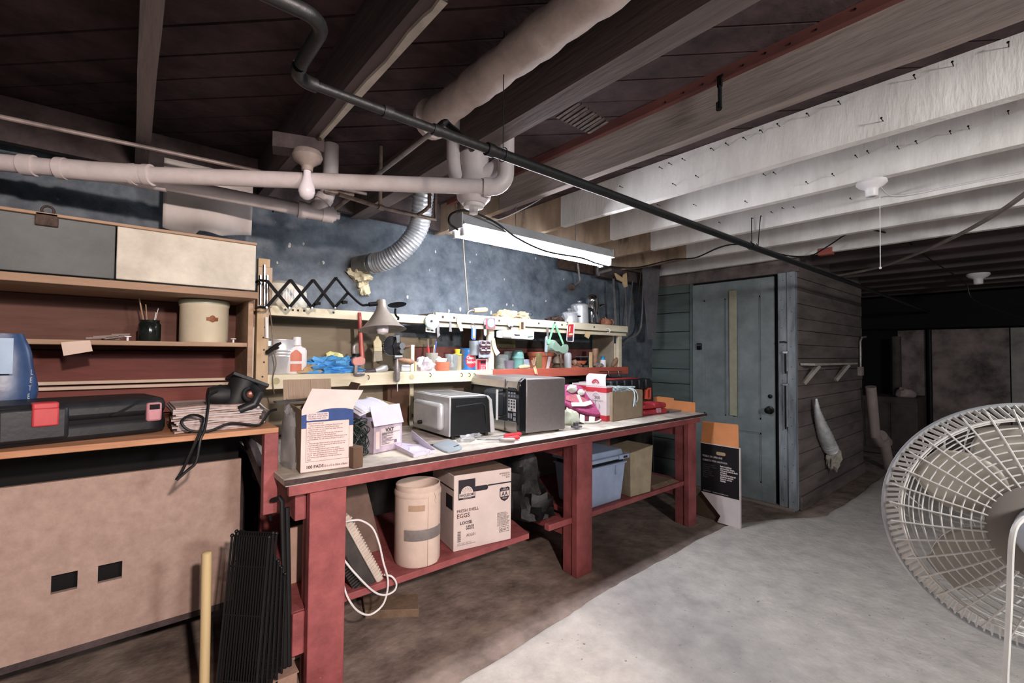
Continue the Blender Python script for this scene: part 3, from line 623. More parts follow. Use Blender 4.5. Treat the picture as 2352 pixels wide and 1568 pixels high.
# side bench
sb = thing('side_bench', 'narrow wooden side bench with a red end leg and a pale panel below', 'bench', (-.3, 2.3, .2))
part('top', MB().box(-1.5, .462, 1.985, 2.765, 1.0, 1.021), MATS['orange_wood'], sb, bevel=.003)
part('leg', MB().box(.411, .462, 1.985, 2.03, .685, 1.0), MATS['bench_red'], sb, bevel=.003, label='red end leg')
part('bolt', MB().cyl((.44, 2.0, .686), (.444, 2.0, .655), .005, n=8), MATS['iron'], sb)
part('end_rail', MB().box(.43, .46, 2.03, 2.76, .93, 1.0), MATS['old_wood'], sb)
part('brace', MB().beam((.44, 2.06, .78), (.44, 2.7, .98), .03, .06), MATS['old_wood'], sb)
H = [(-.198, -.128), (-.072, -.002)]
mb = MB(); za, zb = .436, .502
mb.box(-1.5, .395, 2.35, 2.37, .226, za).box(-1.5, .395, 2.35, 2.37, zb, .842)
for x0, x1 in ((-1.5, H[0][0]), (H[0][1], H[1][0]), (H[1][1], .395)): mb.box(x0, x1, 2.35, 2.37, za, zb)
part('front_panel', mb, MATS['hardboard'], sb, smooth=0, label='pale hardboard panel with two slots')
part('gap_shade', MB().box(-1.5, .39, 2.39, 2.4, .2, .99), MATS['black_soft'], sb)  # black sheet standing in for the shade in the gap behind the panel
part('bottom_rail', MB().box(-1.5, .393, 2.352, 2.4, .2, .226), MATS['old_wood'], sb)
for x in (-1.2, -.4, .36): part('back_leg', MB().box(x-.03, x+.03, 2.7, 2.76, -.01, 1.0), MATS['old_wood'], sb)
part('shelf', MB().box(-1.5, .39, 2.4, 2.76, .2, .22), MATS['old_wood'], sb)
part('end_panel', MB().box(.39, .48, 2.77, 2.785, .0, .99), MATS['old_wood'], sb)

# black drill case
T = Matrix.Translation((-.145, 2.06, 1.022)) @ Matrix.Rotation(.2, 4, 'Z')
dc = thing('tool_case', 'black plastic tool case with a red and a pink latch on the side bench', 'tool case', (-.145, 2.2, 1.022))
lo = MB().prism(rrect(-.4, .27, 0, .3, .06, 6), 'xy', .0, .06, T); up = MB().prism(rrect(-.4, .27, .003, .297, .06, 6), 'xy', .064, .128, T)
part('lower_shell', lo, MATS['case_black'], dc, bevel=.018); part('upper_shell', up, MATS['case_black'], dc, bevel=.022)
part('seam', MB().prism(rrect(-.396, .266, .005, .295, .058, 6), 'xy', .056, .068, T), MATS['black_soft'], dc)
part('handle_boss', MB().box(-.16, .0, -.012, .02, .012, .12, T), MATS['case_black'], dc, bevel=.012)
part('finger_hole', MB().box(-.19, -.16, -.004, .01, .062, .098, T), MATS['black_soft'], dc, bevel=.006)
part('latch', MB().box(-.085, -.025, -.02, .01, .06, .118, T).box(-.085, -.025, -.016, .035, .112, .134, T), M('latch_red', 'b23c40', .4, var=.1), dc, bevel=.005, label='red latch')
part('latch', MB().box(.2, .245, -.012, .04, .045, .112, T), M('latch_pink', 'b58088', .4, var=.1), dc, bevel=.008, label='pink latch')
part('recess', MB().box(.207, .237, -.0135, .0, .088, .106, T), MATS['black_soft'], dc)
part('groove', MB().prism([(.1, .075), (.18, .12), (.19, .12), (.12, .075)], 'xz', -.001, .02, T), MATS['black_soft'], dc)
# blue bag behind it
bx = -.30
bb = thing('blue_bag', 'blue plastic sack with white print at the far left of the side bench', 'bag', (-.36, 2.35, 1.022))
mb = MB()
def bagp(u, v):
    a = u*2*PI; z = 1.022+.355*v; k = 1-.25*abs(v-.42)*1.5-.25*max(0, v-.85)*3; w = .125*k*(1+.04*noise.noise(V((math.cos(a)*2, math.sin(a)*2, v*5)))); 
    return V((-.37+w*math.cos(a)*1.0, 2.33+.06*k*math.sin(a)*(1-.4*v), z))
mb.grid(bagp, 28, 16); part('sack', mb, M('sack_blue', '2b436b', .35, var=.2, scale=6, bump=.2, bscale=12), bb)
o_ = V((-.40, 2.262, 1.12))
mb = MB(); patch(mb, o_, X_, Z_, -.06, .1, .12, .24, .002); part('pale_print', mb, M('print_pale', '9db4cc', .4, var=.1), bb)
mb = MB(); patch(mb, o_, X_, Z_, -.06, .06, .02, .09, .002); part('green_print', mb, M('print_green', '2d6b3c', .4, var=.3, scale=20), bb)
for i, ch in enumerate('LETE'):
    words(bb, ch, V((-.262-.002*i, 2.29, 1.235-.028*i)), V((.35, .9, 0)), Z_, .026, MATS['white_plastic'])
words(bb, 'LES', V((-.29, 2.272, 1.13)), V((.8, .35, 0)), Z_, .02, MATS['white_plastic'])

# pile of old newspapers
for i in range(13):
    z = 1.0225+.0068*i; x0 = .125+.014*rnd.random(); x1 = .40+.03*rnd.random(); y0 = 2.03+.014*rnd.random()+.005*i; a = rnd.uniform(-.04, .04)
    mb = MB()
    def np_(u, v, t): 
        s_ = .006*math.sin(u*7+i)*(1-v); return V((x0+(x1-x0)*u, y0+.3*v, z+t+max(0, s_)*.5))
    k = 10; lo_ = [np_(u/k, v, 0) for v in (0, 1) for u in range(k+1)]; hi_ = [np_(u/k, v, .0062) for v in (0, 1) for u in range(k+1)]
    mb.v = lo_+hi_; m = k+1
    for u in range(k):
        mb.f += [(u, u+m, u+m+1, u+1), (2*m+u, 2*m+u+1, 3*m+u+1, 3*m+u), (u, u+1, 2*m+u+1, 2*m+u), (m+u, 3*m+u, 3*m+u+1, m+u+1)]
    mb.f += [(0, 2*m, 3*m, m), (k, k+m, 3*m+k, 2*m+k)]
    R_ = Matrix.Translation((.2, 2.15, 0)) @ Matrix.Rotation(a, 4, 'Z') @ Matrix.Translation((-.2, -2.15, 0)); mb.v = [R_ @ v for v in mb.v]
    part('newspaper', mb, MATS['newsprint'] if i % 3 else M('newsprint_warm', 'a8938c', .9, var=.2, scale=40), label='folded old newspaper in the pile behind the dangling black cord', cat='newspaper', group='newspapers piled on the side bench')
# black power tool lying on the newspapers
pt = thing('power_sander', 'black corded power sander tipped on top of the newspaper pile', 'power tool', (.36, 2.2, 1.115))
c = at(548, 905, 'y', 2.18)
TT = Matrix.Translation(c) @ Matrix.Rotation(.42, 4, 'Y') @ Matrix.Rotation(-.25, 4, 'X')
part('sole_plate', MB().box(-.062, .082, -.06, .06, .052, .068, TT), MATS['case_black'], pt, bevel=.003)
part('motor_housing', MB().lathe([(.001, -.075), (.035, -.074), (.045, -.06), (.048, -.01), (.052, .03), (.055, .052), (.001, .052)], n=24, X=TT), MATS['black_rubber'], pt)
part('handle', MB().tube([TT @ V(q) for q in ((.03, -.05, .03), (.055, -.085, .005), (.05, -.09, -.04), (.015, -.07, -.075))], .018, 12), MATS['case_black'], pt)
part('dust_port', MB().tube(arc(TT @ V((.03, -.062, .0)), .027, 0, 2*PI, 18, TT.to_3x3() @ V((1, 0, 0)), TT.to_3x3() @ V((0, .25, 1)))[:-1], .007, 8, closed=True), MATS['case_black'], pt)
part('badge', MB().ball(TT @ V((.03, -.062, 0)), .016, 14, 8, (1, .4, 1)), M('badge_copper', '7a5048', .35, metal=.4, var=.2), pt)
part('bag_port', MB().lathe([(.001, 0), (.04, 0), (.044, .03), (.03, .07), (.001, .075)], TT @ V((-.035, 0, -.02)), 18, ax=TT.to_3x3() @ V((-1, 0, -.35))), MATS['black_rubber'], pt)
cd_ = smoothpath([at(505, 897, 'y', 2.15), at(480, 908, 'y', 2.1), at(478, 935, 'y', 2.05), at(470, 985, 'y', 1.985), at(460, 1010, 'y', 1.965), at(450, 1060, 'y', 1.96), at(430, 1080, 'y', 1.96), at(405, 1102, 'y', 1.96)], 8)
part('cord', MB().tube(cd_, .005, 7), MATS['wire_black'], pt)
cd2 = smoothpath([at(405, 1102, 'y', 1.962), at(420, 1078, 'y', 1.962), at(440, 1035, 'y', 1.962), at(462, 985, 'y', 1.97), at(466, 960, 'y', 2.0), at(440, 953, 'y', 2.02), at(417, 968, 'y', 2.0), at(435, 988, 'y', 1.99), at(480, 990, 'y', 1.99), at(530, 972, 'y', 2.02), at(590, 976, 'y', 2.02), at(605, 965, 'y', 2.02), at(620, 945, 'y', 2.03), at(635, 940, 'y', 2.04)], 8)
cd2 = [V((p.x, p.y, max(p.z, 1.028)) if p.y > 1.982 else p) for p in cd2]
part('cord', MB().tube(cd2, .005, 7), MATS['wire_black'], pt)
# plastic-wrapped bundle at the bench end
c = at(610, 945, 'y', 2.2)
part('grey_bundle', MB().lump((.405, 2.2, 1.022), (.055, .12, .06), 4, .3), M('grey_cloth', '5a5350', .8, var=.3, scale=14, bump=.4), label='grey crumpled bundle at the right end of the side bench', cat='bundle')
o = part('loose_paper', MB().grid(lambda u, v: V((.40+.09*u*(1-.3*v), 2.28+.16*v, 1.125-.06*u+.008*math.sin(u*5+v*3))), 8, 8), M('paper_white', 'cfcdd2', .8, var=.05), label='loose white paper sliding off the newspaper pile behind the sander', cat='paper')
o.modifiers.new('solid', 'SOLIDIFY').thickness = .001

# below: stick, stack of wire racks, folded stand, carton
bs = thing('broom', 'pale wooden broom handle standing upright before the hardboard panel', 'broom', (.212, 1.86, 0))
t0 = at(475, 1270, 'y', 1.9); 
part('handle', MB().cyl((.222, 1.87, .03), t0, .0155, n=14).ball(t0, .0155, 14, 6, (1, 1, .4)), M('stick', 'c0aa80', .5, var=.1, scale=10, stretch=(1, 1, .1)), bs)
part('broom_head', MB().cbox((.222, 1.87, .035), (.2, .05, .05)), MATS['raw_pine'], bs, bevel=.01)
part('bristles', MB().hexa([(.12, 1.845, -.004), (.324, 1.845, -.004), (.324, 1.895, -.004), (.12, 1.895, -.004)], [(.13, 1.85, .012), (.314, 1.85, .012), (.314, 1.89, .012), (.13, 1.89, .012)]), MATS['black_rubber'], bs)
# racks: each a grid of wires in a frame, leaning one behind the other
for k in range(7):
    mb = MB(); W_, Hh = .2, (.655, .66, .65, .64, .6, .56, .53)[k]
    def L(a, b):                                                     # a across, b up the panel
        return V((.315+.024*k+a*.5+b*(.1-.012*k), 1.74+.026*k-a*.5+b*(.16-.012*k), .0+b))
    for a in [i/15 for i in range(16)]:
        top = Hh*(1-.2*max(0, a-.25)) if k > 2 else Hh
        mb.tube([L(-.16+W_*(a)-.0, .004), L(-.16+W_*a, top)], .0026, 5)
    for b in (.02, .2, .4, Hh-.1 if k < 3 else .44): mb.tube([L(-.16, b), L(-.16+W_, b)], .0032, 5)
    mb.tube([L(-.16, Hh), L(-.16+W_*.25, Hh), L(-.16+W_, Hh*(.85 if k > 2 else 1))], .0034, 5)
    for a in (0, W_): mb.tube([L(-.16+a, 0), L(-.16+a, Hh*(1 if a == 0 or k < 3 else .85))], .0042, 6); mb.ball(L(-.16+a, Hh*(1 if a == 0 or k < 3 else .85)), .007, 8, 6)
    part('wire_rack', mb, MATS['wire_black'], label='black wire rack panel in the leaning stack left of the red workbench', cat='wire rack', group='wire racks leaning in a stack')
fs_ = thing('folding_stand', 'folded black tubular stand wedged between the wire racks and the red bench', 'stand', (.49, 1.95, 0))
for i, (px0, px1) in enumerate(((648, 654), (660, 664))):
    a, b = at(px0, 1150 if i == 0 else 1165, 'y', 1.93), at(px1, 1395, 'y', 1.9)
    part('tube_leg', MB().tube(([a+V((-.03, .03, .0)), a+V((-.008, 0, .015))] if i == 0 else [])+[a, b, V((b.x+.003, 1.88, .0))], .009, 8), MATS['black_rubber'], fs_)
part('cross_tube', MB().cyl((.484, 1.91, .12), (.512, 1.91, .12), .008, n=8), MATS['black_rubber'], fs_)
a, b = at(664, 1213, 'y', 2.12), at(707, 1392, 'y', 2.12)
part('pale_board', MB().box(a.x, a.x+.16, 2.12, 2.135, .0, a.z), M('pink_board', 'b99c8d', .8, var=.06), label='plain pale board standing behind the left leg of the red workbench', cat='board')
a = at(592, 1527, 'z', .13); b = at(676, 1520, 'z', .13)
ct = thing('carton', 'small worn carton on the floor at the foot of the left bench leg', 'carton', (.45, 1.72, 0))
part('body', MB().box(a.x, b.x-.005, a.y-.13, a.y+.03, .0, .125), M('worn_card', '94786a', .9, var=.2, scale=10, bump=.2), ct, bevel=.003)
part('flap', MB().hexa([(a.x-.002, a.y-.132, .125), (b.x, a.y-.132, .125), (b.x, a.y+.032, .128), (a.x-.002, a.y+.032, .128)], [(a.x-.002, a.y-.132, .128), (b.x, a.y-.132, .128), (b.x, a.y+.032, .131), (a.x-.002, a.y+.032, .131)]), MATS['worn_card'], ct)
# ================================================================== RED WORKBENCH
M('paint_top', 'c4beb5', .5, var=.15, scale=9, bump=.25, bscale=22, col2='93887c', spots=('d3cdbb', 5, .56))
M('dark_edge', '3c2a2a', .5, var=.3, scale=20, bump=.3)
wb = thing('workbench', 'long red wooden workbench with a paint-stained top along the stone wall', 'workbench', (2.0, 2.3, 0))
part('top', MB().box(.447, 3.575, 1.812, 2.76, .826, .85), MATS['paint_top'], wb, bevel=.003)
part('edge_strip', MB().box(.445, 3.578, 1.806, 1.814, .832, .8505), MATS['dark_edge'], wb)
part('apron', MB().box(.46, 3.49, 1.814, 1.836, .789, .826), MATS['bench_red'], wb, bevel=.002)
for x0, x1 in ((.541, .681), (2.058, 2.196), (3.345, 3.46)):
    part('leg', MB().box(x0, x1, 1.836, 1.878, -.008, .826), MATS['bench_red'], wb, bevel=.003)
    part('leg', MB().box(x0+.01, x0+.1, 1.879, 1.96, -.008, .826), MATS['bench_red'], wb, bevel=.003)
    part('back_leg', MB().box(x0, x1, 2.68, 2.72, -.008, .826), MATS['bench_red'], wb, bevel=.003)
    part('cross_rail', MB().box(x0+.03, x0+.07, 1.96, 2.68, .68, .826), MATS['bench_red'], wb)
    part('cross_rail', MB().box(x0+.03, x0+.07, 1.96, 2.68, .2, .3), MATS['bench_red'], wb)
part('end_rail', MB().box(.5, .541, 1.88, 2.68, .672, .775), MATS['bench_red'], wb, bevel=.003)
part('end_rail', MB().box(.497, .541, 1.872, 2.68, .165, .325), MATS['bench_red'], wb, bevel=.003)
part('left_shelf', MB().box(.5, 1.72, 1.885, 2.68, .297, .327).hexa([(1.72, 1.89, .297), (1.78, 2.1, .297), (1.78, 2.68, .297), (1.72, 2.68, .297)], [(1.72, 1.89, .327), (1.78, 2.1, .327), (1.78, 2.68, .327), (1.72, 2.68, .327)]), MATS['bench_red'], wb, bevel=.003)
part('stub_rail', MB().box(1.868, 2.07, 1.88, 1.92, .302, .338), MATS['bench_red'], wb, bevel=.003)
part('right_shelf', MB().box(2.16, 3.40, 1.88, 2.68, .3, .333), MATS['bench_red'], wb, bevel=.003)
part('back_board', MB().box(2.2, 3.4, 2.66, 2.675, .34, .8), MATS['dark_board'], wb)
# ------------------------------------------------------------------ things on the workbench
BZ = .851
def frame(a, b):
    a, b = V(a), V(b); u = (b-a); u.z = 0; u.normalize(); v = Z_.cross(u)
    m = Matrix((u, v, Z_)).transposed().to_4x4(); m.translation = a; return m
def lid_flap(T, pts, th=.004): return MB().sheet([T @ V(p) for p in pts], th)
M('kraft', '8f7d68', .85, var=.1, scale=10, bump=.1); M('kraft_in', '917f6e', .9, var=.12, scale=6, stretch=(30, 1, 1), bump=.15, bscale=20)
M('carton_white', 'd0c4c4', .7, var=.05, scale=6); M('carton_dirty', 'b8aab8', .75, var=.2, scale=9, col2='8e8190')
M('ink', '26202a', .7, var=.1); M('ink_brown', '5a3a34', .8, var=.1); M('ink_blue', '24427c', .6, var=.12, scale=20); M('ink_red', 'b03038', .6, var=.1)
M('paper_pink', 'd8c4c0', .75, var=.05)
# pads box
T = frame(at(690, 1088, 'z', BZ), at(810, 1072, 'z', BZ)); ux, uy, n_up = T.col[0].to_3d(), T.col[1].to_3d(), Z_
pb = thing('pads_box', 'open pink-white carton with a blue band at the near end of the workbench', 'box', T.translation+ux*.1+uy*.1)
Wd, Dp, Ht = .197, .235, .245
part('front', MB().box(0, Wd, 0, .004, 0, Ht, T), MATS['paper_pink'], pb)
part('sides', MB().box(0, .004, .004, Dp, 0, Ht, T).box(Wd-.004, Wd, .004, Dp, 0, Ht, T).box(0, Wd, Dp-.004, Dp, 0, Ht, T).box(0, Wd, 0, Dp, 0, .004, T), MATS['kraft'], pb)
part('front_flap', lid_flap(T, [(0, 0, Ht), (Wd, 0, Ht), (Wd+.045, .02, Ht+.066), (.045, .045, Ht+.078)], .003), MATS['paper_pink'], pb)
part('back_flap', lid_flap(T, [(-.03, Dp, Ht+.02), (.165, Dp, Ht+.02), (.165, Dp+.02, Ht+.105), (-.03, Dp+.02, Ht+.105)]), MATS['kraft_in'], pb, label='corrugated back flap')
part('back_flap', lid_flap(T, [(.02+.06, Dp+.003, Ht+.02), (.081, Dp+.003, Ht+.02), (.081, Dp+.018, Ht+.1), (.08, Dp+.018, Ht+.1)], .007), MATS['kraft'], pb)
part('side_flap', lid_flap(T, [(Wd, .06, Ht), (Wd, Dp-.02, Ht), (Wd+.05, Dp-.02, Ht+.09), (Wd+.05, .08, Ht+.09)]), M('kraft_dark', '5f4a3c', .9, var=.12, scale=14), pb, label='brown side flap')
o = T @ V((0, 0, 0)); mb = MB(); blue = [(0, .172), (Wd, .172), (Wd, .235), (.165, .243), (.12, .246), (.08, .242), (.05, .232), (0, .224)]
mb.v = [T @ V((a, -.0006, b)) for a, b in blue]; mb.f = [tuple(range(len(blue)))]
part('blue_band', mb, MATS['ink_blue'], pb, smooth=0)
mb = MB(); mb.v = [T @ V((a, -.0012, b)) for a, b in rrect(.018, .1, .202, .232, .004)]; mb.f = [tuple(range(len(mb.v)))]
mb2 = [T @ V((a, -.0012, b)) for a, b in rrect(.018, .18, .042, .196, .004)]; k = len(mb.v); mb.v += mb2; mb.f += [tuple(range(k, 2*k))]
part('label_panels', mb, MATS['paper_pink'], pb, smooth=0)
words(pb, 'CAUTION: PLEASE KEEP\nTHIS BOX AWAY FROM\nCHILDREN AND PETS!', T @ V((.021, -.0014, .2225)), ux, Z_, .0085, MATS['ink_blue'], width=.074, spacing=.95)
txt = ['DIRECTIONS FOR USE', '1. Unfold and place puppy training pad, blue plastic side', 'down, in a confined area, allowing plenty of space.', '2. Keep the pad in an area where your puppy stays, but', 'away from his food and bed.', '3. Place your dog on the pad to use one of the pad and', 'get used to it. Reward for the desired action.', '4. If your dog relieves himself elsewhere, bring him back to the', 'pad immediately. This will reinforce the pad is the place to', 'use.', '5. When the dog relieves himself on the pad, praise him and', 'reward him with a treat. Repeating this will be the best way', 'to get your puppy to use it.', '6. Dispose of soiled pad and replace when needed.', '7. Once your dog is relieving himself on a regular basis on', 'the pad, begin moving the pad closer to the door and soon', 'outside. This will complete the training process.', '8. If needed, praise and patience will help you and your', 'puppy.']
words(pb, '\n'.join(txt), T @ V((.0225, -.0014, .187)), ux, Z_, .0072, MATS['ink_brown'], width=.15, spacing=1.07)
mb = MB()
for a, b, c, d in ((.018, .18, .0415, .0425), (.018, .18, .1955, .1965), (.0175, .0185, .042, .196), (.1795, .1805, .042, .196)): mb.v += [T @ V((x, -.0015, z)) for x, z in ((a, c), (b, c), (b, d), (a, d))]; k = len(mb.v); mb.f.append((k-4, k-3, k-2, k-1))
part('label_border', mb, MATS['ink_brown'], pb, smooth=0)
words(pb, '100 PADS', T @ V((.019, -.001, .016)), ux, Z_, .017, MATS['ink'], width=.062, bold=.0003)
words(pb, '22 in x 22 in (56cm x 56cm)', T @ V((.085, -.001, .016)), ux, Z_, .012, MATS['ink'], width=.09)
M('clear_bag', 'd8dadc', .18, var=.05, trans=.6, alpha=.75, bump=.5, bscale=14, spec=.6)
mb = MB().lump(T @ V((-.018, .17, 0)), (.022, .085, .25), 3, .22)
part('clear_wrap', mb, MATS['clear_bag'], label='clear plastic wrap bulging beside the back of the pads carton', cat='plastic bag')
p0, p1 = T @ V((-.075, .14, Ht+.022)), T @ V((.14, .16, Ht+.03))
part('black_bar', MB().beam(p0, p1, .05, .006), MATS['case_black'], label='flat black bar lying across the open top of the pads carton', cat='bar')
T2 = frame(at(809, 1077, 'z', BZ), at(829, 1073, 'z', BZ))
part('small_carton', MB().box(.004, .048, .0, .19, 0, .085, T2), MATS['kraft_dark'], label='small closed brown carton tight against the right side of the pads carton', cat='box', bevel=.002)

# VXT carton with papers
T = frame(at(857, 1043, 'z', BZ), at(932, 1026, 'z', BZ)); ux = T.col[0].to_3d(); Wd = .178; Ht = .15
vx = thing('parts_carton', 'battered white carton marked VXT with papers spilling from its open top', 'box', T @ V((Wd/2, .1, 0)))
part('body', MB().box(0, Wd, 0, .003, 0, Ht, T).box(0, .003, 0, .2, 0, Ht, T).box(Wd-.003, Wd, 0, .2, 0, Ht-.01, T).box(0, Wd, .197, .2, 0, Ht+.02, T).box(0, Wd, 0, .2, 0, .003, T), MATS['carton_dirty'], vx)
part('flap', lid_flap(T, [(-.022, -.03, Ht-.018), (.158, -.03, Ht-.018), (.158, .002, Ht+.07), (-.022, .002, Ht+.07)], .003), M('flap_lilac', 'c3bac6', .75, var=.06), vx)
part('back_flap', lid_flap(T, [(.08, .15, Ht), (Wd, .02, Ht-.01), (Wd+.015, .05, Ht+.06), (.12, .2, Ht+.1)], .003), MATS['kraft'], vx)
mb = MB(); patch(mb, T.translation, ux, Z_, .045, .165, .03, .112, .001); part('shipping_label', mb, MATS['carton_white'], vx, smooth=0)
part('tape', patch(MB(), T.translation, ux, Z_, .014, .036, .02, .1, .001), MATS['paper_pink'], vx, smooth=0)
words(vx, 'VXT', T @ V((.07, -.001, .094)), ux, Z_, .024, MATS['ink'], width=.055, bold=.0008, lift=.0022)
words(vx, 'RETURN TO SENDER PARTS & SERVICE DEPT\nMODEL NO.   QTY   DATE', T @ V((.05, -.001, .087)), ux, Z_, .007, MATS['ink'], width=.11, lift=.0022)
mb = MB()
for i in range(9): patch(mb, T.translation, ux, Z_, .048, .075+.05*rnd.random(), .036+.006*i, .039+.006*i, .0024)
patch(mb, T.translation, ux, Z_, .125, .142, .035, .05, .0024)
part('label_lines', mb, M('ink_faded', '6f6478', .8, var=.2, scale=80), vx, smooth=0)
c = T @ V((-.035, .09, Ht+.045))
for i in range(3):
    mb = MB(); z = .004*i; a = T @ V((-.06+.012*i, .02, Ht+.03+z)); b = T @ V((.13, .01+.01*i, Ht+.055+z)); d_ = T.col[1].to_3d()*.17+V((0, 0, .035))
    mb.grid(lambda u, v: a+(b-a)*u+d_*v+V((0, 0, .01*math.sin(u*4+i)+.008*math.sin(v*3))), 10, 8)
    o = part('papers', mb, M('paper_blueish', 'c6c6d2', .8, var=.06, spots=('7f8fae', 16, .7)), vx); o.modifiers.new('solid', 'SOLIDIFY').thickness = .0012
# tangle of dark green light wire between the cartons
mb = MB(); c = T @ V((-.062, .03, .0))
for s in range(7):
    pts = [c+V((.034*math.sin(1.9*i+s*1.3)+.012*rnd.uniform(-1, 1), .05*math.cos(1.3*i+s), .085+.075*math.sin(.83*i+s*2.1)+.012*rnd.uniform(-1, 1))) for i in range(16)]
    mb.tube(smoothpath([V((p.x, p.y, max(p.z, BZ+.004))) for p in pts], 4), .0022, 5)
part('wire_tangle', mb, M('green_wire', '20302c', .5, var=.2), label='tangle of dark green light-string wire between the two cartons on the workbench', cat='light string', smooth=60)

# white plastic tray and grey lid
o = at(945, 1045, 'z', BZ)
tr = thing('white_tray', 'white plastic corner tray with a hanging loop on the workbench edge', 'tray', o)
M('tray_white', 'cfcadc', .35, var=.04)
c = [at(895, 1024, 'z', BZ), at(955, 1052, 'z', BZ), at(998, 1040, 'z', BZ), at(948, 1014, 'z', BZ)]
c[1] = at(950, 1050, 'z', BZ)
c = [V((max(q.x, .96), max(q.y, 1.83), BZ)) for q in c]
part('base', MB().sheet([q+V((0, 0, .004)) for q in c], .004), MATS['tray_white'], tr, bevel=.001)
part('long_wall', MB().sheet([c[0], c[1], c[1]+V((0, 0, .016)), c[0]+V((-.012, 0, .032))], .004), MATS['tray_white'], tr)
part('short_wall', MB().sheet([c[3], c[2], c[2]+V((.006, 0, .014)), c[3]+V((-.0, .012, .058))], .004), MATS['tray_white'], tr)
part('edge_wall', MB().sheet([c[1], c[2], c[2]+V((0, -.004, .014)), c[1]+V((0, -.004, .016))], .004), MATS['tray_white'], tr)
m_ = c[1]*.35+c[2]*.65; part('hang_loop', MB().tube(arc(m_+V((0, -.006, .012)), .011, 0, 2*PI, 18)[:-1], .003, 7, closed=True), MATS['tray_white'], tr)
m_ = (c[0]+c[1]+c[2]+c[3])/4; part('rib', MB().box(m_.x-.03, m_.x+.02, m_.y-.03, m_.y-.022, BZ+.004, BZ+.016), MATS['tray_white'], tr)
gl = thing('plastic_cover', 'rounded grey plastic cover with a slot lying right of the white tray', 'cover', at(1025, 1027, 'z', BZ))
a, b, c_, d = at(994, 1024, 'z', BZ), at(1028, 1040, 'z', BZ), at(1061, 1030, 'z', BZ), at(1033, 1014, 'z', BZ)
mb = MB(); pts = smoothpath([a, b, c_, d, a], 6)[:-1]; cen = (a+b+c_+d)/4
k = len(pts); mb.v = [p for p in pts]+[p+V((0, 0, .007)) for p in pts]+[cen+(p-cen)*.9+V((0, 0, .011)) for p in pts]
for i in range(k):
    j = (i+1) % k; mb.f += [(i, j, j+k, i+k), (i+k, j+k, j+2*k, i+2*k)]
mb.f += [tuple(range(2*k, 3*k)), tuple(range(k-1, -1, -1))]
part('shell', mb, M('lid_grey', '8e979e', .45, var=.06), gl)
q = cen*.45+c_*.55; part('slot', MB().beam(q+V((-.02, -.018, .0115)), q+V((.02, .004, .0115)), .008, .0015), MATS['ink'], gl)
for i, (px, py, s, sd) in enumerate(((1072, 1012, 1, 2), (1090, 1004, .8, 7))):
    p = at(px, py, 'z', BZ); part('clear_bag', MB().lump((p.x, p.y, BZ), (.05*s, .035*s, .03*s), sd, .45, 16, 10), MATS['clear_bag'], label='crumpled clear plastic bag in front of the toaster oven, '+('nearer the grey lid' if i == 0 else 'nearer the screwdrivers'), cat='plastic bag', group='clear plastic bags')
p = at(965, 985, 'z', BZ)
part('cloth', MB().grid(lambda u, v: V((1.02+.30*u, 2.42-.34*v-.05*u+.02*math.sin(u*9), BZ+.004+.012*max(0, noise.noise(V((u*4, v*4, 3)))+.3))), 16, 14), M('dust_cloth', '8b8078', .95, var=.15, scale=20, bump=.4), label='limp grey cloth spread on the workbench left of the toaster oven', cat='cloth')
# screwdrivers
for i, (a, b, hc) in enumerate((((1100, 1005), (1197, 996), 'ink_red'), ((1105, 1010), (1193, 1004), 'ink_red'), ((1095, 1009), (1183, 1010), 'galv'))):
    a, b = at(*a, 'z', BZ+.012), at(*b, 'z', BZ+.014); m_ = a*.42+b*.58
    s_ = thing('screwdriver', ('red-handled screwdriver lying farther back before the microwave', 'red-handled screwdriver lying between the other two screwdrivers', 'grey-handled screwdriver nearest the workbench edge before the microwave')[i], 'screwdriver', m_, group='screwdrivers on the workbench')
    part('shaft', MB().cyl(a, m_, .0028, n=8), MATS['steel'], s_)
    part('handle', MB().tube([m_, m_+(b-m_)*.12, m_+(b-m_)*.3, m_+(b-m_)*.9, b], [.006, .0105, .0095, .012, .008], 10), MATS[hc], s_)

# toaster oven, turned so that its silver bulged back faces left
T = Matrix.Translation((1.335, 2.098, .868)) @ Matrix.Rotation(-.05, 4, 'Z')
to = thing('toaster_oven', 'small silver and black toaster oven standing beside the microwave', 'toaster oven', (1.46, 2.3, BZ))
M('oven_silver', 'c6c8ca', .35, metal=.35, var=.06, scale=20, bump=.04); M('oven_black', '16181b', .45, metal=.2, var=.2, scale=60)
prof = [(0, 0), (.285, 0), (.262, .185), (.24, .207), (0, .212)]
part('shell', MB().prism(prof, 'xz', .004, .44, T), MATS['oven_black'], to, bevel=.006)
part('back_panel', MB().box(-.008, .001, 0, .444, .0, .214, T), MATS['oven_silver'], to, bevel=.004)
part('bulge', MB().box(-.045, -.004, .05, .385, .028, .178, T), MATS['oven_silver'], to, bevel=.02)
part('top_panel', MB().box(.006, .236, .014, .43, .209, .2165, T), MATS['oven_silver'], to, bevel=.002)
part('top_inset', MB().box(.03, .21, .05, .39, .2166, .218, T), M('oven_grey', '787b80', .35, metal=.5, var=.1), to)
part('front_rim', MB().prism([(.262, 0), (.292, 0), (.268, .19), (.244, .212), (.23, .212), (.25, .185)], 'xz', -.003, .447, T), MATS['oven_silver'], to, bevel=.003)
part('emboss', MB().tube([T @ V(p) for p in ((.03, .002, .16), (.2, .002, .17), (.222, .002, .155), (.236, .002, .05))], .0045, 8), MATS['oven_black'], to)
for y, z in ((.26, .055), (.42, .07)):
    part('stand_off', MB().cyl(T @ V((-.044 if y < .4 else -.008, y, z)), T @ V((-.066 if y < .4 else -.03, y, z)), .011, n=14), MATS['black_metal'], to)
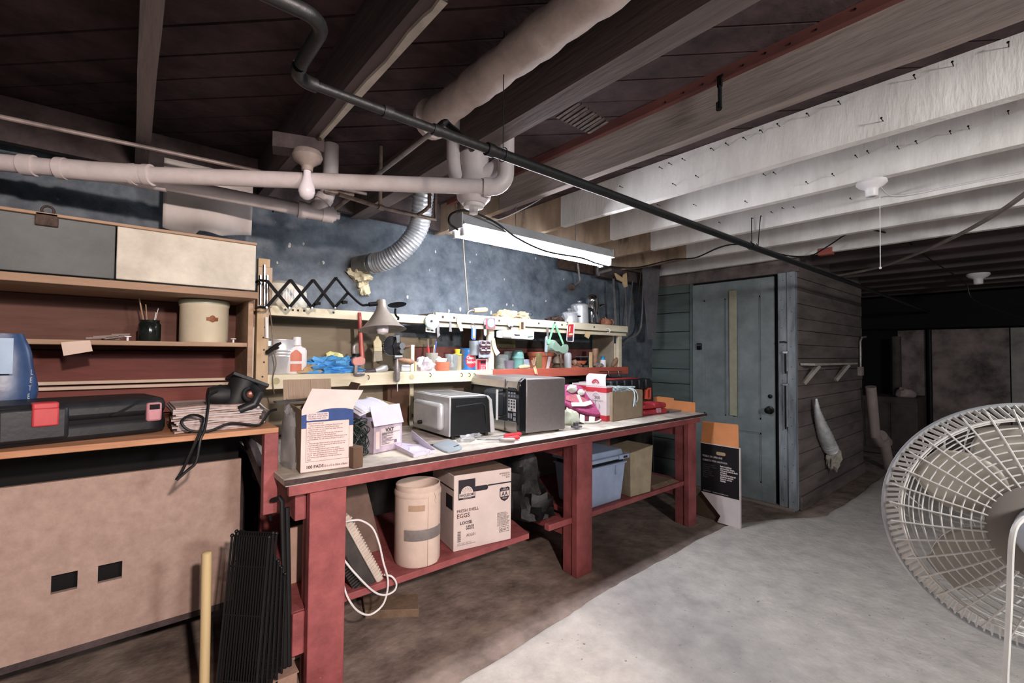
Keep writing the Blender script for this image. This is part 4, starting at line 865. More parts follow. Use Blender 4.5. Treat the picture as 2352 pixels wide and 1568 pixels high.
for x, y in ((.03, .03), (.25, .03), (.03, .41), (.25, .41)): part('foot', MB().cyl(T @ V((x, y, -.0165)), T @ V((x, y, .001)), .012, n=12), MATS['black_rubber'], to)

# microwave, its door facing left
T = Matrix.Translation((1.722, 1.958, .862)) @ Matrix.Rotation(-.075, 4, 'Z')
mw_ = thing('microwave', 'large black and silver microwave with a keypad in the middle of the workbench', 'microwave', (1.9, 2.2, BZ))
M('mw_side', '7c7676', .4, metal=.35, var=.06, scale=60, bump=.03); M('mw_black', '0d0f13', .12, var=.1, spec=.6); M('mw_silver', 'a8a49c', .35, metal=.8, var=.05)
Lf, Hm = .53, .315
part('cabinet', MB().box(.03, .335, 0, Lf, 0, Hm, T), MATS['mw_side'], mw_, bevel=.008)
part('bezel', MB().prism([(.03, 0), (.03, Hm+.002), (.012, Hm+.0), (-.012, Hm-.02), (-.02, Hm-.05), (-.02, .03), (-.006, .0)], 'xz', -.002, Lf+.002, T), MATS['mw_black'], mw_, bevel=.004)
part('trim_upper', MB().prism([(.028, Hm+.004), (.012, Hm+.003), (-.013, Hm-.017), (-.022, Hm-.058), (-.018, Hm-.058), (.0, Hm-.02), (.02, Hm-.006)], 'xz', .022, Lf, T), MATS['mw_silver'], mw_)
part('trim_lower', MB().prism([(-.0225, .062), (-.0215, .022), (-.007, -.002), (-.002, .002), (-.018, .03), (-.019, .062)], 'xz', .022, Lf, T), MATS['mw_silver'], mw_)
for z0, z1 in ((.004, .062), (Hm-.058, Hm-.008)): part('door_seam', MB().box(-.0238, -.018, .135, .138, z0, z1, T), MATS['ink'], mw_)
part('door_glass', MB().box(-.0215, -.0195, .16, Lf-.03, .075, Hm-.065, T), M('mw_glass', '151b22', .06, var=.1, spec=.8), mw_)
hd = part('door_handle', MB().tube([T @ V(p) for p in ((-.055, .172, .065), (-.055, .172, .245))], .0075, 10), MATS['oven_silver'], mw_)
part('handle_post', MB().cyl(T @ V((-.02, .172, .085)), T @ V((-.055, .172, .085)), .006, n=8).cyl(T @ V((-.02, .172, .228)), T @ V((-.055, .172, .228)), .006, n=8), MATS['chrome'], hd)
ox = T @ V((-.0208, .125, 0)); nx = -T.col[1].to_3d()
kp = part('keypad', patch(MB(), ox, nx, Z_, .018, .098, .125, .195, .0012), M('key_white', 'c3c5c6', .5, var=.05), mw_, smooth=0)
mb = MB()
for r in range(4):
    for c in range(3):
        if r < 3 or c == 1: patch(mb, ox, nx, Z_, .022+.026*c, .038+.026*c, .179-.017*r, .19-.017*r, .002)
part('keys', mb, MATS['ink'], kp, smooth=0)
for r in range(4):
    for c in range(3):
        if r < 3 or c == 1: words(mw_, '0' if r == 3 else str(r*3+c+1), ox+nx*(.0275+.026*c)+Z_*(.181-.017*r), nx, Z_, .008, MATS['key_white'], lift=.0026, name='key_number')
mb = MB()
for c in range(3):
    for r in range(2): patch(mb, ox, nx, Z_, .02+.027*c, .04+.027*c, .225-.018*r, .236-.018*r, .0012)
for c in (0, 1): patch(mb, ox, nx, Z_, .02+.024*c, .038+.024*c, .082, .112, .0012)
patch(mb, ox, nx, Z_, .072, .098, .1, .118, .0012); patch(mb, ox, nx, Z_, .072, .098, .072, .094, .0012)
part('function_keys', mb, M('key_grey', '7c8288', .45, var=.08), mw_, smooth=0)
part('display', patch(MB(), ox, nx, Z_, .018, .098, .245, .262, .0012), M('lcd', '2a3338', .1, var=.1), mw_, smooth=0)
words(mw_, 'Cuisinart', ox+nx*.016+Z_*.058, nx, Z_, .018, MATS['key_white'], width=.085)
for x, y in ((.06, .04), (.3, .04), (.06, .49), (.3, .49)): part('foot', MB().cyl(T @ V((x, y, -.0105)), T @ V((x, y, .002)), .014, n=12), MATS['black_rubber'], mw_)

# pink padded infant seat pad with white harness, leaning
M('pink_plush', '9a4068', .95, var=.18, scale=50, bump=.5, bscale=120); M('rose', 'a85f68', .9, var=.12, scale=30); M('strap_white', 'd2d2c6', .8, var=.06); M('maroon', '5c1a30', .8, var=.1)
se = thing('infant_seat', 'pink plush infant seat with white harness straps leaning beside the microwave', 'infant seat', (2.42, 2.15, BZ))
def sp(px, py, d=0):
    t = (py-886)/70; p = at(px, py, 'y', 2.24-.16*t-d); return p
out = [(1275, 893), (1296, 885), (1313, 885), (1329, 887), (1338, 895), (1348, 911), (1361, 925), (1376, 936), (1383, 946), (1380, 953), (1367, 956), (1345, 951), (1320, 943), (1296, 930), (1278, 915)]
ring = smoothpath([sp(*p) for p in out+[out[0]]], 4)[:-1]; cen = sum(ring, V())/len(ring)
nn = V((-.25, -.85, .5)).normalized()
mb = MB(); k = len(ring)
for s, h in ((1.0, -.012), (1.03, .0), (1.0, .012), (.93, .02), (.8, .02), (.5, .012)): mb.v += [cen+(p-cen)*s+nn*h for p in ring]
for r in range(5):
    for i in range(k): mb.f.append((r*k+i, r*k+(i+1) % k, (r+1)*k+(i+1) % k, (r+1)*k+i))
mb.f += [tuple(range(5*k, 6*k)), tuple(range(k-1, -1, -1))]
part('pad', mb, MATS['pink_plush'], se)
inner = [sp(*p)+nn*.022 for p in ((1297, 912), (1318, 908), (1340, 917), (1352, 928), (1345, 932), (1316, 928), (1296, 921))]
part('inlay', MB().sheet(inner, .004, nn), MATS['rose'], se)
part('cross_strap', MB().sheet([sp(*p)+nn*.03 for p in ((1307, 928), (1333, 928), (1351, 923), (1357, 931), (1340, 937), (1309, 937))], .008, nn), MATS['strap_white'], se, bevel=.002)
part('down_strap', MB().sheet([sp(*p)+nn*.028 for p in ((1319, 910), (1326, 910), (1334, 929), (1328, 930))], .006, nn), MATS['strap_white'], se)
part('buckle_pad', MB().lump(sp(1310, 897)+nn*.03, (.05, .02, .028), 3, .2, flat=False).lump(sp(1330, 905)+nn*.03, (.032, .018, .022), 6, .2, flat=False), MATS['strap_white'], se)
part('under_shell', MB().sheet([sp(*p)+V((0, .015, 0)) for p in ((1302, 936), (1320, 944), (1345, 953), (1383, 953), (1384, 962), (1370, 970), (1330, 967), (1306, 955))], .02), MATS['maroon'], se)
part('shell_panel', MB().sheet([sp(*p)+V((0, -.002, 0)) for p in ((1332, 951), (1342, 954), (1342, 972), (1331, 968))], .004).sheet([sp(*p)+V((0, -.002, 0)) for p in ((1353, 956), (1366, 957), (1364, 973), (1352, 972))], .004), MATS['strap_white'], se)
part('base_hoop', MB().tube(smoothpath([V((q.x, q.y, BZ+.007)) for q in (at(1290, 962, 'z', BZ), at(1310, 965, 'z', BZ), at(1335, 971, 'z', BZ), at(1370, 971, 'z', BZ), at(1384, 962, 'z', BZ))], 6), .007, 8), MATS['strap_white'], se)
part('fabric_fold', MB().lump((2.27, 2.1, BZ), (.05, .07, .1), 4, .35), M('pale_green', 'b5b8a4', .9, var=.12), se)
part('clip', MB().cbox((2.165, 1.94, BZ+.014), (.06, .045, .012)).cbox((2.165, 1.945, BZ+.03), (.03, .02, .022)), M('clip_grey', '6d6a70', .4, metal=.4), label='small grey clip lying right of the microwave on the workbench', cat='clip', bevel=.003)

# boxes of fairy lights
def light_box(x, y, w, d, h, lab, flap, rz=0):
    T = Matrix.Translation((x, y, BZ)) @ Matrix.Rotation(rz, 4, 'Z')
    t = thing('lights_box', lab, 'box', T @ V((w/2, d/2, 0)), group='white and red light boxes')
    part('body', MB().box(0, w, 0, d, 0, h, T), MATS['carton_white'], t, bevel=.001)
    for z0, z1 in ((h-.045, h-.012), (0, .04)): part('red_band', MB().box(-.0008, w+.0008, -.0008, d+.0008, z0, z1, T), MATS['ink_red'], t)
    if flap:
        part('top_flap', MB().sheet(smoothpath([T @ V((0, d-.004, h)), T @ V((-.004, d-.004, h+.06)), T @ V((.02, d-.01, h+.085))], 4)+smoothpath([T @ V((.02, .012, h+.085)), T @ V((-.004, .004, h+.06)), T @ V((0, .004, h))], 4), .002, T.col[0].to_3d()), MATS['carton_white'], t)
        o = T @ V((-.0015, d, 0)); u_ = -T.col[1].to_3d()
        words(t, '300', o+u_*(d*.42)+Z_*(h*.62), u_, Z_, .03, MATS['ink'], width=.05)
        words(t, 'CLEAR MINI LIGHTS', o+u_*(d*.2)+Z_*(h*.55), u_, Z_, .014, MATS['ink'], width=.12)
        for z, m in ((h+.042, 'ink_red'), (h-.045, 'carton_white')):
            mb = MB()
            for r0, r1 in ((.026, .036), (.014, .02)):
                A = arc(o+u_*(d*.5)+Z_*(z-.03), r0, .25, PI-.25, 10, u_, Z_); B_ = arc(o+u_*(d*.5)+Z_*(z-.03), r1, .25, PI-.25, 10, u_, Z_); k0 = len(mb.v)
                mb.v += [p+V((-.0022 if z < h else -.006, 0, 0)) for p in A+B_]; mb.f += [(k0+i, k0+i+1, k0+12+i, k0+11+i) for i in range(10)]
            part('arched_logo', mb, MATS[m], t, smooth=0)
        mb = MB()
        for i in range(3):
            b = o+u_*(d*(.3+.18*i))+Z_*(.07); mb.tube([b+V((-.002, 0, 0)), b+V((-.002, 0, .05+.02*(i % 2))), b+u_*.012+V((-.002, 0, .02))], .0012, 4)
        part('tree_print', mb, MATS['ink_faded'], t)
    return t
light_box(2.565, 2.02, .062, .185, .245, 'white and red box of 300 mini lights with its flap up, nearest the infant seat', True)
light_box(2.66, 2.27, .075, .16, .245, 'closed white and red lights box behind the plain brown carton', False)
light_box(2.76, 2.29, .075, .16, .25, 'second closed white and red lights box, next to the black case', False)
a = thing('toy_box', 'wide white box with a red top standing behind the infant seat', 'box', (2.38, 2.5, BZ))
part('body', MB().box(2.24, 2.52, 2.42, 2.62, BZ, BZ+.255), MATS['carton_white'], a, bevel=.002)
part('red_top', MB().box(2.238, 2.522, 2.418, 2.622, BZ+.23, BZ+.257), MATS['ink_red'], a, bevel=.002)
T = frame(at(1408, 968, 'z', BZ), at(1478, 957, 'z', BZ)); Wk = .375
kb = thing('brown_carton', 'plain brown carton with a white light string hanging over its front', 'box', T @ V((.19, .1, 0)))
part('body', MB().box(0, Wk, 0, .004, 0, .205, T).box(0, .004, 0, .22, 0, .205, T).box(Wk-.004, Wk, 0, .22, 0, .205, T).box(0, Wk, .216, .22, 0, .21, T).box(0, Wk, 0, .22, 0, .004, T), MATS['kraft'], kb)
mb = MB()
for s in range(8):
    pts = [T @ V((.2+.13*math.sin(1.7*i+s*1.1), .11+.08*math.cos(1.1*i+s*.7), .19+.04*math.sin(.9*i+s))) for i in range(14)]; mb.tube(smoothpath(pts, 3), .0035, 5)
pts = [T @ V(p) for p in ((.24, .05, .225), (.25, -.004, .2), (.245, -.012, .14), (.235, -.012, .09))]; mb.tube(smoothpath(pts, 5), .005, 6)
mb.tube(smoothpath([T @ V(p) for p in ((.26, .04, .225), (.275, -.005, .2), (.29, -.012, .15), (.27, -.012, .12), (.255, -.012, .16), (.265, -.012, .09))], 5), .004, 6)
part('light_string', mb, M('light_cord_white', 'b7c4c6', .5, var=.1), label='white light string heaped in the plain brown carton and hanging over its front', cat='light string', smooth=60)
# cases at the far end
cs = thing('black_tool_case', 'big black ribbed tool case with an orange-red latch at the far end of the workbench', 'tool case', (3.2, 2.42, BZ))
part('body', MB().box(2.93, 3.46, 2.26, 2.58, BZ, BZ+.17), MATS['case_black'], cs, bevel=.02)
part('lid', MB().box(2.915, 3.475, 2.245, 2.595, BZ+.172, BZ+.265), MATS['case_black'], cs, bevel=.02)
for i in range(5): part('rib', MB().box(2.97+.1*i, 3.02+.1*i, 2.232, 2.26, BZ+.175, BZ+.262), MATS['case_black'], cs, bevel=.008)
part('red_stripe', MB().box(3.0, 3.38, 2.3, 2.42, BZ+.264, BZ+.269), MATS['ink_red'], cs)
lt = MB(); y0 = 2.228
for a, b, c, d in ((3.385, 3.395, .09, .185), (3.425, 3.435, .09, .185), (3.385, 3.435, .09, .104), (3.385, 3.435, .17, .185)): lt.box(a, b, y0, y0+.03, BZ+c, BZ+d)
part('latch', lt, M('latch_orange', 'c8553f', .4, var=.08), cs, bevel=.003)
rc = thing('red_tool_case', 'small red plastic case lying in front of the black tool case', 'tool case', (3.2, 2.08, BZ))
T = Matrix.Translation((3.03, 2.03, BZ)) @ Matrix.Rotation(-.1, 4, 'Z')
M('case_red', 'a8333a', .35, var=.12, scale=12)
part('lower_shell', MB().box(0, .29, 0, .17, .0, .042, T), MATS['case_red'], rc, bevel=.012)
part('upper_shell', MB().box(.003, .287, .004, .166, .046, .088, T), MATS['case_red'], rc, bevel=.016)
part('hump', MB().box(.12, .2, -.004, .1, .05, .096, T), MATS['case_red'], rc, bevel=.015)
part('latch', MB().box(.15, .2, -.009, .01, .014, .05, T), MATS['latch_pink'], rc, bevel=.003)
part('flat_box', MB().box(3.36, 3.53, 2.0, 2.12, BZ, BZ+.012), MATS['galv'], label='thin grey box lying flat at the right end of the workbench', cat='box', bevel=.002)
os_ = thing('orange_card', 'orange cardboard sheet standing on the far right end of the workbench', 'cardboard', (3.562, 2.1, BZ))
M('orange_board', 'cf8755', .8, var=.06, scale=8)
xo = 3.562; q = [at(1597, 944, 'x', xo), at(1597, 924, 'x', xo), at(1548, 919, 'x', xo), at(1547, 914, 'x', xo), at(1513, 910, 'x', xo), at(1500, 925, 'x', xo)]
poly = [V((xo, q[0].y, BZ)), q[1], q[2], q[3], q[4], V((xo, q[4].y+.05, q[4].z-.01)), V((xo, q[4].y+.05, BZ))]
part('sheet', MB().sheet(poly, .006, X_), MATS['orange_board'], os_)

# ------------------------------------------------------------------ under the workbench
SZ = .3275
T = frame((1.262, 1.945, SZ), (1.571, 1.893, SZ)); ux = T.col[0].to_3d(); We, He, De = .333, .378, .3
eg = thing('egg_box', 'white carton printed FRESH SHELL EGGS on the lower shelf of the workbench', 'box', T @ V((We/2, De/2, 0)))
M('egg_white', 'cbbcb8', .75, var=.05, scale=8)
part('body', MB().box(0, We, 0, De, 0, He, T), MATS['egg_white'], eg, bevel=.003)
part('top_panel', MB().box(.002, We-.002, .002, De-.002, He-.001, He+.001, T), M('egg_top', '7a655a', .9, var=.12, scale=12), eg)
O = T.translation
lg = part('logo_panel', patch(MB(), O, ux, Z_, .024, .118, .252, .352, .0008), MATS['ink'], eg, smooth=0)
mb = MB(); c = O+ux*.071+Z_*.283; A = arc(c, .034, 0, PI, 16, ux, Z_); mb.v = [p+T.col[1].to_3d()*-.0016 for p in A]; mb.f = [tuple(range(17))]
part('sunrise_print', mb, MATS['egg_white'], lg, smooth=0)
mb = MB()
for i in range(7): mb.v += [c+T.col[1].to_3d()*-.002+ux*(r*math.cos(.35+.4*i+d))+Z_*(r*math.sin(.35+.4*i+d)) for r, d in ((.01, -.02), (.03, -.03), (.03, .03), (.01, .02))]; k = len(mb.v); mb.f.append((k-4, k-3, k-2, k-1))
part('rays_print', mb, MATS['ink'], lg, smooth=0)
part('ribbon_print', patch(MB(), O, ux, Z_, .028, .114, .262, .284, .002), MATS['egg_white'], lg, smooth=0)
words(eg, 'WHOLESOME', O+ux*.03+Z_*.267, ux, Z_, .02, MATS['ink'], width=.082, lift=.0026, bold=.0004)
words(eg, 'F A R M S', O+ux*.048+Z_*.2555, ux, Z_, .01, MATS['egg_white'], width=.046, lift=.0018)
part('stripe', patch(MB(), O, ux, Z_, .19, We, .302, .309, .0008), MATS['ink'], eg, smooth=0)
part('hand_hole', MB().prism(rrect(.112, .192, .284, .31, .012), 'xz', -.001, .004, T), MATS['ink'], eg)
words(eg, 'KEEP REFRIGERATED\nAT 45F (7C) OR\nBELOW', O+ux*.322+Z_*.352, ux, Z_, .011, MATS['ink'], align='RIGHT', width=.062)
sh = [(.262, .276), (.272, .283), (.292, .279), (.312, .283), (.322, .276), (.322, .235), (.312, .218), (.292, .208), (.272, .218), (.262, .235)]
mb = MB(); mb.v = [T @ V((a, -.0008, b)) for a, b in sh]; mb.f = [tuple(range(10))]; sp_ = part('shield', mb, MATS['ink'], eg, smooth=0)
part('shield_field', patch(MB(), O, ux, Z_, .266, .318, .234, .262, .0016), MATS['egg_white'], sp_, smooth=0)
words(eg, 'USDA', O+ux*.272+Z_*.266, ux, Z_, .013, MATS['egg_white'], width=.04, lift=.0022)
words(eg, 'AA', O+ux*.273+Z_*.237, ux, Z_, .032, MATS['ink'], width=.038, lift=.0022, bold=.0006)
words(eg, 'GRADE', O+ux*.277+Z_*.222, ux, Z_, .011, MATS['egg_white'], width=.03, lift=.0022)
words(eg, 'FRESH SHELL', O+ux*.016+Z_*.19, ux, Z_, .021, MATS['ink_brown'], width=.122, bold=.0003)
words(eg, 'EGGS', O+ux*.016+Z_*.162, ux, Z_, .03, MATS['ink_brown'], width=.07, bold=.0004)
words(eg, 'LOOSE', O+ux*.034+Z_*.128, ux, Z_, .021, MATS['ink'], width=.066, bold=.0006)
words(eg, 'LARGE\nWHITE', O+ux*.112+Z_*.11, ux, Z_, .014, MATS['ink'], align='RIGHT', width=.046, bold=.0004, spacing=.9)
words(eg, 'AUG/31', O+ux*.07+Z_*.063, ux, Z_, .021, MATS['ink'], width=.05)
words(eg, '# 2192   15 DOZ    KEEP COLD\nPACKED UNDER FEDERAL INSPECTION', O+ux*.02+Z_*.032, ux, Z_, .008, MATS['ink_faded'], width=.1)
mb = MB(); z = .044
while z < .098: h = rnd.choice((.0012, .002, .003)); patch(mb, O, ux, Z_, .021, .039, z, z+h); z += h+.0018
part('barcode', mb, MATS['ink'], eg, smooth=0)
words(eg, 'SAFE HANDLING\nINSTRUCTIONS: TO\nPREVENT ILLNESS\nFROM BACTERIA KEEP\nEGGS REFRIGERATED,\nCOOK EGGS UNTIL\nYOLKS ARE FIRM, AND\nCOOK FOODS WITH\nEGGS THOROUGHLY', O+ux*.248+Z_*.146, ux, Z_, .0095, MATS['ink'], width=.074, spacing=.85)
mb = MB()
for a, b, c, d in ((.262, .32, .048, .05), (.262, .32, .074, .076), (.262, .264, .048, .076), (.318, .32, .048, .076)): patch(mb, O, ux, Z_, a, b, c, d)
part('code_frame', mb, MATS['ink'], eg, smooth=0)
words(eg, 'G-517', O+ux*.267+Z_*.055, ux, Z_, .018, MATS['ink'], width=.047, bold=.0004)
ul = T.col[1].to_3d()*-1; mb = patch(MB(), T @ V((0, De, 0)), ul, Z_, .2, .285, .2, .27); part('side_logo', mb, MATS['ink'], eg, smooth=0)
part('side_stripe', patch(MB(), T @ V((0, De, 0)), ul, Z_, .0, De, .302, .309), MATS['ink'], eg, smooth=0)

dr = thing('cardboard_drum', 'white cardboard drum with a strip of grey tape on the lower shelf', 'drum', (1.09, 1.995, SZ))
M('drum_white', 'c9b5a9', .8, var=.06, scale=14); c = V((1.09, 1.998, SZ))
part('body', MB().lathe([(.001, .004), (.104, .0), (.108, .01), (.109, .34), (.104, .345), (.104, .362), (.099, .363), (.098, .02), (.001, .02)], c, 40), MATS['drum_white'], dr)
part('rim', MB().lathe([(.109, .315), (.1115, .32), (.1115, .335), (.107, .342), (.107, .315)], c, 40, cap=False), MATS['drum_white'], dr)
part('collar', MB().lathe([(.104, .338), (.106, .342), (.106, .366), (.101, .368), (.098, .364), (.098, .338)], c, 40, cap=False), MATS['drum_white'], dr)
af = math.atan2(-c.y, -c.x)
part('grey_tape', MB().lathe([(.1122, .125), (.1132, .128), (.1132, .172), (.1122, .175)], c, 24, a0=af-.55, a1=af+1.25), M('duct_tape', '77706e', .5, var=.1, scale=30, bump=.2), dr)
e_ = lambda a, r, z: c+V((r*math.cos(a), r*math.sin(a), z))
part('lap_edge', MB().sheet([e_(af+.45, .1095, .005), e_(af+.45, .1125, .005), e_(af+.45, .1125, .325), e_(af+.45, .1095, .325)], .002).lathe([(.1112, .004), (.1115, .006), (.1115, .325), (.1112, .327)], c, 8, a0=af+.45, a1=af+1.0), MATS['drum_white'], dr)
part('old_tape', MB().lathe([(.1095, .26), (.1098, .262), (.1098, .285), (.1095, .287)], c, 16, a0=af-.4, a1=af+.3), M('old_tape', 'a98d78', .6, var=.12), dr)
part('tie_string', MB().tube(smoothpath([e_(af+.75, .113, .335), e_(af+.8, .118, .31), e_(af+.76, .114, .3), e_(af+.85, .115, .285)], 5), .002, 5), MATS['string'], dr)

# heater with white cord
he = thing('space_heater', 'dusty black-grilled space heater with a looped white cord on the lower shelf', 'heater', (.84, 2.0, SZ))
T = Matrix.Translation((.872, 1.9, SZ+.004)) @ Matrix.Rotation(-.47, 4, 'Y')
M('heater_white', 'bdb0a6', .6, var=.1, scale=16); M('heater_dark', '3a3634', .6, var=.2, scale=20)
part('white_casing', MB().box(-.028, .004, 0, .24, 0, .35, T), MATS['heater_white'], he, bevel=.004)
part('dark_casing', MB().box(-.085, -.028, .002, .238, .012, .34, T), MATS['heater_dark'], he, bevel=.005)
part('grille_core', MB().box(-.11, -.085, .012, .228, .03, .315, T), MATS['black_soft'], he)
for i in range(22):
    z = .034+.0128*i; part('grille_fin', MB().box(-.118, -.084, .006, .234, z, z+.005, T), MATS['heater_dark'], he)
for i in range(22): part('casing_rib', MB().box(-.02, .0085, -.003, .01, .02+.0148*i, .026+.0148*i, T), MATS['heater_white'], he)
part('top_cap', MB().box(-.1, .0, .01, .23, .345, .375, T), MATS['heater_white'], he, bevel=.01)
zz = lambda a, b, y=1.866: at(770+a/2.987, 1140+b/2.987, 'y', y)
part('cord', MB().tube(smoothpath([zz(60, 175, 1.885), zz(120, 163), zz(180, 165), zz(255, 215), zz(300, 320), zz(330, 450), zz(360, 560), zz(355, 660), zz(320, 750), zz(235, 810), zz(150, 780), zz(85, 690), zz(50, 580, 1.89)], 8), .0042, 7), MATS['white_plastic'], he)
part('cord', MB().tube(smoothpath([zz(50, 420, 1.89), zz(130, 520), zz(250, 640), zz(330, 675), zz(400, 650), zz(420, 600), zz(390, 550), zz(335, 535, 1.89)], 8), .0042, 7), MATS['white_plastic'], he)
part('leaning_board', MB().sheet([V((.72, 2.2, SZ)), V((1.0, 2.2, SZ)), V((.93, 2.3, .73)), V((.72, 2.3, .73))], .008), M('panel_brown', '6d5850', .85, var=.18, scale=8), label='brown board leaning behind the heater on the lower shelf', cat='board')
a = [at(*p, 'z', .0) for p in ((832, 1382), (958, 1376), (962, 1412), (838, 1416))]
part('floor_plank', MB().hexa([V((p.x, p.y, -.012)) for p in a], [V((p.x, p.y, .03)) for p in a]), M('plank_tan', '7b6654', .9, var=.2, scale=9, bump=.3), label='short dusty plank lying on the floor under the workbench', cat='plank', bevel=.003)
# black sack, blue tote, bags
part('black_sack', MB().lump((1.87, 2.25, SZ), (.16, .22, .4), 5, .34, 28, 18).lump((1.93, 2.08, SZ), (.1, .12, .17), 9, .4, 20, 12), M('sack_black', '09090c', .55, var=.3, scale=16, bump=.5, bscale=20), label='slumped black sack on the lower shelf right of the egg carton', cat='bag')
part('kraft_parcel', MB().lump((1.74, 2.45, SZ), (.09, .1, .42), 2, .18), MATS['kraft_dark'], label='brown paper parcel in the dark behind the egg carton', cat='parcel')
tb = thing('blue_tote', 'pale blue plastic tote with a loose lid on the lower shelf', 'tote', (2.43, 2.05, .333))
M('tote_blue', '9dacc8', .45, var=.08, scale=10)
x0, x1, y0, y1, zb = 2.235, 2.615, 1.895, 2.2, .3335
def tap(g, z): return [V((x0+g, y0+g, z)), V((x1-g, y0+g, z)), V((x1-g, y1-g, z)), V((x0+g, y1-g, z))]
part('tub', MB().hexa(tap(.022, zb), tap(.0, zb+.255)), MATS['tote_blue'], tb, bevel=.008)
part('rim', MB().hexa(tap(-.006, zb+.25), tap(-.008, zb+.262)), MATS['tote_blue'], tb, bevel=.003)
part('gap', MB().hexa(tap(.012, zb+.262), tap(.012, zb+.29)), MATS['sack_black'], tb)
part('lid', MB().hexa(tap(-.012, zb+.287), [p+V((0, 0, .02 if i < 2 else .03)) for i, p in enumerate(tap(-.01, zb+.29))]).hexa(tap(.012, zb+.305), tap(.02, zb+.345)), MATS['tote_blue'], tb, bevel=.005)
part('handle', MB().box(2.52, 2.63, 1.872, 1.898, zb+.285, zb+.315), MATS['tote_blue'], tb, bevel=.004)
part('handle_slot', MB().box(2.56, 2.6, 1.869, 1.874, zb+.292, zb+.306), MATS['ink'], tb)
part('grip_rib', MB().box(2.5, 2.515, 1.886, 1.9, zb+.19, zb+.25), MATS['tote_blue'], tb, bevel=.003)
kb2 = MB().hexa([V(p) for p in ((2.68, 1.9, .334), (2.9, 1.885, .334), (2.92, 2.15, .334), (2.7, 2.16, .334))], [V(p) for p in ((2.685, 1.905, .635), (2.955, 1.9, .66), (2.96, 2.13, .66), (2.7, 2.15, .635))])
part('kraft_bag', kb2, M('kraft_pale', 'a3937c', .85, var=.12, scale=9, bump=.25), label='brown paper grocery bag beside the pale blue tote', cat='paper bag', bevel=.004)
for i in range(4):
    part('cardboard_sheet', MB().box(2.965+.006*i, 3.31-.01*i, 1.9+.01*i, 2.35, .3335+.0045*i, .3375+.0045*i), M('card_flat', '8a7562', .9, var=.12), label='flat cardboard sheet in the low stack right of the paper grocery bag', cat='cardboard', group='flat cardboard sheets on the lower shelf')
# black and white carton by the right leg
xc = 3.6; yA, yB = 1.562, 1.868; zt = .605
fc = thing('display_carton', 'flattened black carton with an orange flap standing by the right bench leg', 'carton', (xc, 1.7, 0))
part('lower_panel', MB().sheet([V((xc, yA, -.0)), V((xc, 1.735, .0)), V((xc, 1.71, .055)), V((xc, yB+.0, .215)), V((xc, yB, .25)), V((xc, yA, .25))], .012, X_), MATS['carton_white'], fc)
part('brown_flap', MB().sheet([V((xc+.03, 1.735, .0)), V((xc+.03, 1.705, .05)), V((xc+.03, yB+.01, .22)), V((xc+.05, yB+.1, .1)), V((xc+.05, yB+.06, .0))], .006), MATS['kraft_dark'], fc)
part('black_panel', MB().box(xc-.007, xc+.012, yA, yB, .215, zt), M('carton_black', '141316', .5, var=.15, scale=20), fc)
part('white_edge', MB().box(xc-.008, xc+.013, yA-.006, yA, .0, zt).box(xc-.008, xc+.013, yA-.006, yB, zt, zt+.005), MATS['carton_white'], fc)
part('orange_flap', MB().sheet([V((xc, yA+.005, zt)), V((xc, yB, zt)), V((xc+.08, yB+.03, zt+.165)), V((xc+.08, yA+.05, zt+.17)), V((xc+.075, yA+.04, zt+.165))], .005), MATS['orange_board'], fc)
u_ = V((0, -1, 0)); o = V((xc-.0072, yB, 0))
mb = MB(); mb.v = [V((xc-.0085, y, z)) for y, z in rrect(1.665, 1.74, .53, .556, .012)]; mb.f = [tuple(range(len(mb.v)))]
part('hand_hole', mb, M('hole_tan', 'a88f70', .8), fc, smooth=0)
words(fc, 'MUEBLE DE CARAVANE', o+u_*.016+Z_*.5, u_, Z_, .022, MATS['carton_white'], width=.16)
words(fc, 'CUBIERTA PARA CARAVANA', o+u_*.016+Z_*.468, u_, Z_, .022, MATS['carton_white'], width=.2)
words(fc, '\n'.join(('Retirez la housse', 'et placez la housse', 'sur le toit', 'en partant de', 'la face avant', 'sur une surface', 'propre.')), o+u_*.018+Z_*.435, u_, Z_, .017, M('ink_grey', '5c5a60', .7), width=.11, spacing=.95)
words(fc, '\n'.join(('Retire la cubierta', 'sobre un lugar limpio.', 'Coloque la cubierta desde', 'el frente y', 'baje los lados hasta que', 'quede bien ajustada.', 'Sujete las correas', 'de abajo.')), o+u_*.16+Z_*.44, u_, Z_, .017, MATS['carton_white'], width=.135, spacing=.95, bold=.0008)
words(fc, 'IMPORTED    WWW.COVERS.COM', o+u_*.02+Z_*.225, u_, Z_, .011, MATS['carton_white'], width=.2)
# ================================================================== WALL SHELF OVER THE WORKBENCH
M('shelf_cream', 'd3cbb4', .6, var=.08, scale=8, bump=.2, stretch=(.2, 1, 1), col2='b3a98f', spots=('8d8068', 40, .76))
M('plywood', '8f8574', .8, var=.12, scale=6, bump=.2, stretch=(.2, 1, 1), col2='776c5c'); M('red_back', '875450', .8, var=.2, scale=8, col2='663b38')
M('brown_paint', '5a4234', .8, var=.2, scale=8, bump=.2)
M('terracotta', 'b05f45', .75, var=.12, scale=14, bump=.1); M('clear_glass', 'c9d3d3', .08, var=.03, trans=.7, alpha=.6, spec=.6)
M('aluminium', 'c2c4c7', .32, metal=.4, var=.08, scale=18); M('bristle', '8d8675', .8, var=.3, scale=60, stretch=(8, 8, .4))
M('wood_handle', '8b6b55', .6, var=.2, scale=14); M('pale_wood', 'c8ad86', .6, var=.12, scale=12)
ws = thing('wall_shelf', 'cream and red two-tier wall shelf full of small things above the workbench', 'shelf', (2, 2.65, 1.15))
ZL, ZU = 1.207, 1.552
part('post', MB().box(.468, .52, 2.47, 2.51, 1.155, 1.775), MATS['pine_post'], ws, bevel=.002, label='bare pine post')
hs = MB()
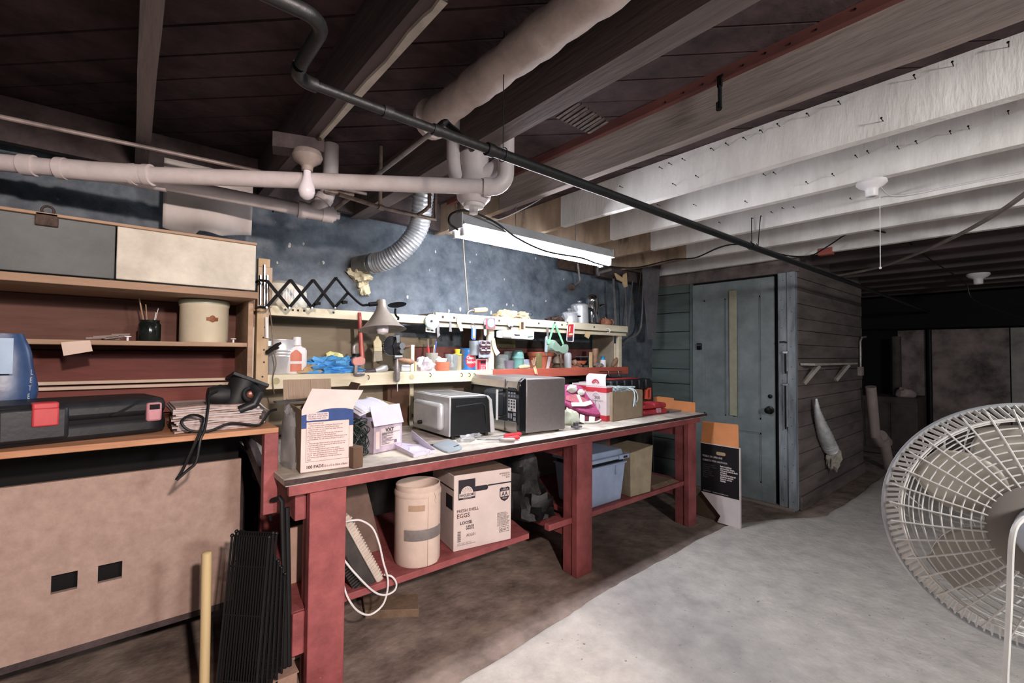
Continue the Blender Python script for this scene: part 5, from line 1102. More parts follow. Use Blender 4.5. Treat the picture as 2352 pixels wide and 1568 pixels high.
for z in (1.2, 1.27, 1.33, 1.39, 1.44): hs.cyl((.5+.004*math.sin(z*40), 2.4705, z), (.5+.004*math.sin(z*40), 2.469, z), .0045, n=8)
part('nail_holes', hs, MATS['ink'], ws, kind='stuff')
part('wall_stud', MB().box(.44, .468, 2.52, 2.56, 1.02, 1.6), MATS['raw_pine'], ws)
part('lower_board', MB().box(.52, 3.48, 2.525, 2.79, ZL-.022, ZL), MATS['shelf_cream'], ws)
part('lower_rail', MB().box(.52, 1.93, 2.5, 2.525, 1.135, ZL), MATS['shelf_cream'], ws, bevel=.002)
part('lower_rail', MB().box(1.932, 3.48, 2.5, 2.525, 1.146, ZL+.003), M('rail_red', 'a0503f', .65, var=.18, scale=8, bump=.2, stretch=(.2, 1, 1)), ws, bevel=.002, label='red front rail')
part('rail_end', MB().box(3.48, 3.487, 2.5, 2.79, 1.146, ZL+.003), MATS['rail_red'], ws)
part('upper_board', MB().box(.52, 1.47, 2.52, 2.78, 1.513, 1.535), MATS['plywood'], ws)
part('upper_rail', MB().box(.52, 1.47, 2.5, 2.52, 1.503, ZU), MATS['shelf_cream'], ws, bevel=.002)
part('upper_board', MB().box(1.465, 3.463, 2.52, 2.78, 1.553, 1.575), MATS['plywood'], ws)
part('upper_rail', MB().box(1.463, 3.463, 2.485, 2.507, 1.522, 1.577), MATS['shelf_cream'], ws, bevel=.002)
part('under_rail', MB().box(1.47, 3.463, 2.503, 2.525, 1.487, 1.516), MATS['shelf_cream'], ws, bevel=.002)
for x in (1.515, 1.6, 1.97, 2.35, 2.6, 2.99): part('rail_screw', MB().lathe([(.001, .006), (.007, .004), (.009, 0)], (x, 2.4855, 1.55), 10, ax=(0, -1, 0)), MATS['rust'], ws)
for x in (.60, .635, .66, .69, .84): part('rail_hole', MB().cyl((x, 2.501, 1.535), (x, 2.4992, 1.535), .006, n=10), MATS['ink'], ws)
for x in (.565, 1.31): part('wood_plug', MB().cyl((x, 2.501, 1.175), (x, 2.499, 1.175), .017, n=18), M('plug_olive', 'a79f7d', .7), ws)
part('divider', MB().box(1.905, 1.955, 2.52, 2.55, ZL, 1.5), MATS['shelf_cream'], ws, bevel=.002)
part('divider_panel', MB().box(1.87, 1.89, 2.56, 2.79, ZL, 1.515), MATS['brown_paint'], ws)
part('cubby_top', MB().box(1.17, 1.34, 2.54, 2.76, 1.355, 1.37), MATS['brown_paint'], ws)
part('cubby_side', MB().box(1.32, 1.343, 2.53, 2.76, ZL, 1.37), MATS['shelf_cream'], ws, bevel=.002)
part('end_upright', MB().box(3.36, 3.405, 2.51, 2.54, ZL, 1.5), MATS['shelf_cream'], ws, bevel=.002)
part('end_bracket', MB().prism([(2.54, ZL), (2.78, ZL), (2.78, 1.3), (2.6, 1.41), (2.54, 1.42)], 'yz', 3.345, 3.36), MATS['shelf_cream'], ws)
part('end_panel', MB().box(3.33, 3.345, 2.55, 2.79, ZL, 1.54), MATS['plywood'], ws)
part('back_panel', MB().box(.525, 1.33, 2.785, 2.797, ZL, 1.53), MATS['plywood'], ws)
part('rounded_board', MB().box(1.335, 1.64, 2.76, 2.785, 1.36, 1.425), MATS['plywood'], ws, bevel=.008)
part('red_backing', MB().box(1.34, 3.33, 2.786, 2.8, ZL, 1.365), MATS['red_back'], ws)
part('black_backing', MB().box(2.02, 3.3, 2.788, 2.801, 1.367, 1.43), MATS['stone_low'], ws)
part('splash_board', MB().box(.47, 2.1, 2.775, 2.79, .86, 1.135), MATS['plywood'], ws, bevel=.002)
part('splash_post', MB().box(1.25, 1.4, 2.7, 2.77, .852, 1.135), MATS['brown_paint'], ws, bevel=.002)
part('splash_post', MB().box(1.4, 1.425, 2.69, 2.72, .852, 1.14), MATS['shelf_cream'], ws)
part('back_rail', MB().box(2.1, 3.48, 2.775, 2.79, 1.0, 1.185), MATS['stone_low'], ws)
def hook(x, z, s=1, flip=1, y=2.5, m='iron'):
    part('cup_hook', MB().tube([V((x, y+.004, z)), V((x, y-.012*s, z))]+[V((x+flip*.0, y-.012*s-.011*s*math.sin(t), z-.011*s+.011*s*math.cos(t))) for t in (.6, 1.2, 1.8, 2.4, 3.1, 3.8)], .002*s, 6), MATS[m], ws)
for px, py in ((988, 857), (1060, 857), (1078, 857), (1090, 858), (846, 862), (1218, 718), (1300, 740)):
    p = at(px, py, 'y', 2.49); hook(p.x, p.z, 1, y=2.49 if py < 800 else 2.5)
p = at(1394, 757, 'y', 2.48); hook(p.x, p.z+.01, 1.7, y=2.486, m='white_plastic')
a, b = at(1376, 853, 'y', 2.488), at(1428, 853, 'y', 2.488)
rh = thing('wire_rod', 'short wire rod with two hooks on the right end of the red rail', 'rod', (a+b)/2)
part('rod', MB().cyl(a, b, .0035, n=8), MATS['steel'], rh)
for px in (1398, 1421): q = at(px, 853, 'y', 2.486); part('hook', MB().tube([q+V((0, .012, .006)), q, q+V((0, -.003, -.03)), q+V((.012, -.008, -.042)), q+V((.028, -.01, -.034))], .004, 7), MATS['steel'], rh)

# scissor-arm lamp
M('lamp_grey', '8d857c', .4, metal=.15, var=.1, scale=10); M('arm_black', '0a090b', .6, var=.15, spec=.12)
sl = thing('scissor_lamp', 'wall lamp with a black scissor arm and a grey conical shade over the shelf', 'lamp', (.5, 2.4, 1.5))
yl = 2.36
tops = [at(px, py, 'y', yl) for px, py in ((613, 645), (667, 643), (719, 643), (772, 638))]
bots = [at(px, py, 'y', yl) for px, py in ((612, 706), (664, 707), (716, 707), (769, 707))]
bars = []
for i in range(3): bars += [(tops[i], bots[i+1], 0), (bots[i], tops[i+1], 1)]
e0 = at(800, 672, 'y', yl); bars += [(bots[3], e0, 1)]
for i, (a, b, k) in enumerate(bars):
    o = V((0, .004 if k else -.004, 0)); part('arm_bar', MB().beam(a+o, b+o, .005, .0145), MATS['arm_black'], sl)
for p in tops+bots+[(tops[i]+bots[i+1])/2 for i in range(3)]: part('rivet', MB().cyl(p+V((0, -.009, 0)), p+V((0, .009, 0)), .0045, n=10), MATS['steel' if p in bots else 'arm_black'], sl)
nk = smoothpath([tops[3], e0, at(828, 698, 'y', yl), at(842, 700, 'y', yl), at(862, 697, 'y', yl)], 8)
part('neck', MB().tube(nk, .0065, 8), MATS['arm_black'], sl)
part('socket_joint', MB().cyl(at(848, 699, 'y', yl), at(866, 697, 'y', yl), .012, n=10), MATS['arm_black'], sl)
for a, b in (((1250-10)/7.467+560, 570+950/7.467), (1700/7.467+560, 570+930/7.467)):
    p = at(a, b, 'y', yl); part('wing_nut', MB().cyl(p, p+V((.0, -.03, 0)), .009, n=10).box(p.x-.012, p.x+.012, p.y-.034, p.y-.026, p.z-.008, p.z+.006), MATS['arm_black'], sl)
for px, y0, y1, r in ((607, 608, 706, .006), (598, 632, 700, .006), (614, 632, 700, .006)):
    a, b = at(px, y0, 'y', 2.43), at(px, y1, 'y', 2.43); part('mount_rod', MB().cyl(a, b, r, n=10), MATS['steel'], sl)
for i in (0,): 
    for q in (tops[0], bots[0]): part('mount_pin', MB().cyl(q+V((-.03, .0, 0)), q, .006, n=8).cyl(q+V((-.03, .0, 0)), q+V((-.03, .075, 0)), .006, n=8), MATS['arm_black'], sl)
part('mount_plate', MB().box(.462, .525, 2.44, 2.47, 1.535, 1.73), M('tan_metal', '9a8672', .5, metal=.3, var=.15), sl, bevel=.002)
lt = at(872, 684, 'y', yl); lb_ = at(877, 757, 'y', yl)
ax = V((.0, -.15, -1)).normalized(); Lh = .205
rim = at(879, 757, 'y', yl); topc = rim-ax*.165
shd = [(.022, -.002), (.0245, 0), (.0265, .03), (.031, .05), (.045, .075), (.07, .11), (.1, .145), (.128, .165), (.126, .165), (.098, .143), (.068, .107), (.043, .072), (.03, .048), (.024, .03), (.022, .004)]
part('shade', MB().lathe(shd, topc, 40, ax=ax, cap=True), MATS['lamp_grey'], sl)
part('bulb', MB().lathe([(.001, .0), (.014, .0), (.016, .03), (.03, .06), (.034, .085), (.028, .108), (.001, .118)], topc+ax*.075, 20, ax=ax), MATS['frost_glass'], sl)
cdp = smoothpath([at(617, 650, 'y', 2.42), at(618, 700, 'y', 2.42), at(624, 745, 'y', 2.45), at(627, 795, 'y', 2.46), at(634, 835, 'y', 2.46), at(626, 870, 'y', 2.47), at(630, 905, 'y', 2.5)], 6)
part('cord', MB().tube(cdp, .003, 6), M('cord_brown', '6b5c50', .6), sl)
p, q = at(612, 728, 'y', 2.455), at(613, 776, 'y', 2.455)
part('white_rod', MB().cyl(p, q, .0075, n=10), MATS['white_plastic'], label='short white rod fixed to the pine post below the lamp mount', cat='rod')
a = at(633, 797, 'y', 2.44)
cl_ = thing('spring_clamp', 'black spring clamp biting the pine post above the metal bucket', 'clamp', a)
part('jaw', MB().tube([at(612, 812, 'y', 2.45), at(622, 803, 'y', 2.44), at(636, 792, 'y', 2.42), at(646, 787, 'y', 2.41)], [.008, .011, .009, .005], 8), MATS['black_rubber'], cl_)
part('jaw', MB().tube([at(612, 808, 'y', 2.455), at(626, 801, 'y', 2.435), at(640, 798, 'y', 2.42)], [.007, .009, .005], 8), MATS['black_rubber'], cl_)
part('tip', MB().cyl(at(640, 789, 'y', 2.415), at(648, 787, 'y', 2.41), .005, n=8), MATS['white_plastic'], cl_)

# ---- on the upper tier
ds = thing('dome_shade', 'cream glass dome with a ribbed band standing behind the scissor arm', 'lamp shade', (.615, 2.645, 1.535))
c = V((.618, 2.66, 1.536)); M('dome_glass', 'cdc9bb', .25, var=.04)
part('dome', MB().lathe([(.001, 0), (.1, 0), (.124, .03), (.127, .05), (.124, .105), (.106, .14), (.064, .16), (.001, .166)], c, 40), MATS['dome_glass'], ds)
for i in range(16):
    a = -1.75+.06*i; part('rib', MB().cyl(c+V((.126*math.cos(a), .126*math.sin(a), .055)), c+V((.1235*math.cos(a), .1235*math.sin(a), .108)), .0028, n=5), MATS['white_plastic'], ds)
p = at(1100, 715, 'y', 2.6)
ch = thing('crank_handle', 'pale wooden crank handle on a bent metal arm, upper shelf left of the paper bags', 'handle', (p.x, 2.6, 1.576))
a, b = at(1088, 713, 'y', 2.6), at(1118, 711, 'y', 2.6)
part('grip', MB().tube([a, a+(b-a)*.1, b-(b-a)*.1, b], [.015, .018, .018, .014], 14), MATS['pale_wood'], ch)
part('arm', MB().tube(smoothpath([a, a+V((-.03, 0, -.004)), V((a.x-.05, 2.6, 1.6)), V((a.x-.05, 2.6, 1.578))], 5), .008, 8), MATS['galv'], ch)
for i, (px, w, h, sd) in enumerate(((1163, .1, .047, 4), (1195, .085, .042, 11))):
    p = at(px, 715, 'y', 2.62); part('paper_bag', MB().lump((p.x, 2.62, 1.576), (w, .07, h*1.5), sd, .4, 20, 12), M('bag_kraft', 'c2ad88', .85, var=.15, scale=14, bump=.4), label='crumpled brown paper bag on the upper shelf, '+('nearer the crank handle' if i == 0 else 'nearer the coffee pots'), cat='paper bag', group='paper bags on the upper shelf', smooth=0)
p = at(1275, 733, 'y', 2.62); part('steel_wool', MB().lump((p.x, 2.62, 1.576), (.09, .05, .05), 9, .5, 18, 10), MATS['rust'], label='dark matted lump on the upper shelf left of the smallest coffee pot', cat='steel wool', smooth=0)
def pot(px, y, prof, lab, s=1, lid=None, spout=True, handle=None, mat='aluminium', name='coffee_pot', rz=0):
    p = at(px, 720, 'y', y); c = V((p.x, y, 1.576)); t = thing(name, lab, 'coffee pot', c, group=None)
    part('body', MB().lathe([(r*s, z*s) for r, z in prof], c, 32), MATS[mat], t)
    if lid: part('lid', MB().lathe([(r*s, z*s) for r, z in lid], c, 28), MATS[mat], t)
    return t, c
t, c = pot(1308, 2.6, [(.001, 0), (.072, 0), (.076, .02), (.072, .05), (.062, .068), (.066, .08), (.001, .08)], 'smallest aluminium coffee pot, squat with a glass knob, on the upper shelf', lid=[(.066, .078), (.068, .084), (.05, .096), (.02, .1), (.001, .1)])
part('knob', MB().lathe([(.008, .098), (.008, .106), (.018, .112), (.018, .124), (.008, .13), (.001, .13)], c, 16), MATS['clear_glass'], t)
part('spout', MB().tube([c+V((-.06, -.02, .045)), c+V((-.085, -.03, .062)), c+V((-.1, -.034, .078))], [.02, .014, .009], 10), MATS['aluminium'], t)
part('handle', MB().tube([c+V((.062, -.02, .062)), c+V((.12, -.04, .066)), c+V((.125, -.042, .0)), c+V((.118, -.04, .003))], .008, 8), MATS['black_rubber'], t)
t, c = pot(1331, 2.62, [(.001, 0), (.078, 0), (.08, .01), (.074, .15), (.076, .158), (.001, .158)], 'middle-sized straight-sided aluminium coffee pot on the upper shelf', lid=[(.077, .156), (.079, .164), (.06, .176), (.02, .18), (.001, .18)])
part('knob', MB().lathe([(.008, .178), (.008, .184), (.02, .19), (.02, .202), (.008, .207), (.001, .207)], c, 16), MATS['clear_glass'], t)
part('spout', MB().tube([c+V((-.065, -.02, .12)), c+V((-.09, -.028, .14)), c+V((-.1, -.03, .156))], [.02, .015, .01], 10), MATS['aluminium'], t)
part('handle', MB().tube(smoothpath([c+V((.07, -.02, .14)), c+V((.125, -.04, .135)), c+V((.15, -.05, .06)), c+V((.155, -.05, .02))], 4), .009, 8), MATS['black_rubber'], t)
t, c = pot(1360, 2.66, [(.001, 0), (.066, 0), (.07, .012), (.072, .16), (.062, .2), (.06, .22), (.001, .22)], 'tallest shiny percolator with a domed lid on the upper shelf', mat='chrome', name='percolator', lid=[(.061, .218), (.062, .228), (.058, .25), (.04, .272), (.001, .284)])
part('base', MB().lathe([(.001, 0), (.07, 0), (.071, .025), (.001, .025)], c, 28), MATS['black_rubber'], t)
part('spout', MB().tube([c+V((.055, -.03, .17)), c+V((.09, -.04, .19)), c+V((.115, -.05, .192))], [.018, .012, .008], 10), MATS['chrome'], t)
part('handle', MB().tube(smoothpath([c+V((-.065, .0, .18)), c+V((-.1, -.0, .17)), c+V((-.105, 0, .07)), c+V((-.07, 0, .04))], 4), .009, 8), MATS['black_rubber'], t)
p = at(1391, 738, 'y', 2.6); c = V((p.x, 2.6, 1.576))
tp = thing('clay_teapot', 'tiny reddish clay teapot at the right end of the upper shelf', 'teapot', c)
M('clay', '9c6850', .55, var=.1, scale=14)
part('body', MB().lathe([(.001, 0), (.04, 0), (.052, .02), (.054, .038), (.042, .058), (.025, .062), (.001, .062)], c, 26), MATS['clay'], tp)
part('lid', MB().lathe([(.026, .061), (.02, .068), (.006, .071), (.007, .08), (.001, .082)], c, 18), MATS['clay'], tp)
part('spout', MB().tube([c+V((-.045, -.02, .03)), c+V((-.068, -.03, .045)), c+V((-.078, -.035, .062))], [.013, .01, .007], 10), MATS['clay'], tp)
part('handle', MB().tube(arc(c+V((.06, -.02, .036)), .026, -1.5, 1.7, 12), .0075, 8), MATS['clay'], tp)

# ---- hanging from the rails
HY = 2.478
def hang(px0, px1, py0, py1, y=HY):
    a, b = at(px0, py0, 'y', y), at(px1, py1, 'y', y); return a.x, b.x, b.z, a.z
# pipe wrench
M('wrench_red', 'a8433f', .5, var=.15, scale=12, bump=.1)
pw = thing('pipe_wrench', 'long red pipe wrench hanging jaw-down left of the lamp shade', 'wrench', at(822, 790, 'y', 2.46))
f = lambda a, b, y=2.462: at(780+a/6.03, 660+b/6.03, 'y', y)
part('handle', MB().hexa([f(262, 345), f(302, 345), f(352, 1000), f(285, 1000)], [p+V((0, .018, 0)) for p in (f(262, 345), f(302, 345), f(352, 1000), f(285, 1000))]), MATS['wrench_red'], pw, bevel=.003)
part('handle_groove', MB().hexa([f(276, 400), f(290, 400), f(330, 980), f(305, 980)], [p+V((0, -.002, 0)) for p in (f(276, 400), f(290, 400), f(330, 980), f(305, 980))]), M('wrench_pale', 'c98d84', .5, var=.1), pw)
part('head', MB().sheet([f(200, 970), f(285, 950), f(345, 985), f(345, 1050), f(300, 1080), f(200, 1080), f(168, 1040), f(175, 985)], .026), MATS['wrench_pale'], pw, bevel=.004)
part('hook_jaw', MB().tube(smoothpath([f(225, 800), f(205, 820), f(205, 900), f(225, 960), f(228, 1090), f(225, 1180), f(260, 1195), f(340, 1190)], 3), .012, 8), MATS['galv'], pw)
part('nut', MB().cyl(f(230, 915), f(230, 955), .022, n=16), MATS['iron'], pw)
# paint brush
pbx = thing('paint_brush', 'wide cream-handled paint brush hanging under the lamp shade', 'paint brush', at(866, 800, 'y', 2.44))
yb = 2.44; g = lambda a, b: f(a, b, yb)
prof = [(512, 650), (536, 650), (545, 705), (578, 750), (580, 830), (472, 830), (465, 748), (500, 705)]
part('handle', MB().sheet([g(*p) for p in prof], .014), M('brush_cream', 'cfc6a4', .5, var=.08), pbx, bevel=.003)
part('ferrule', MB().sheet([g(470, 825), g(582, 825), g(582, 885), g(470, 885)], .018), M('ferrule', 'c4bd9c', .4, metal=.3, var=.08), pbx, bevel=.003)
part('bristles', MB().hexa([p+V((0, -.008, 0)) for p in (g(472, 885), g(580, 885), g(585, 1010), g(460, 1028))], [p+V((0, .008, 0)) for p in (g(472, 885), g(580, 885), g(585, 1010), g(460, 1028))]), MATS['bristle'], pbx)
# egg-beater hand drill
hd = thing('hand_drill', 'black hand-cranked drill hanging on the lower rail right of the lamp shade', 'hand drill', at(905, 800, 'y', 2.46))
c = f(715, 805, 2.46)
part('gear_wheel', MB().lathe([(.001, -.004), (.05, -.004), (.056, -.002), (.056, .004), (.001, .004)], c, 40, ax=(.25, -1, 0)), MATS['iron'], hd)
tm = MB(); 
for i in range(36):
    a = 2*PI*i/36; u = V((1, .25, 0)).normalized(); q = c+u*(.057*math.cos(a))+Z_*(.057*math.sin(a)); tm.cbox(q, (.004, .007, .004))
part('gear_teeth', tm, MATS['steel'], hd, kind='stuff')
part('frame', MB().sheet([f(790, 650), f(830, 650), f(835, 740), f(870, 810), f(865, 930), f(840, 1000), f(760, 1000), f(745, 900), (f(730, 800)), f(770, 720)], .016), MATS['black_metal'], hd, bevel=.003)
part('frame_plate', MB().sheet([f(780, 660, 2.45), f(828, 655, 2.45), f(830, 760, 2.45), f(790, 770, 2.45)], .006), MATS['steel'], hd)
part('pinion', MB().lathe([(.001, 0), (.019, 0), (.019, .02), (.001, .02)], f(850, 808, 2.455), 14, ax=(0, -1, 0)).lathe([(.001, 0), (.014, 0), (.014, .02), (.001, .02)], f(842, 882, 2.455), 14, ax=(0, -1, 0)), MATS['steel'], hd)
part('chuck', MB().tube([f(800, 985), f(795, 1100), f(795, 1280), f(800, 1305)], [.013, .018, .017, .01], 12), MATS['galv'], hd)
part('ratchet', MB().cyl(f(760, 960, 2.452), f(860, 960, 2.452), .011, n=12), MATS['steel'], hd)
part('drill_bit', MB().cyl(f(800, 1300), f(800, 1440), .004, n=8), MATS['steel'], hd)
part('side_handle', MB().tube([f(815, 1000, 2.45), f(880, 1010, 2.44), f(985, 1030, 2.43), f(1018, 1030, 2.43)], [.008, .015, .018, .012], 12), MATS['wood_handle'], hd)
di = thing('clamp_dish', 'black metal dish on a hooked stem behind the lamp shade', 'hook', f(800, 250, 2.5))
part('dish', MB().lathe([(.001, 0), (.03, .001), (.052, .008), (.054, .012), (.03, .006), (.001, .006)], f(800, 262, 2.47), 26, ax=(-.3, -.3, 1)), MATS['arm_black'], di)
part('stem', MB().tube(smoothpath([f(775, 290, 2.47), f(770, 350, 2.47), f(790, 400, 2.475), f(815, 415, 2.48), f(808, 450, 2.485)], 5), .006, 8), MATS['arm_black'], di)
td = thing('tape_reel', 'round white reel of tape with a teal rim hanging on the upper rail', 'tape', f(1260, 480, HY))
part('reel', MB().lathe([(.001, 0), (.045, 0), (.048, .004), (.048, .012), (.001, .014)], f(1268, 475, 2.484), 28, ax=(0, -1, 0)), M('teal_pale', '9fc2bb', .4, var=.08), td)
part('label', MB().lathe([(.001, 0), (.037, 0), (.037, .002), (.001, .002)], f(1268, 475, 2.468), 28, ax=(0, -1, 0)), MATS['white_plastic'], td)
part('hub', MB().lathe([(.001, 0), (.008, 0), (.008, .004), (.001, .004)], f(1272, 468, 2.466), 14, ax=(0, -1, 0)), MATS['ink'], td)
part('card_body', MB().sheet([f(1200, 480, 2.486), f(1325, 500, 2.486), f(1322, 628, 2.486), f(1190, 610, 2.486)], .006), M('card_pale', 'c6c8ba', .6, var=.06), td)
part('dark_window', MB().sheet([f(1205, 575, 2.482), f(1245, 582, 2.482), f(1245, 600, 2.482), f(1205, 592, 2.482)], .003).sheet([f(1262, 585, 2.482), f(1300, 590, 2.482), f(1300, 608, 2.482), f(1262, 602, 2.482)], .003), MATS['ink'], td)
h = lambda a, b, y=HY: at(1000+a/8.7125, 690+b/8.7125, 'y', y)
def flat(name, lab, cat, pts, mat, th=.004, y=HY, fn=None, **kw):
    return part(name, MB().sheet([(fn or h)(*p, y) for p in pts], th), MATS[mat], label=lab, cat=cat, **kw)
flat('putty_knife', 'narrow metal strip hanging on the upper rail right of the tape reel', 'tool', [(30, 430), (78, 430), (78, 640), (95, 690), (40, 745), (28, 640)], 'galv')
flat('metal_catch', 'small metal catch with two screws hanging on the upper rail', 'catch', [(278, 435), (320, 435), (318, 540), (328, 625), (272, 620), (282, 540)], 'galv')
flat('bent_card', 'curved cream strip of card hanging on the upper rail', 'card', [(430, 320), (510, 315), (515, 440), (552, 605), (500, 615), (440, 470)], 'shelf_cream')
bk = thing('blue_tag', 'blue card tag hanging from a ring on the upper rail', 'tag', h(765, 650))
part('card', MB().sheet([h(735, 545), h(805, 550), h(812, 570), h(805, 770), h(795, 785), h(730, 775), h(720, 755), h(722, 560)], .004), M('tag_blue', '3d62ad', .5, var=.1), bk)
part('ring', MB().tube(arc(h(752, 510), .016, 0, 2*PI, 14)[:-1], .0025, 6, closed=True), MATS['steel'], bk)
part('orange_spot', MB().lathe([(.001, 0), (.011, 0), (.001, .001)], h(772, 725)+V((0, -.003, 0)), 14, ax=(0, -1, 0)), M('spot_orange', 'd08a4a', .5), bk)
part('print', patch(MB(), h(745, 700)+V((0, -.0022, 0)), X_, Z_, 0, .02, 0, .05), M('tag_pale', '8fa5d0', .5), bk, smooth=0)
mk = thing('marker_pen', 'white marker with a dark cap hanging beside the red square packet', 'pen', h(995, 600))
part('barrel', MB().cyl(h(995, 575), h(997, 690), .0095, n=12), MATS['white_plastic'], mk)
part('cap', MB().cyl(h(993, 510), h(995, 578), .008, n=12), MATS['ink'], mk)
part('tip', MB().cyl(h(997, 690), h(997, 710), .004, n=8), MATS['white_plastic'], mk)
part('clip_plate', MB().sheet([h(955, 420, 2.48), h(1000, 340, 2.48), h(1020, 360, 2.48), h(1010, 480, 2.48), h(980, 500, 2.48)], .004), MATS['galv'], mk)
rp = thing('red_packet', 'square red packet with a round blue and white emblem on the upper rail', 'packet', h(1105, 460))
part('card', MB().sheet([h(1018, 355), h(1190, 352), h(1198, 568), h(1012, 565)], .005), M('packet_red', 'cf4f44', .5, var=.06), rp)
cc = h(1108, 448)+V((0, -.0035, 0))
for r, m, d in ((.036, 'tag_blue', 0), (.029, 'white_plastic', .001), (.014, 'tag_pale', .002)): part('emblem', MB().lathe([(.001, 0), (r, 0), (r, .001), (.001, .001)], cc+V((0, -d, 0)), 26, ax=(0, -1, 0)), MATS[m], rp)
part('pin', MB().lathe([(.001, 0), (.006, .002), (.001, .006)], h(1108, 352)+V((0, -.003, 0)), 10, ax=(0, -1, 0)), MATS['ink_red'], rp)
rt = thing('dial_gauge', 'small round white dial on a dark strap hanging on the upper rail', 'gauge', h(1495, 450))
part('dial', MB().lathe([(.001, 0), (.03, 0), (.032, .006), (.001, .008)], h(1495, 440), 24, ax=(0, -1, 0)), MATS['white_plastic'], rt)
part('face', MB().box(h(1480, 0).x, h(1515, 0).x, HY-.0105, HY-.008, h(0, 460).z, h(0, 420).z), MATS['ink'], rt)
part('strap', MB().sheet([h(1478, 495), h(1515, 495), h(1512, 580), h(1482, 580)], .004), MATS['rust'], rt)
wk = thing('wood_block', 'small wooden block with a dark slot hanging on the upper rail', 'block', h(1735, 520))
part('block', MB().sheet([h(1695, 405), h(1780, 400), h(1785, 600), h(1770, 620), h(1695, 605)], .02), MATS['pale_wood'], wk, bevel=.002)
part('slot', MB().sheet([h(1718, 430, HY-.011), h(1765, 430, HY-.011), h(1765, 575, HY-.011), h(1718, 570, HY-.011)], .002), MATS['rust'], wk)
wt = thing('white_tool_plate', 'speckled white metal plate with a short tube, hanging under the upper rail', 'fixture', h(1600, 680))
part('plate', MB().sheet([h(1260, 600, 2.47), h(1940, 590, 2.47), h(1970, 620, 2.47), h(1965, 770, 2.47), h(1930, 785, 2.47), h(1260, 745, 2.47), h(1225, 730, 2.47), h(1228, 620, 2.47)], .012), M('plate_white', 'd3d2d0', .45, var=.06, spots=('6f6250', 22, .7)), wt, bevel=.003)
part('tube', MB().cyl(h(1330, 685, 2.45), h(1510, 700, 2.435), .021, n=20), MATS['plate_white'], wt)
part('bore', MB().cyl(h(1508, 700, 2.4352), h(1518, 701, 2.4345), .015, n=16), MATS['galv'], wt)
part('slot', MB().sheet([h(1575, 670, 2.4625), h(1690, 680, 2.4625), h(1690, 705, 2.4625), h(1590, 705, 2.4625)], .002), MATS['ink'], wt)
part('green_mark', MB().sheet([h(1845, 720, 2.4625), h(1955, 710, 2.4625), h(1952, 728, 2.4625), h(1845, 738, 2.4625)], .002), M('mark_green', '1f5b3c', .5), wt)
op = flat('bottle_opener', 'curved cream opener nailed to the shelf divider', 'opener', [(1125, 770), (1190, 755), (1205, 850), (1230, 960), (1292, 1045), (1215, 1105), (1165, 1000), (1130, 880)], 'shelf_cream', y=2.507)
sg = thing('notice_board', 'small olive sign with three lines of dark lettering at the back of the shelf', 'sign', h(1420, 860, 2.76))
a, b = h(1235, 770, 2.765), h(1600, 950, 2.765)
part('board', MB().box(a.x, b.x, 2.765, 2.772, b.z, a.z), M('sign_olive', '77714f', .7, var=.12), sg)
words(sg, 'LONG DISTANCE\nMUST BE REPORTED\nON THIS NUMBER', V((a.x+.012, 2.7645, a.z-.036)), X_, Z_, .034, MATS['ink'], width=b.x-a.x-.03, spacing=1.05)
k5 = lambda a, b, y=HY: at(1200+a/7.838, 670+b/7.838, 'y', y)
sd = thing('hanging_screwdriver', 'grey-handled screwdriver hanging left of the green goggles', 'screwdriver', k5(435, 900))
part('shaft', MB().cyl(k5(425, 1090), k5(425, 1150), .004, n=8), MATS['steel'], sd)
part('handle', MB().tube([k5(435, 800), k5(430, 850), k5(425, 1080), k5(425, 1095)], [.008, .013, .013, .007], 10), M('handle_grey', '8a949c', .4, var=.1), sd)
part('hanger', MB().sheet([k5(435, 640), k5(468, 640), k5(462, 860), k5(440, 860)], .005), MATS['galv'], sd)
gg = thing('safety_goggles', 'translucent green safety goggles hanging by their strap from the upper rail', 'goggles', k5(610, 1000))
M('goggle_green', 'a3c4b0', .2, var=.06, trans=.4, alpha=.8); M('strap_green', '7cba92', .6, var=.08)
path = [k5(*p, 2.465) for p in ((470, 900), (500, 860), (560, 930), (640, 1000), (700, 990), (745, 945), (768, 990), (755, 1090), (700, 1118), (620, 1112), (570, 1080), (510, 1078), (450, 1040), (452, 940))]
ring = smoothpath(path+[path[0]], 3)[:-1]; kk = len(ring); cg = sum(ring, V())/kk; mb = MB()
for s, d in ((1, 0), (.98, -.03), (.85, -.05)): mb.v += [cg+(p-cg)*s+V((0, d, 0)) for p in ring]
for rr in range(2):
    for i in range(kk): mb.f.append((rr*kk+i, rr*kk+(i+1) % kk, (rr+1)*kk+(i+1) % kk, (rr+1)*kk+i))
mb.f.append(tuple(range(2*kk, 3*kk)))
part('lens_body', mb, MATS['goggle_green'], gg)
part('rim', MB().tube(ring, .004, 6, closed=True), MATS['goggle_green'], gg)
part('lens_seam', MB().tube(smoothpath([k5(500, 1000, 2.425), k5(580, 1030, 2.42), k5(660, 1060, 2.42), k5(745, 1070, 2.425)], 4), .003, 6), MATS['goggle_green'], gg)
for a, b in (((575, 560), (480, 885)), ((600, 600), (735, 940))):
    a, b = k5(*a, 2.48), k5(*b, 2.462); part('strap', MB().beam(a, b, .018, .003, (0, 1, 0)), MATS['strap_green'], gg)
part('strap_clip', MB().cbox(k5(472, 900, 2.455), (.03, .014, .035)), MATS['strap_green'], gg, bevel=.003)
part('peg', MB().cyl(k5(585, 545, 2.49), k5(585, 560, 2.47), .005, n=8), MATS['iron'], gg)
rcx = thing('red_blister_card', 'tall red and white packet hanging on the upper rail right of the goggles', 'packet', k5(865, 740))
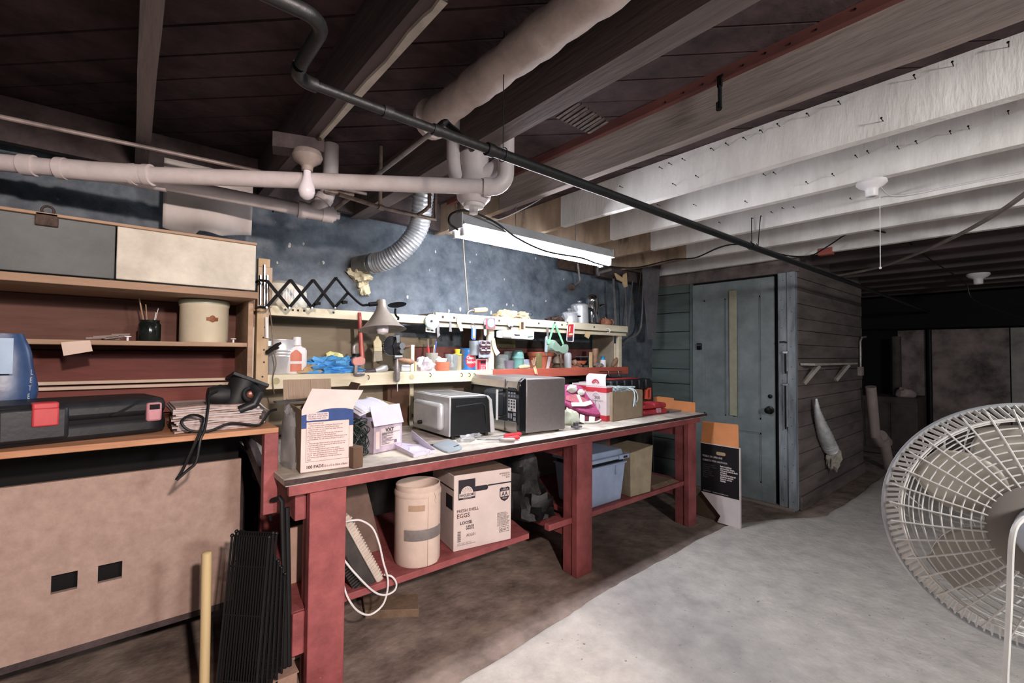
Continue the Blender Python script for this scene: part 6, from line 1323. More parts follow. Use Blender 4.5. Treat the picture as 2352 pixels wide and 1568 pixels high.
part('card', MB().sheet([k5(*p) for p in ((820, 575), (925, 570), (940, 590), (918, 890), (900, 902), (800, 890), (792, 870), (810, 590))], .004), MATS['white_plastic'], rcx)
part('red_field', MB().sheet([k5(*p, HY-.003) for p in ((828, 585), (922, 582), (905, 800), (808, 810))], .002), M('field_red', 'b23039', .45, var=.1), rcx)
part('pale_window', MB().sheet([k5(*p, HY-.005) for p in ((850, 620), (865, 618), (852, 720), (838, 722))], .002).sheet([k5(*p, HY-.005) for p in ((840, 750), (905, 745), (900, 775), (835, 780))], .002), M('window_pale', 'd8cfa0', .4), rcx)
part('black_field', MB().sheet([k5(*p, HY-.004) for p in ((808, 815), (905, 800), (900, 885), (808, 880))], .002), MATS['ink'], rcx)
flat('manila_tag', 'small tan paper tag hanging askew near the right end of the upper rail', 'tag', [(1150, 715), (1190, 705), (1235, 740), (1190, 845), (1115, 800)], 'pale_wood', .002, fn=k5)

# ---- standing on the lower tier
ZS = ZL+.0005
def base(px, y=2.6): p = at(px, 845, 'y', y); return V((p.x, y, ZS))
def words_cyl(parent, s, c, r, a_mid, z, size, mat, width, name='printed_words', bold=0):
    o = words(parent, s, V((0, 0, 0)), X_, Z_, size, mat, width=width, lift=0, bold=bold, name=name)
    W = WM[parent.name]; Wi = W.inverted(); off = c-V((0, 0, 0)); me = o.data
    for v in me.vertices:
        q = W @ v.co; a = a_mid+(q.x-width/2)/r; v.co = Wi @ V((c.x+(r+.0008)*math.cos(a), c.y+(r+.0008)*math.sin(a), c.z+z+q.z))
    return o
c = base(643, 2.62)
bk = thing('metal_bucket', 'small galvanised bucket with ribs at the left end of the lower shelf', 'bucket', c)
rb = .098
part('body', MB().lathe([(.001, 0), (.074, 0), (.076, .005), (.085, .085), (.088, .09), (.086, .095), (.087, .1), (.09, .105), (.088, .11), (.089, .115), (.092, .12), (.09, .125), (.098, .172), (.1, .174), (.1, .177), (.096, .177), (.072, .008), (.001, .008)], c, 40), MATS['aluminium'], bk)
part('ear', MB().cbox(c+V((-.07, -.07, .155)), (.02, .02, .03)), MATS['aluminium'], bk, bevel=.003)
c = base(680, 2.555)
bt = thing('lotion_bottle', 'white bottle with an orange label beside the metal bucket', 'bottle', c)
def oval(z, a, b, n=24): return [c+V((a*math.cos(2*PI*i/n), b*math.sin(2*PI*i/n), z)) for i in range(n)]
mb = MB(); lv = [(0, .9), (.004, 1), (.12, 1), (.135, .85), (.143, .5), (.15, .42), (.15, .0)]
for z, s in lv: mb.v += oval(z, max(.052*s, .0005), max(.026*s, .0005))
for r_ in range(len(lv)-1):
    for i in range(24): mb.f.append((r_*24+i, r_*24+(i+1) % 24, (r_+1)*24+(i+1) % 24, (r_+1)*24+i))
mb.f.append(tuple(range(23, -1, -1)))
part('body', mb, MATS['white_plastic'], bt)
part('cap', MB().lathe([(.001, .148), (.0235, .148), (.021, .192), (.001, .193)], c, 24), MATS['white_plastic'], bt)
mb = MB(); n = 10; A = []
for z0, z1 in ((.012, .052), (.066, .125)):
    k0 = len(mb.v)
    for i in range(n+1):
        a = -PI/2-.2+(-.5+1.1*i/n)*1.0; e = V((.0525*math.cos(a), .0268*math.sin(a), 0)); zt = z1 if z1 < .1 else z1-.03*abs(i/n-.5)**1.5*2.2; mb.v += [c+e+V((0, 0, z0)), c+e+V((0, 0, zt))]
    for i in range(n): mb.f.append((k0+2*i, k0+2*i+2, k0+2*i+3, k0+2*i+1))
part('label', mb, M('label_orange', 'bf6f58', .5, var=.06), bt)
# heap of gloves and rags
gp = thing('rag_heap', None, None, (0, 0, 0)) if False else None
c = base(752, 2.62)
part('blue_rag', MB().lump(c+V((.02, -.02, 0)), (.145, .1, .085), 3, .5, 34, 20, 3.4), M('rag_blue', '66aee4', .6, var=.2, scale=14, bump=.3, col2='3a86c8'), label='crumpled bright blue rag heaped on the lower shelf beside the white bottle', cat='rag', smooth=0)
part('yellow_glove', MB().lump(base(768, 2.70)+V((0, 0, 0)), (.085, .05, .105), 6, .3, 20, 12), M('glove_yellow', 'cfc98a', .6, var=.1), label='pale yellow rubber glove behind the blue rag', cat='glove')
part('work_glove', MB().lump(base(712, 2.565), (.07, .05, .05), 8, .4, 20, 12), M('glove_tan', 'b79a76', .85, var=.15), label='tan work glove squeezed between the white bottle and the blue rag', cat='glove')
gg_ = thing('grease_gun', 'silver-tipped dusty tool lying on the lower shelf under the hanging paint brush', 'tool', base(868, 2.54))
q = lambda a, b: f(a, b, 2.52)
part('body', MB().tube([q(490, 1150), q(560, 1130), q(600, 1120), q(640, 1120), q(665, 1135)], [.012, .02, .024, .022, .008], 14), MATS['aluminium'], gg_)
part('grip', MB().tube([q(330, 1165), q(420, 1160), q(500, 1148)], [.007, .012, .013], 10), M('grip_brown', '4b4046', .5, var=.2), gg_)
part('metal_packet', MB().cbox(base(930, 2.56)+V((0, 0, .021)), (.07, .05, .042)), MATS['aluminium'], label='little shiny metal box on the lower shelf behind the hanging drill', cat='box', bevel=.006)
part('wood_strip', MB().cbox(base(942, 2.56)+V((.025, 0, .03)), (.012, .05, .06)), MATS['pale_wood'], label='short upright wood strip beside the little metal box', cat='wood strip')
part('plush_bundle', MB().lump(base(975, 2.57), (.07, .05, .085), 12, .3, 22, 14), M('plush_white', 'b0a8ae', .95, var=.15, scale=30, bump=.5), label='white soft bundle on the lower shelf left of the pencil cup', cat='cloth')
c = base(991, 2.58)
pc = thing('pencil_cup', 'grey tapered cup of pencils on the lower shelf', 'cup', c)
part('cup', MB().lathe([(.001, 0), (.032, 0), (.034, .003), (.041, .115), (.038, .115), (.03, .006), (.001, .006)], c, 24), M('cup_grey', '8d8a80', .6, var=.08), pc)
for dx, dy, hh, m in ((-.028, -.01, .155, 'ink_red'), (-.02, .01, .2, 'galv'), (.016, 0, .165, 'pale_wood'), (.03, .005, .19, 'tag_blue')):
    part('pencil', MB().cyl(c+V((dx*.4, dy, .01)), c+V((dx*1.2, dy, hh)), .0042 if m != 'ink_red' else .008, n=8), MATS[m], pc)
c = base(1013, 2.56)
tc = thing('terracotta_dish', 'low terracotta pot holding white scraps, right of the pencil cup', 'pot', c)
part('pot', MB().lathe([(.001, 0), (.053, 0), (.057, .05), (.055, .058), (.049, .056), (.046, .01), (.001, .01)], c, 30), MATS['terracotta'], tc)
part('scraps', MB().lump(c+V((-.005, 0, .03)), (.045, .04, .05), 3, .5), MATS['paper_white'], tc, smooth=0)
c = base(1037, 2.57)
cc_ = thing('clear_cup', 'clear plastic cup with a white brush inside on the lower shelf', 'cup', c)
part('cup', MB().lathe([(.001, 0), (.036, 0), (.043, .108), (.041, .108), (.034, .004), (.001, .004)], c, 26), MATS['clear_glass'], cc_)
part('brush', MB().cyl(c+V((0, 0, .03)), c+V((.002, 0, .1)), .004, n=8).lump(c+V((0, 0, .02)), (.012, .012, .035), 2, .1), MATS['white_plastic'], cc_)
c = base(1050, 2.6)
yb_ = thing('glass_bottle', 'slim glass bottle with a yellow dripper cap left of the blue coffee can', 'bottle', c)
part('body', MB().lathe([(.001, 0), (.029, 0), (.03, .005), (.029, .095), (.02, .1), (.001, .1)], c, 22), M('bottle_glass', '8f8870', .2, var=.1), yb_)
part('cap', MB().lathe([(.001, .1), (.03, .1), (.031, .108), (.016, .112), (.018, .125), (.022, .142), (.001, .142)], c, 20), M('cap_yellow', 'd6b53c', .45, var=.08), yb_)
c = base(1075, 2.64)
cn = thing('coffee_can', 'blue coffee can with a red oval label on the lower shelf', 'can', c)
M('can_blue', '2f74b8', .35, metal=.2, var=.08, scale=10); rC = .068
part('can', MB().lathe([(.001, 0), (rC+.002, 0), (rC+.002, .004), (rC, .006), (rC, .142), (rC+.002, .144), (rC+.002, .148), (rC-.004, .148), (rC-.006, .145), (.001, .145)], c, 40), MATS['can_blue'], cn)
a0 = math.atan2(-c.y, -c.x)
part('seam', MB().lathe([(rC+.0004, .006), (rC+.0008, .007), (rC+.0008, .141), (rC+.0004, .142)], c, 6, a0=a0-.75, a1=a0-.4, cap=False), MATS['galv'], cn)
mb = MB(); A = [(.04*math.cos(2*PI*i/28), .05*math.sin(2*PI*i/28)) for i in range(28)]
for s in (.02, .25, .5, .75, 1): mb.v += [c+V(((rC+.0022)*math.cos(a0+.35+a*s/rC), (rC+.0022)*math.sin(a0+.35+a*s/rC), .064+b*s)) for a, b in A]
mb.f = [tuple(range(28))]+[(r_*28+i, r_*28+(i+1) % 28, r_*28+28+(i+1) % 28, r_*28+28+i) for r_ in range(4) for i in range(28)]
part('oval_label', mb, M('label_red', 'c83040', .4, var=.06), cn, smooth=60)
for i, (s, z) in enumerate((('Chase &', .074), ('Sanborn', .045))): words_cyl(cn, s, c, rC+.0026, a0+.35, z, .03, MATS['white_plastic'], .068, bold=.0008)
words_cyl(cn, 'COFFEE', c, rC, a0+.35, .124, .014, MATS['white_plastic'], .05)
for z in (.035, .075, .11): part('bead', MB().lathe([(rC, z-.002), (rC+.0016, z), (rC, z+.002)], c, 40, cap=False), MATS['can_blue'], cn)
# outlet pack on the divider, clear tube behind
op_ = thing('outlet_pack', 'dark blister card of four round fittings hung on the shelf divider', 'packet', h(985, 960, 2.5))
a, b = h(875, 795, 2.5), h(1105, 1145, 2.5)
part('card', MB().box(a.x, b.x, 2.5, 2.506, b.z, a.z), M('blister_grey', '9497a2', .3, var=.1), op_)
part('dark_field', MB().box(a.x+.006, b.x-.006, 2.497, 2.5, b.z+.06, a.z-.01), MATS['ink'], op_)
for i in (0, 1):
    for j in (0, 1):
        q = h(940+100*i, 890+105*j, 2.497); part('fitting', MB().lathe([(.001, 0), (.026, 0), (.026, .006), (.019, .012), (.019, .008), (.001, .008)], q, 20, ax=(0, -1, 0)), M('fitting_brown', '4a3439', .3, var=.15), op_)
        part('fitting_bar', MB().box(q.x-.016, q.x+.016, q.y-.014, q.y-.009, q.z-.003, q.z+.005), MATS['white_plastic'], op_)
part('tab', MB().sheet([h(*p, 2.499) for p in ((880, 1090), (1100, 1085), (1085, 1120), (975, 1150), (885, 1120))], .004), MATS['blister_grey'], op_)
p = h(812, 950, 2.56); part('clear_tube', MB().lathe([(.001, 0), (.04, 0), (.04, .1), (.001, .1)], (p.x, 2.575, ZS+.1), 24), M('tube_grey', '8d959b', .25, var=.06), label='grey translucent tube fixed on the divider panel behind the dark blister card', cat='tube')
a = h(875, 1165, 2.53); b = h(1080, 1380, 2.53)
rt_ = thing('red_tin', 'square red tin with a white side on the lower shelf below the blister card', 'tin', V(((a.x+b.x)/2, 2.56, ZS)))
part('tin', MB().box(a.x, b.x, 2.53, 2.6, ZS, a.z), MATS['white_plastic'], rt_, bevel=.003)
part('red_face', MB().box(a.x-.0006, b.x-.03, 2.5292, 2.55, ZS+.003, a.z-.006), M('tin_red', 'c93848', .45, var=.06), rt_)
part('black_band', MB().box(a.x+.012, b.x-.034, 2.5286, 2.5292, a.z-.034, a.z-.014), MATS['ink'], rt_)
words(rt_, 'PLASTIC WOOD\nCELLULOSE\nFIBER FILLER', V((a.x+.012, 2.5288, a.z-.052)), X_, Z_, .014, MATS['white_plastic'], width=.05)
# jars, pots and small tools to the right of the divider
c = base(1152, 2.6)
gj = thing('screw_jar', 'clear jar half full of screws right of the shelf divider', 'jar', c)
part('jar', MB().lathe([(.001, 0), (.05, 0), (.052, .004), (.052, .105), (.054, .108), (.05, .108), (.049, .005), (.001, .005)], c, 26), MATS['clear_glass'], gj)
part('screws', MB().lump(c+V((0, 0, .004)), (.045, .045, .075), 5, .15), M('screw_heap', '8d8272', .6, metal=.3, var=.5, scale=90, bump=.8, bscale=120), gj, kind='stuff', smooth=0)
part('tumbler', MB().lathe([(.001, 0), (.038, 0), (.046, .13), (.044, .13), (.036, .004), (.001, .004)], base(1170, 2.68), 24), MATS['clear_glass'], label='empty clear tumbler behind the jar of screws', cat='glass')
part('grey_cup', MB().lathe([(.001, 0), (.036, 0), (.042, .058), (.044, .064), (.04, .064), (.001, .05)], base(1168, 2.555), 24), M('cup_slate', '6d6670', .5, var=.1), label='small slate-grey tub in front of the jar of screws', cat='tub')
c = base(1189, 2.6)
tj = thing('teal_insulator', 'teal glass insulator with a domed top on the lower shelf', 'insulator', c)
part('glass', MB().lathe([(.001, 0), (.042, 0), (.046, .01), (.044, .062), (.046, .068), (.05, .075), (.05, .086), (.044, .092), (.046, .1), (.042, .124), (.03, .14), (.001, .146)], c, 30), M('teal_glass', '6f9d97', .15, var=.1, spec=.6), tj)
p = base(1206, 2.68); part('tablet_box', MB().cbox(p+V((0, 0, .035)), (.11, .05, .07)), M('box_paleblue', 'b5bfd6', .6, var=.15, scale=30), label='small pale blue box behind the teal insulator', cat='box', bevel=.002)
aw = thing('awl', 'wooden-handled awl lying on the lower shelf in front of the teal insulator', 'awl', base(1200, 2.53))
part('handle', MB().tube([h(1670, 1345, 2.51), h(1700, 1335, 2.51), h(1800, 1325, 2.51), h(1880, 1318, 2.51)], [.008, .015, .018, .01], 12), MATS['pale_wood'], aw)
part('blade', MB().cyl(h(1560, 1370, 2.51), h(1675, 1345, 2.51), .004, n=8), MATS['steel'], aw)
c = base(1241, 2.62)
fp = thing('flower_pot', 'terracotta flower pot of tools and papers on the lower shelf', 'pot', c)
part('pot', MB().lathe([(.001, 0), (.085, 0), (.095, .095), (.103, .098), (.105, .128), (.099, .128), (.08, .01), (.001, .01)], c, 36), MATS['terracotta'], fp)
fk = thing('twig_rake', 'bundle of bent wooden tines hanging over the red rail before the flower pot', 'rake', k5(220, 1300, 2.49))
for a, b in (((165, 1235), (195, 1330)), ((200, 1200), (205, 1330)), ((240, 1180), (215, 1330)), ((180, 1290), (235, 1480)), ((225, 1330), (265, 1485)), ((205, 1330), (238, 1475))):
    part('tine', MB().cyl(k5(*a, 2.51), k5(*b, 2.492), .0055, n=8), MATS['wood_handle' if b[1] < 1400 else 'pale_wood'], fk)
p = k5(285, 1270, 2.54); part('brass_file', MB().box(p.x-.03, p.x+.03, 2.53, 2.54, ZS, ZS+.12), M('olive_metal', '8d8058', .4, metal=.4, var=.2), label='olive metal plate standing against the flower pot', cat='plate')
p = k5(470, 1290, 2.55); part('paper_label', MB().sheet([k5(*q, 2.52) for q in ((430, 1380), (475, 1380), (520, 1170), (465, 1165))], .004), MATS['carton_white'], label='upright white printed slip leaning on the right of the flower pot', cat='label')
c = base(1281, 2.6)
bl = thing('brass_bell', 'small tarnished brass burner right of the flower pot', 'burner', c)
part('body', MB().lathe([(.001, 0), (.045, 0), (.05, .012), (.03, .03), (.05, .04), (.046, .06), (.03, .085), (.008, .095), (.008, .11), (.001, .112)], c, 24), M('tarnish', '8b7a6c', .45, metal=.4, var=.2), bl)
part('spindle', MB().cyl(base(1288, 2.55), base(1288, 2.55)+V((0, 0, .115)), .007, n=8), MATS['wood_handle'], label='thin turned wood spindle before the tarnished burner', cat='spindle')
part('vial', MB().lathe([(.001, 0), (.03, 0), (.031, .1), (.028, .118), (.018, .126), (.001, .127)], base(1304, 2.54), 20), M('vial_grey', 'b3b5b8', .2, var=.06), label='tall frosted vial with a rounded top near the middle of the red rail', cat='vial')
part('terracotta_saucer', MB().lathe([(.001, 0), (.08, 0), (.1, .05), (.104, .058), (.095, .058), (.07, .008), (.001, .008)], base(1322, 2.7), 30), MATS['terracotta'], label='shallow terracotta saucer behind the frosted vial', cat='saucer')
pz = thing('pestle', 'brown wooden pestle lying on the lower shelf right of the frosted vial', 'pestle', base(1325, 2.55))
part('pestle_body', MB().tube([base(1316, 2.55)+V((0, 0, .05)), base(1319, 2.55)+V((0, 0, .044)), base(1325, 2.55)+V((0, 0, .032)), base(1335, 2.55)+V((0, 0, .014))], [.014, .028, .016, .01], 12), MATS['wood_handle'], pz)
c = base(1344, 2.64); bx_ = thing('black_tin', 'open black tin with a bright rim at the back of the lower shelf', 'tin', c)
part('tin', MB().cbox(c+V((0, 0, .045)), (.18, .06, .09)), MATS['black_metal'], bx_, bevel=.003)
part('rim', MB().cbox(c+V((0, 0, .091)), (.186, .064, .006)), MATS['galv'], bx_)
part('spoon', MB().cyl(c+V((-.0, -.035, .02)), c+V((.0, -.035, .09)), .004, n=8).cyl(c+V((-.06, -.035, .012)), c+V((.07, -.035, .012)), .005, n=8), MATS['steel'], bx_)
part('wood_strip', MB().cbox(base(1357, 2.56)+V((0, 0, .066)), (.03, .012, .132)), MATS['pale_wood'], label='flat upright wood slat before the black tin', cat='wood strip')
part('chair_leg', MB().tube([base(1366, 2.58), base(1366, 2.58)+V((.004, 0, .06)), base(1366, 2.58)+V((.006, 0, .14)), base(1366, 2.58)+V((.006, 0, .165))], [.02, .024, .03, .026], 12), MATS['wood_handle'], label='tapered upright wooden handle right of the black tin', cat='handle')
c = base(1385, 2.56)
bb_ = thing('blue_capped_bottle', 'little white bottle with a bright blue cap near the right end of the shelf', 'bottle', c)
part('body', MB().lathe([(.001, 0), (.027, 0), (.027, .06), (.015, .068), (.001, .068)], c, 18), MATS['white_plastic'], bb_)
part('cap', MB().lathe([(.001, .068), (.018, .068), (.012, .082), (.02, .094), (.001, .096)], c, 16), M('cap_blue', '2f9ad0', .4), bb_)
part('black_jar', MB().lathe([(.001, 0), (.045, 0), (.048, .06), (.04, .066), (.001, .066)], base(1396, 2.66), 24), MATS['black_rubber'], label='squat black jar behind the little blue-capped bottle', cat='jar')
part('rag_knot', MB().lump(base(1376, 2.545), (.05, .03, .035), 7, .4), M('knot_brown', '7d6c66', .85, var=.2), label='small dusty knot of rag before the tapered wooden handle', cat='rag', smooth=0)
cs_ = thing('chisel', 'wooden-handled chisel leaning against the right end of the shelf', 'chisel', base(1412, 2.54))
part('handle', MB().tube([k5(1610, 1340, 2.53), k5(1650, 1290, 2.53), k5(1715, 1190, 2.54), k5(1745, 1150, 2.545)], [.012, .02, .024, .018], 12), MATS['wood_handle'], cs_)
# ================================================================== RIGHT SIDE
# saws and oddments hanging by the corner
sw = thing('panel_saw', 'handsaw with a bare grey blade hanging point-down in the corner before the door', 'saw', at(1500, 700, 'y', 2.6))
y = 2.6; g = lambda px, py, yy=2.6: at(px, py, 'y', yy)
part('blade', MB().sheet([g(1474, 600), g(1516, 612), g(1513, 660), g(1505, 779), g(1488, 779), g(1480, 690)], .003), M('saw_grey', '8a868c', .45, metal=.6, var=.15, scale=14), sw)
part('handle', MB().sheet([g(1468, 560, 2.59), g(1500, 565, 2.59), g(1518, 590, 2.59), g(1516, 618, 2.59), g(1474, 606, 2.59)], .02), MATS['old_wood'], sw, bevel=.004)
bs2 = thing('bow_saw', 'tubular bow saw frame with a long thin blade hanging left of the handsaw', 'saw', g(1450, 700, 2.7))
fr = smoothpath([g(*p, 2.7) for p in ((1478, 625), (1477, 680), (1473, 745), (1462, 768), (1440, 780), (1428, 792))], 6)
part('frame', MB().tube(fr, .012, 10), MATS['galv'], bs2)
part('blade', MB().beam(g(1436, 655, 2.7), g(1440, 775, 2.7), .004, .016, (1, 0, 0)), MATS['galv'], bs2)
part('second_blade', MB().beam(g(1453, 645, 2.7), g(1442, 770, 2.7), .004, .012, (1, 0, 0)), MATS['galv'], bs2)
gs = thing('grip_saw', 'saw with a pale wooden pistol grip hanging upside down above the shelf end', 'saw', g(1425, 650, 2.66))
part('grip', MB().sheet([g(*p, 2.66) for p in ((1412, 627), (1424, 634), (1430, 640), (1432, 630), (1438, 626), (1440, 658), (1434, 660), (1430, 648), (1418, 642))], .02), MATS['pale_wood'], gs, bevel=.003)
part('blade', MB().sheet([g(*p, 2.66) for p in ((1407, 640), (1411, 640), (1417, 748), (1412, 748))], .003), MATS['galv'], gs)
part('nail_board', MB().box(3.35, 4.3, 2.72, 2.78, 2.05, 2.15), MATS['old_wood'], gs)
wh = part('wire_hanger', MB().tube(smoothpath([g(1474, 605, 2.62), g(1469, 650, 2.62), g(1463, 692, 2.62), g(1456, 698, 2.62), g(1452, 690, 2.62), g(1453, 684, 2.62)], 6), .003, 6), MATS['brass'], label='long thin wire hook hanging beside the handsaw', cat='hook')
ph = thing('pipe_stub', 'small bent pipe ending in a flared cap on the dark wall below the strip light', 'pipe', g(1318, 650, 2.7))
part('bent_pipe', MB().tube(smoothpath([g(1327, 605, 2.72), g(1330, 630, 2.72), g(1331, 645, 2.72), g(1322, 653, 2.71), g(1312, 656, 2.7)], 5), .009, 8), MATS['galv'], ph)
part('flare', MB().lathe([(.001, 0), (.014, 0), (.03, .02), (.032, .034), (.02, .04), (.001, .04)], g(1314, 656, 2.7), 16, ax=(-.6, -.5, -.5)), MATS['rust'], ph)
part('back_plate', MB().box(g(1281, 600, 2.79).x, g(1370, 600, 2.79).x, 2.77, 2.79, g(1300, 620, 2.79).z, g(1300, 594, 2.79).z), MATS['rust'], ph)
g2 = thing('grey_bar', 'dusty grey bar on a bracket under the joists left of the hanging saws', 'bar', g(1385, 622, 2.7))
part('bar', MB().cyl(g(1372, 627, 2.7), g(1402, 619, 2.7), .016, n=12), MATS['galv'], g2)
part('bracket', MB().tube([g(1373, 605, 2.7), g(1372, 625, 2.7), g(1376, 632, 2.7)], .012, 8), MATS['galv'], g2)

# on the jamb: two long bolts
for i, (y0, y1) in enumerate(((806, 858), (880, 985))):
    a, b = at(1804, y0, 'x', 4.36), at(1806, y1, 'x', 4.36)
    t = thing('slide_bolt', ('short' if i == 0 else 'long')+' slide bolt with a bright top on the grey door jamb'+(', upper one' if i == 0 else ', lower one'), 'bolt', b)
    part('plate', MB().box(4.362, 4.372, a.y-.018, a.y+.018, b.z+.02, a.z-.01), MATS['jamb_paint'], t)
    part('rod', MB().cyl((4.357, a.y, b.z), (4.357, a.y, a.z), .007, n=8), MATS['iron'], t)
    part('cap', MB().box(4.345, 4.37, a.y-.02, a.y+.02, a.z-.022, a.z), MATS['steel'], t, bevel=.003)
p = at(1806, 786, 'x', 4.372); part('coat_hook', MB().tube([(4.372, p.y, p.z), (4.34, p.y+.005, p.z+.004), (4.33, p.y+.04, p.z+.002)], .006, 8), MATS['iron'], label='small black hook at the height of the upper slide bolt on the door jamb', cat='hook')

# closet wall: bracket shelf, outlet, foil hose, loop of wire
cs3 = thing('bracket_shelf', 'short pale shelf on wooden brackets on the dark boarded wall', 'shelf', (5.0, 1.36, 1.24))
part('board', MB().box(4.445, 5.75, 1.3, 1.412, 1.238, 1.258), M('shelf_pale', 'a39b94', .7, var=.12, scale=8), cs3, bevel=.002)
a, b = at(1829, 874, 'y', 1.40), at(1868, 843, 'y', 1.33)
for x0 in (4.5, 5.4): part('brace', MB().beam((x0, 1.405, 1.08), (x0+.14, 1.33, 1.235), .03, .03), MATS['shelf_pale'], cs3)
fh = thing('foil_hose', 'crumpled silver foil hose hanging on the dark boarded wall', 'duct', at(1905, 985, 'y', 1.36))
pts = [at(*p, 'y', 1.36) for p in ((1875, 915), (1877, 940), (1884, 968), (1893, 995), (1903, 1020), (1908, 1030))]
sp3 = smoothpath(pts, 7); n = len(sp3)
part('hose', MB().tube(sp3, [(.008+.05*min(1, i/n*1.6))*(1+.12*(i % 2)) for i in range(n)], 14), M('foil_dull', 'd0d0d4', .4, metal=.25, var=.15, scale=20), fh)
part('torn_end', MB().lump(at(1914, 1040, 'y', 1.35)+V((0, 0, -.05)), (.06, .05, .1), 4, .5, flat=False), M('torn_paper', 'a79f95', .9, var=.15, scale=20), fh, smooth=0)
p = at(1974, 852, 'y', 1.41); ol = thing('outlet_box', 'pale square outlet box at the far end of the dark boarded wall', 'outlet', p)
part('box', MB().cbox((p.x, 1.4, p.z), (.1, .04, .1)), M('outlet_pale', '9a8f88', .5, var=.1), ol, bevel=.004)
part('conduit', MB().tube([(p.x, 1.4, p.z+.05), (p.x, 1.4, p.z+.33), (p.x+.02, 1.39, p.z+.38), (p.x+.14, 1.38, p.z+.39)], .012, 8), MATS['galv'], ol)
wp = thing('waste_pipe', 'pale jointed waste pipe standing beyond the dark boarded wall', 'pipe', at(2030, 1080, 'y', 1.3))
part('upper_run', MB().tube([at(2000, 888, 'y', 1.3), at(2010, 1000, 'y', 1.3), at(2018, 1016, 'y', 1.3), at(2030, 1020, 'y', 1.28)], .05, 14), M('pvc_far', 'a39590', .5, var=.08), wp)
part('joint', MB().cyl(at(2022, 1000, 'y', 1.28), at(2034, 1015, 'y', 1.28), .065, n=14), MATS['pvc_far'], wp)
part('lower_run', MB().tube([at(2030, 1012, 'y', 1.26), at(2036, 1040, 'y', 1.26), at(2044, 1080, 'y', 1.26), at(2050, 1110, 'y', 1.26)], .052, 14), MATS['pvc_far'], wp)
fu = thing('furnace', 'dark square furnace cabinet in the gloom beyond the waste pipe', 'furnace', (8.1, 1.3, 0))
M('furnace_brown', '4a4340', .7, var=.25, scale=6)
part('cabinet', MB().box(7.85, 8.5, 1.15, 1.75, 0, .78), MATS['furnace_brown'], fu, bevel=.01)
part('door_panel', MB().box(7.835, 7.85, 1.2, 1.42, .08, .7).box(7.835, 7.85, 1.45, 1.7, .08, .7), MATS['furnace_brown'], fu, bevel=.004)
part('flue', MB().tube([(8.15, 1.4, .78), (8.15, 1.4, 1.6)], .05, 14), MATS['furnace_brown'], fu)
part('pale_valve', MB().lump((7.95, 1.28, .78), (.1, .1, .13), 3, .2), MATS['pvc_far'], fu)
part('gas_pipe', MB().tube([(8.45, 1.1, .0), (8.45, 1.1, 1.7)], .025, 10), MATS['iron'], fu)

# ================================================================== FAN, seen from behind
nF = V((.944, .329, -.068)).normalized(); cF = V((1.689, .0324, .9133)); hF = Z_.cross(nF).normalized(); vF = nF.cross(hF)
TF = Matrix((hF, vF, -nF)).transposed().to_4x4(); TF.translation = cF      # local z points back towards the viewer
fan = thing('pedestal_fan', 'large white pedestal fan seen from behind at the right edge', 'fan', (cF.x-nF.x*.11, cF.y-nF.y*.11, 0))
M('fan_grey', 'dedcd8', .4, var=.06, scale=14); M('fan_rim', 'b9bcc0', .3, metal=.3, var=.06); M('fan_blade', 'b9b2a7', .4, var=.08, scale=8); M('fan_motor', 'a9adb2', .35, var=.06)
RF = .2895
L = lambda r, a, z: TF @ V((r*math.cos(a), r*math.sin(a), z))
def zr(r): return .006+.085*(1-(r/RF)**2)           # dome of the rear guard
def zf(r): return -.006-.065*(1-(r/RF)**2)
part('rim', MB().tube([L(RF, 2*PI*i/90, 0) for i in range(90)], .0062, 8, closed=True), MATS['fan_rim'], fan)
def ring(r, z, t, n=72): return MB().tube([L(r, 2*PI*i/n, z) for i in range(n)], t, 6, closed=True)
for i in range(9):
    r = .118+.0168*i; part('guard_ring', ring(r, zr(r), .0019), MATS['fan_grey'], fan)
part('guard_ring', ring(.257, zr(.257), .0032), MATS['fan_grey'], fan)
for i in range(36):
    a = 2*PI*i/36+.05; part('guard_spoke', MB().tube([L(.08+.02*k, a-.0*k, zr(.08+.02*k)+.003) for k in range(11)], .0021, 6), MATS['fan_grey'], fan)
for i in range(120):
    a = 2*PI*i/120
    part('rim_fin', MB().beam(L(RF-.002, a, .004), L(.256, a+.05, zr(.256)), .003, .008, vF), MATS['fan_grey'], fan)
for i in range(9):
    r = .075+.0225*i; part('front_ring', ring(r, zf(r), .0017, 60), MATS['fan_grey'], fan)
for i in range(26):
    a = 2*PI*i/26; part('front_spoke', MB().tube([L(.06+.0229*k, a+.08*k, zf(.06+.0229*k)-.003) for k in range(11)], .0018, 6), MATS['fan_grey'], fan)
part('front_badge', MB().lathe([(.001, 0), (.062, 0), (.062, .006), (.001, .006)], TF @ V((0, 0, -.075)), 30, ax=-nF), MATS['fan_grey'], fan)
def petal(a0):
    mb = MB()
    def fn(u, v):
        r = .06+.18*v; w = (.36+.36*math.sin(PI*min(1, v*1.1)**.8))*(1-.1*v); a = a0+w*(u-.5)*2*(.78 if v < .9 else .7)
        return L(r, a, -.012+.045*(u-.5)*(1-.2*v))
    mb.grid(fn, 12, 12); return mb
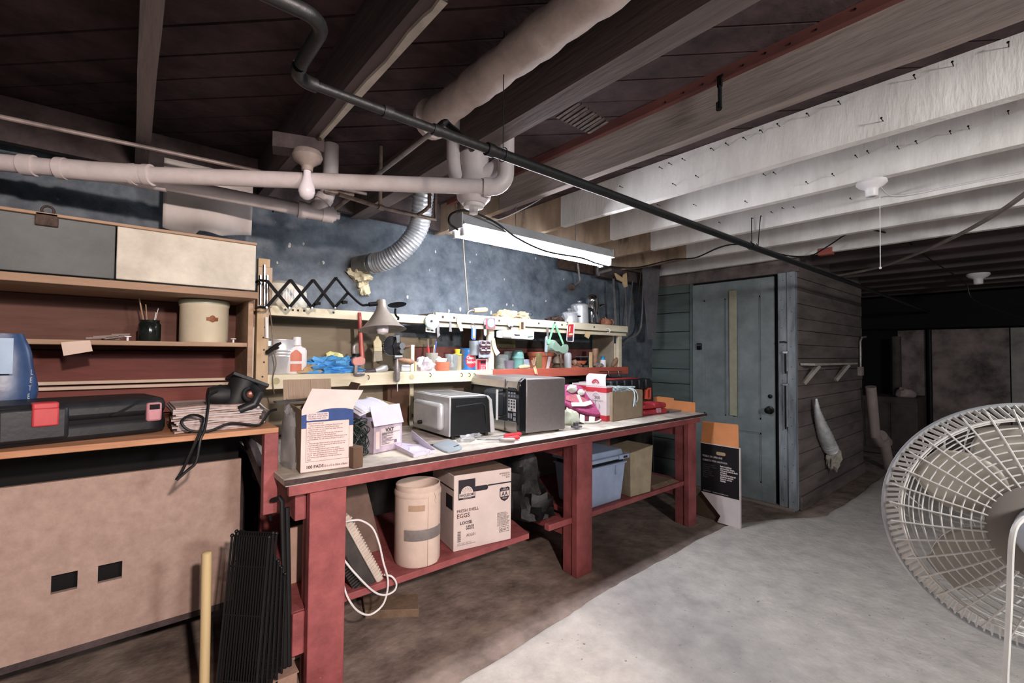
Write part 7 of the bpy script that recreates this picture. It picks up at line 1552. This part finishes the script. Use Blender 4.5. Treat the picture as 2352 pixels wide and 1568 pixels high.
for p in ((2175, 1085), (2200, 1300)):
    d = FW+RT*((p[0]-1176)/FPX)-UP*((p[1]-784)/FPX); t = ((cF-CP).dot(nF))/d.dot(nF); q = CP+d*t-cF
    a = math.atan2(q.dot(vF), q.dot(hF)); bl = part('blade', petal(a), MATS['fan_blade'], fan); bl.modifiers.new('solid', 'SOLIDIFY').thickness = .003
    last = a
bl = part('blade', petal(last+2.1), MATS['fan_blade'], fan); bl.modifiers.new('solid', 'SOLIDIFY').thickness = .003
part('blade_hub', MB().lathe([(.001, -.03), (.05, -.028), (.062, -.01), (.062, .02), (.001, .025)], cF, 30, ax=-nF), MATS['fan_blade'], fan)
part('hub_plate', MB().lathe([(.001, .078), (.1, .078), (.112, .074), (.112, .082), (.1, .09), (.06, .094), (.001, .094)], cF, 44, ax=-nF), M('hub_grey', '857e78', .5, var=.06), fan)
part('motor', MB().lathe([(.001, .09), (.07, .092), (.072, .1), (.07, .15), (.055, .178), (.03, .19), (.001, .193)], cF, 40, ax=-nF), MATS['fan_motor'], fan)
mc = TF @ V((0, 0, .13))
part('neck', MB().cyl(mc+V((0, 0, -.05)), mc+V((0, 0, -.2)), .03, n=20), MATS['fan_motor'], fan)
part('pole', MB().cyl(mc+V((0, 0, -.18)), V((mc.x, mc.y, .03)), .0145, n=18), MATS['fan_rim'], fan)
part('base', MB().lathe([(.001, 0), (.2, 0), (.205, .008), (.195, .022), (.05, .04), (.03, .06), (.001, .06)], V((mc.x, mc.y, 0)), 44), MATS['fan_motor'], fan)
dd = 1.0
pth = []
for px, py, k in ((2362, 1188, .97), (2348, 1192, .955), (2332, 1210, .945), (2324, 1245, .94), (2321, 1300, .94), (2318, 1400, .94), (2313, 1500, .94), (2310, 1600, .94)):
    pth.append(CP+(FW+RT*((px-1176)/FPX)-UP*((py-784)/FPX))*k)
q = pth[-1]; pth += [V((q.x, q.y, .3)), V((q.x+.02, q.y, .02)), V((q.x+.15, q.y-.1, .006)), V((q.x+.5, q.y-.3, .006))]
part('power_cord', MB().tube(smoothpath(pth, 6), .0055, 8), MATS['fan_grey'], fan)
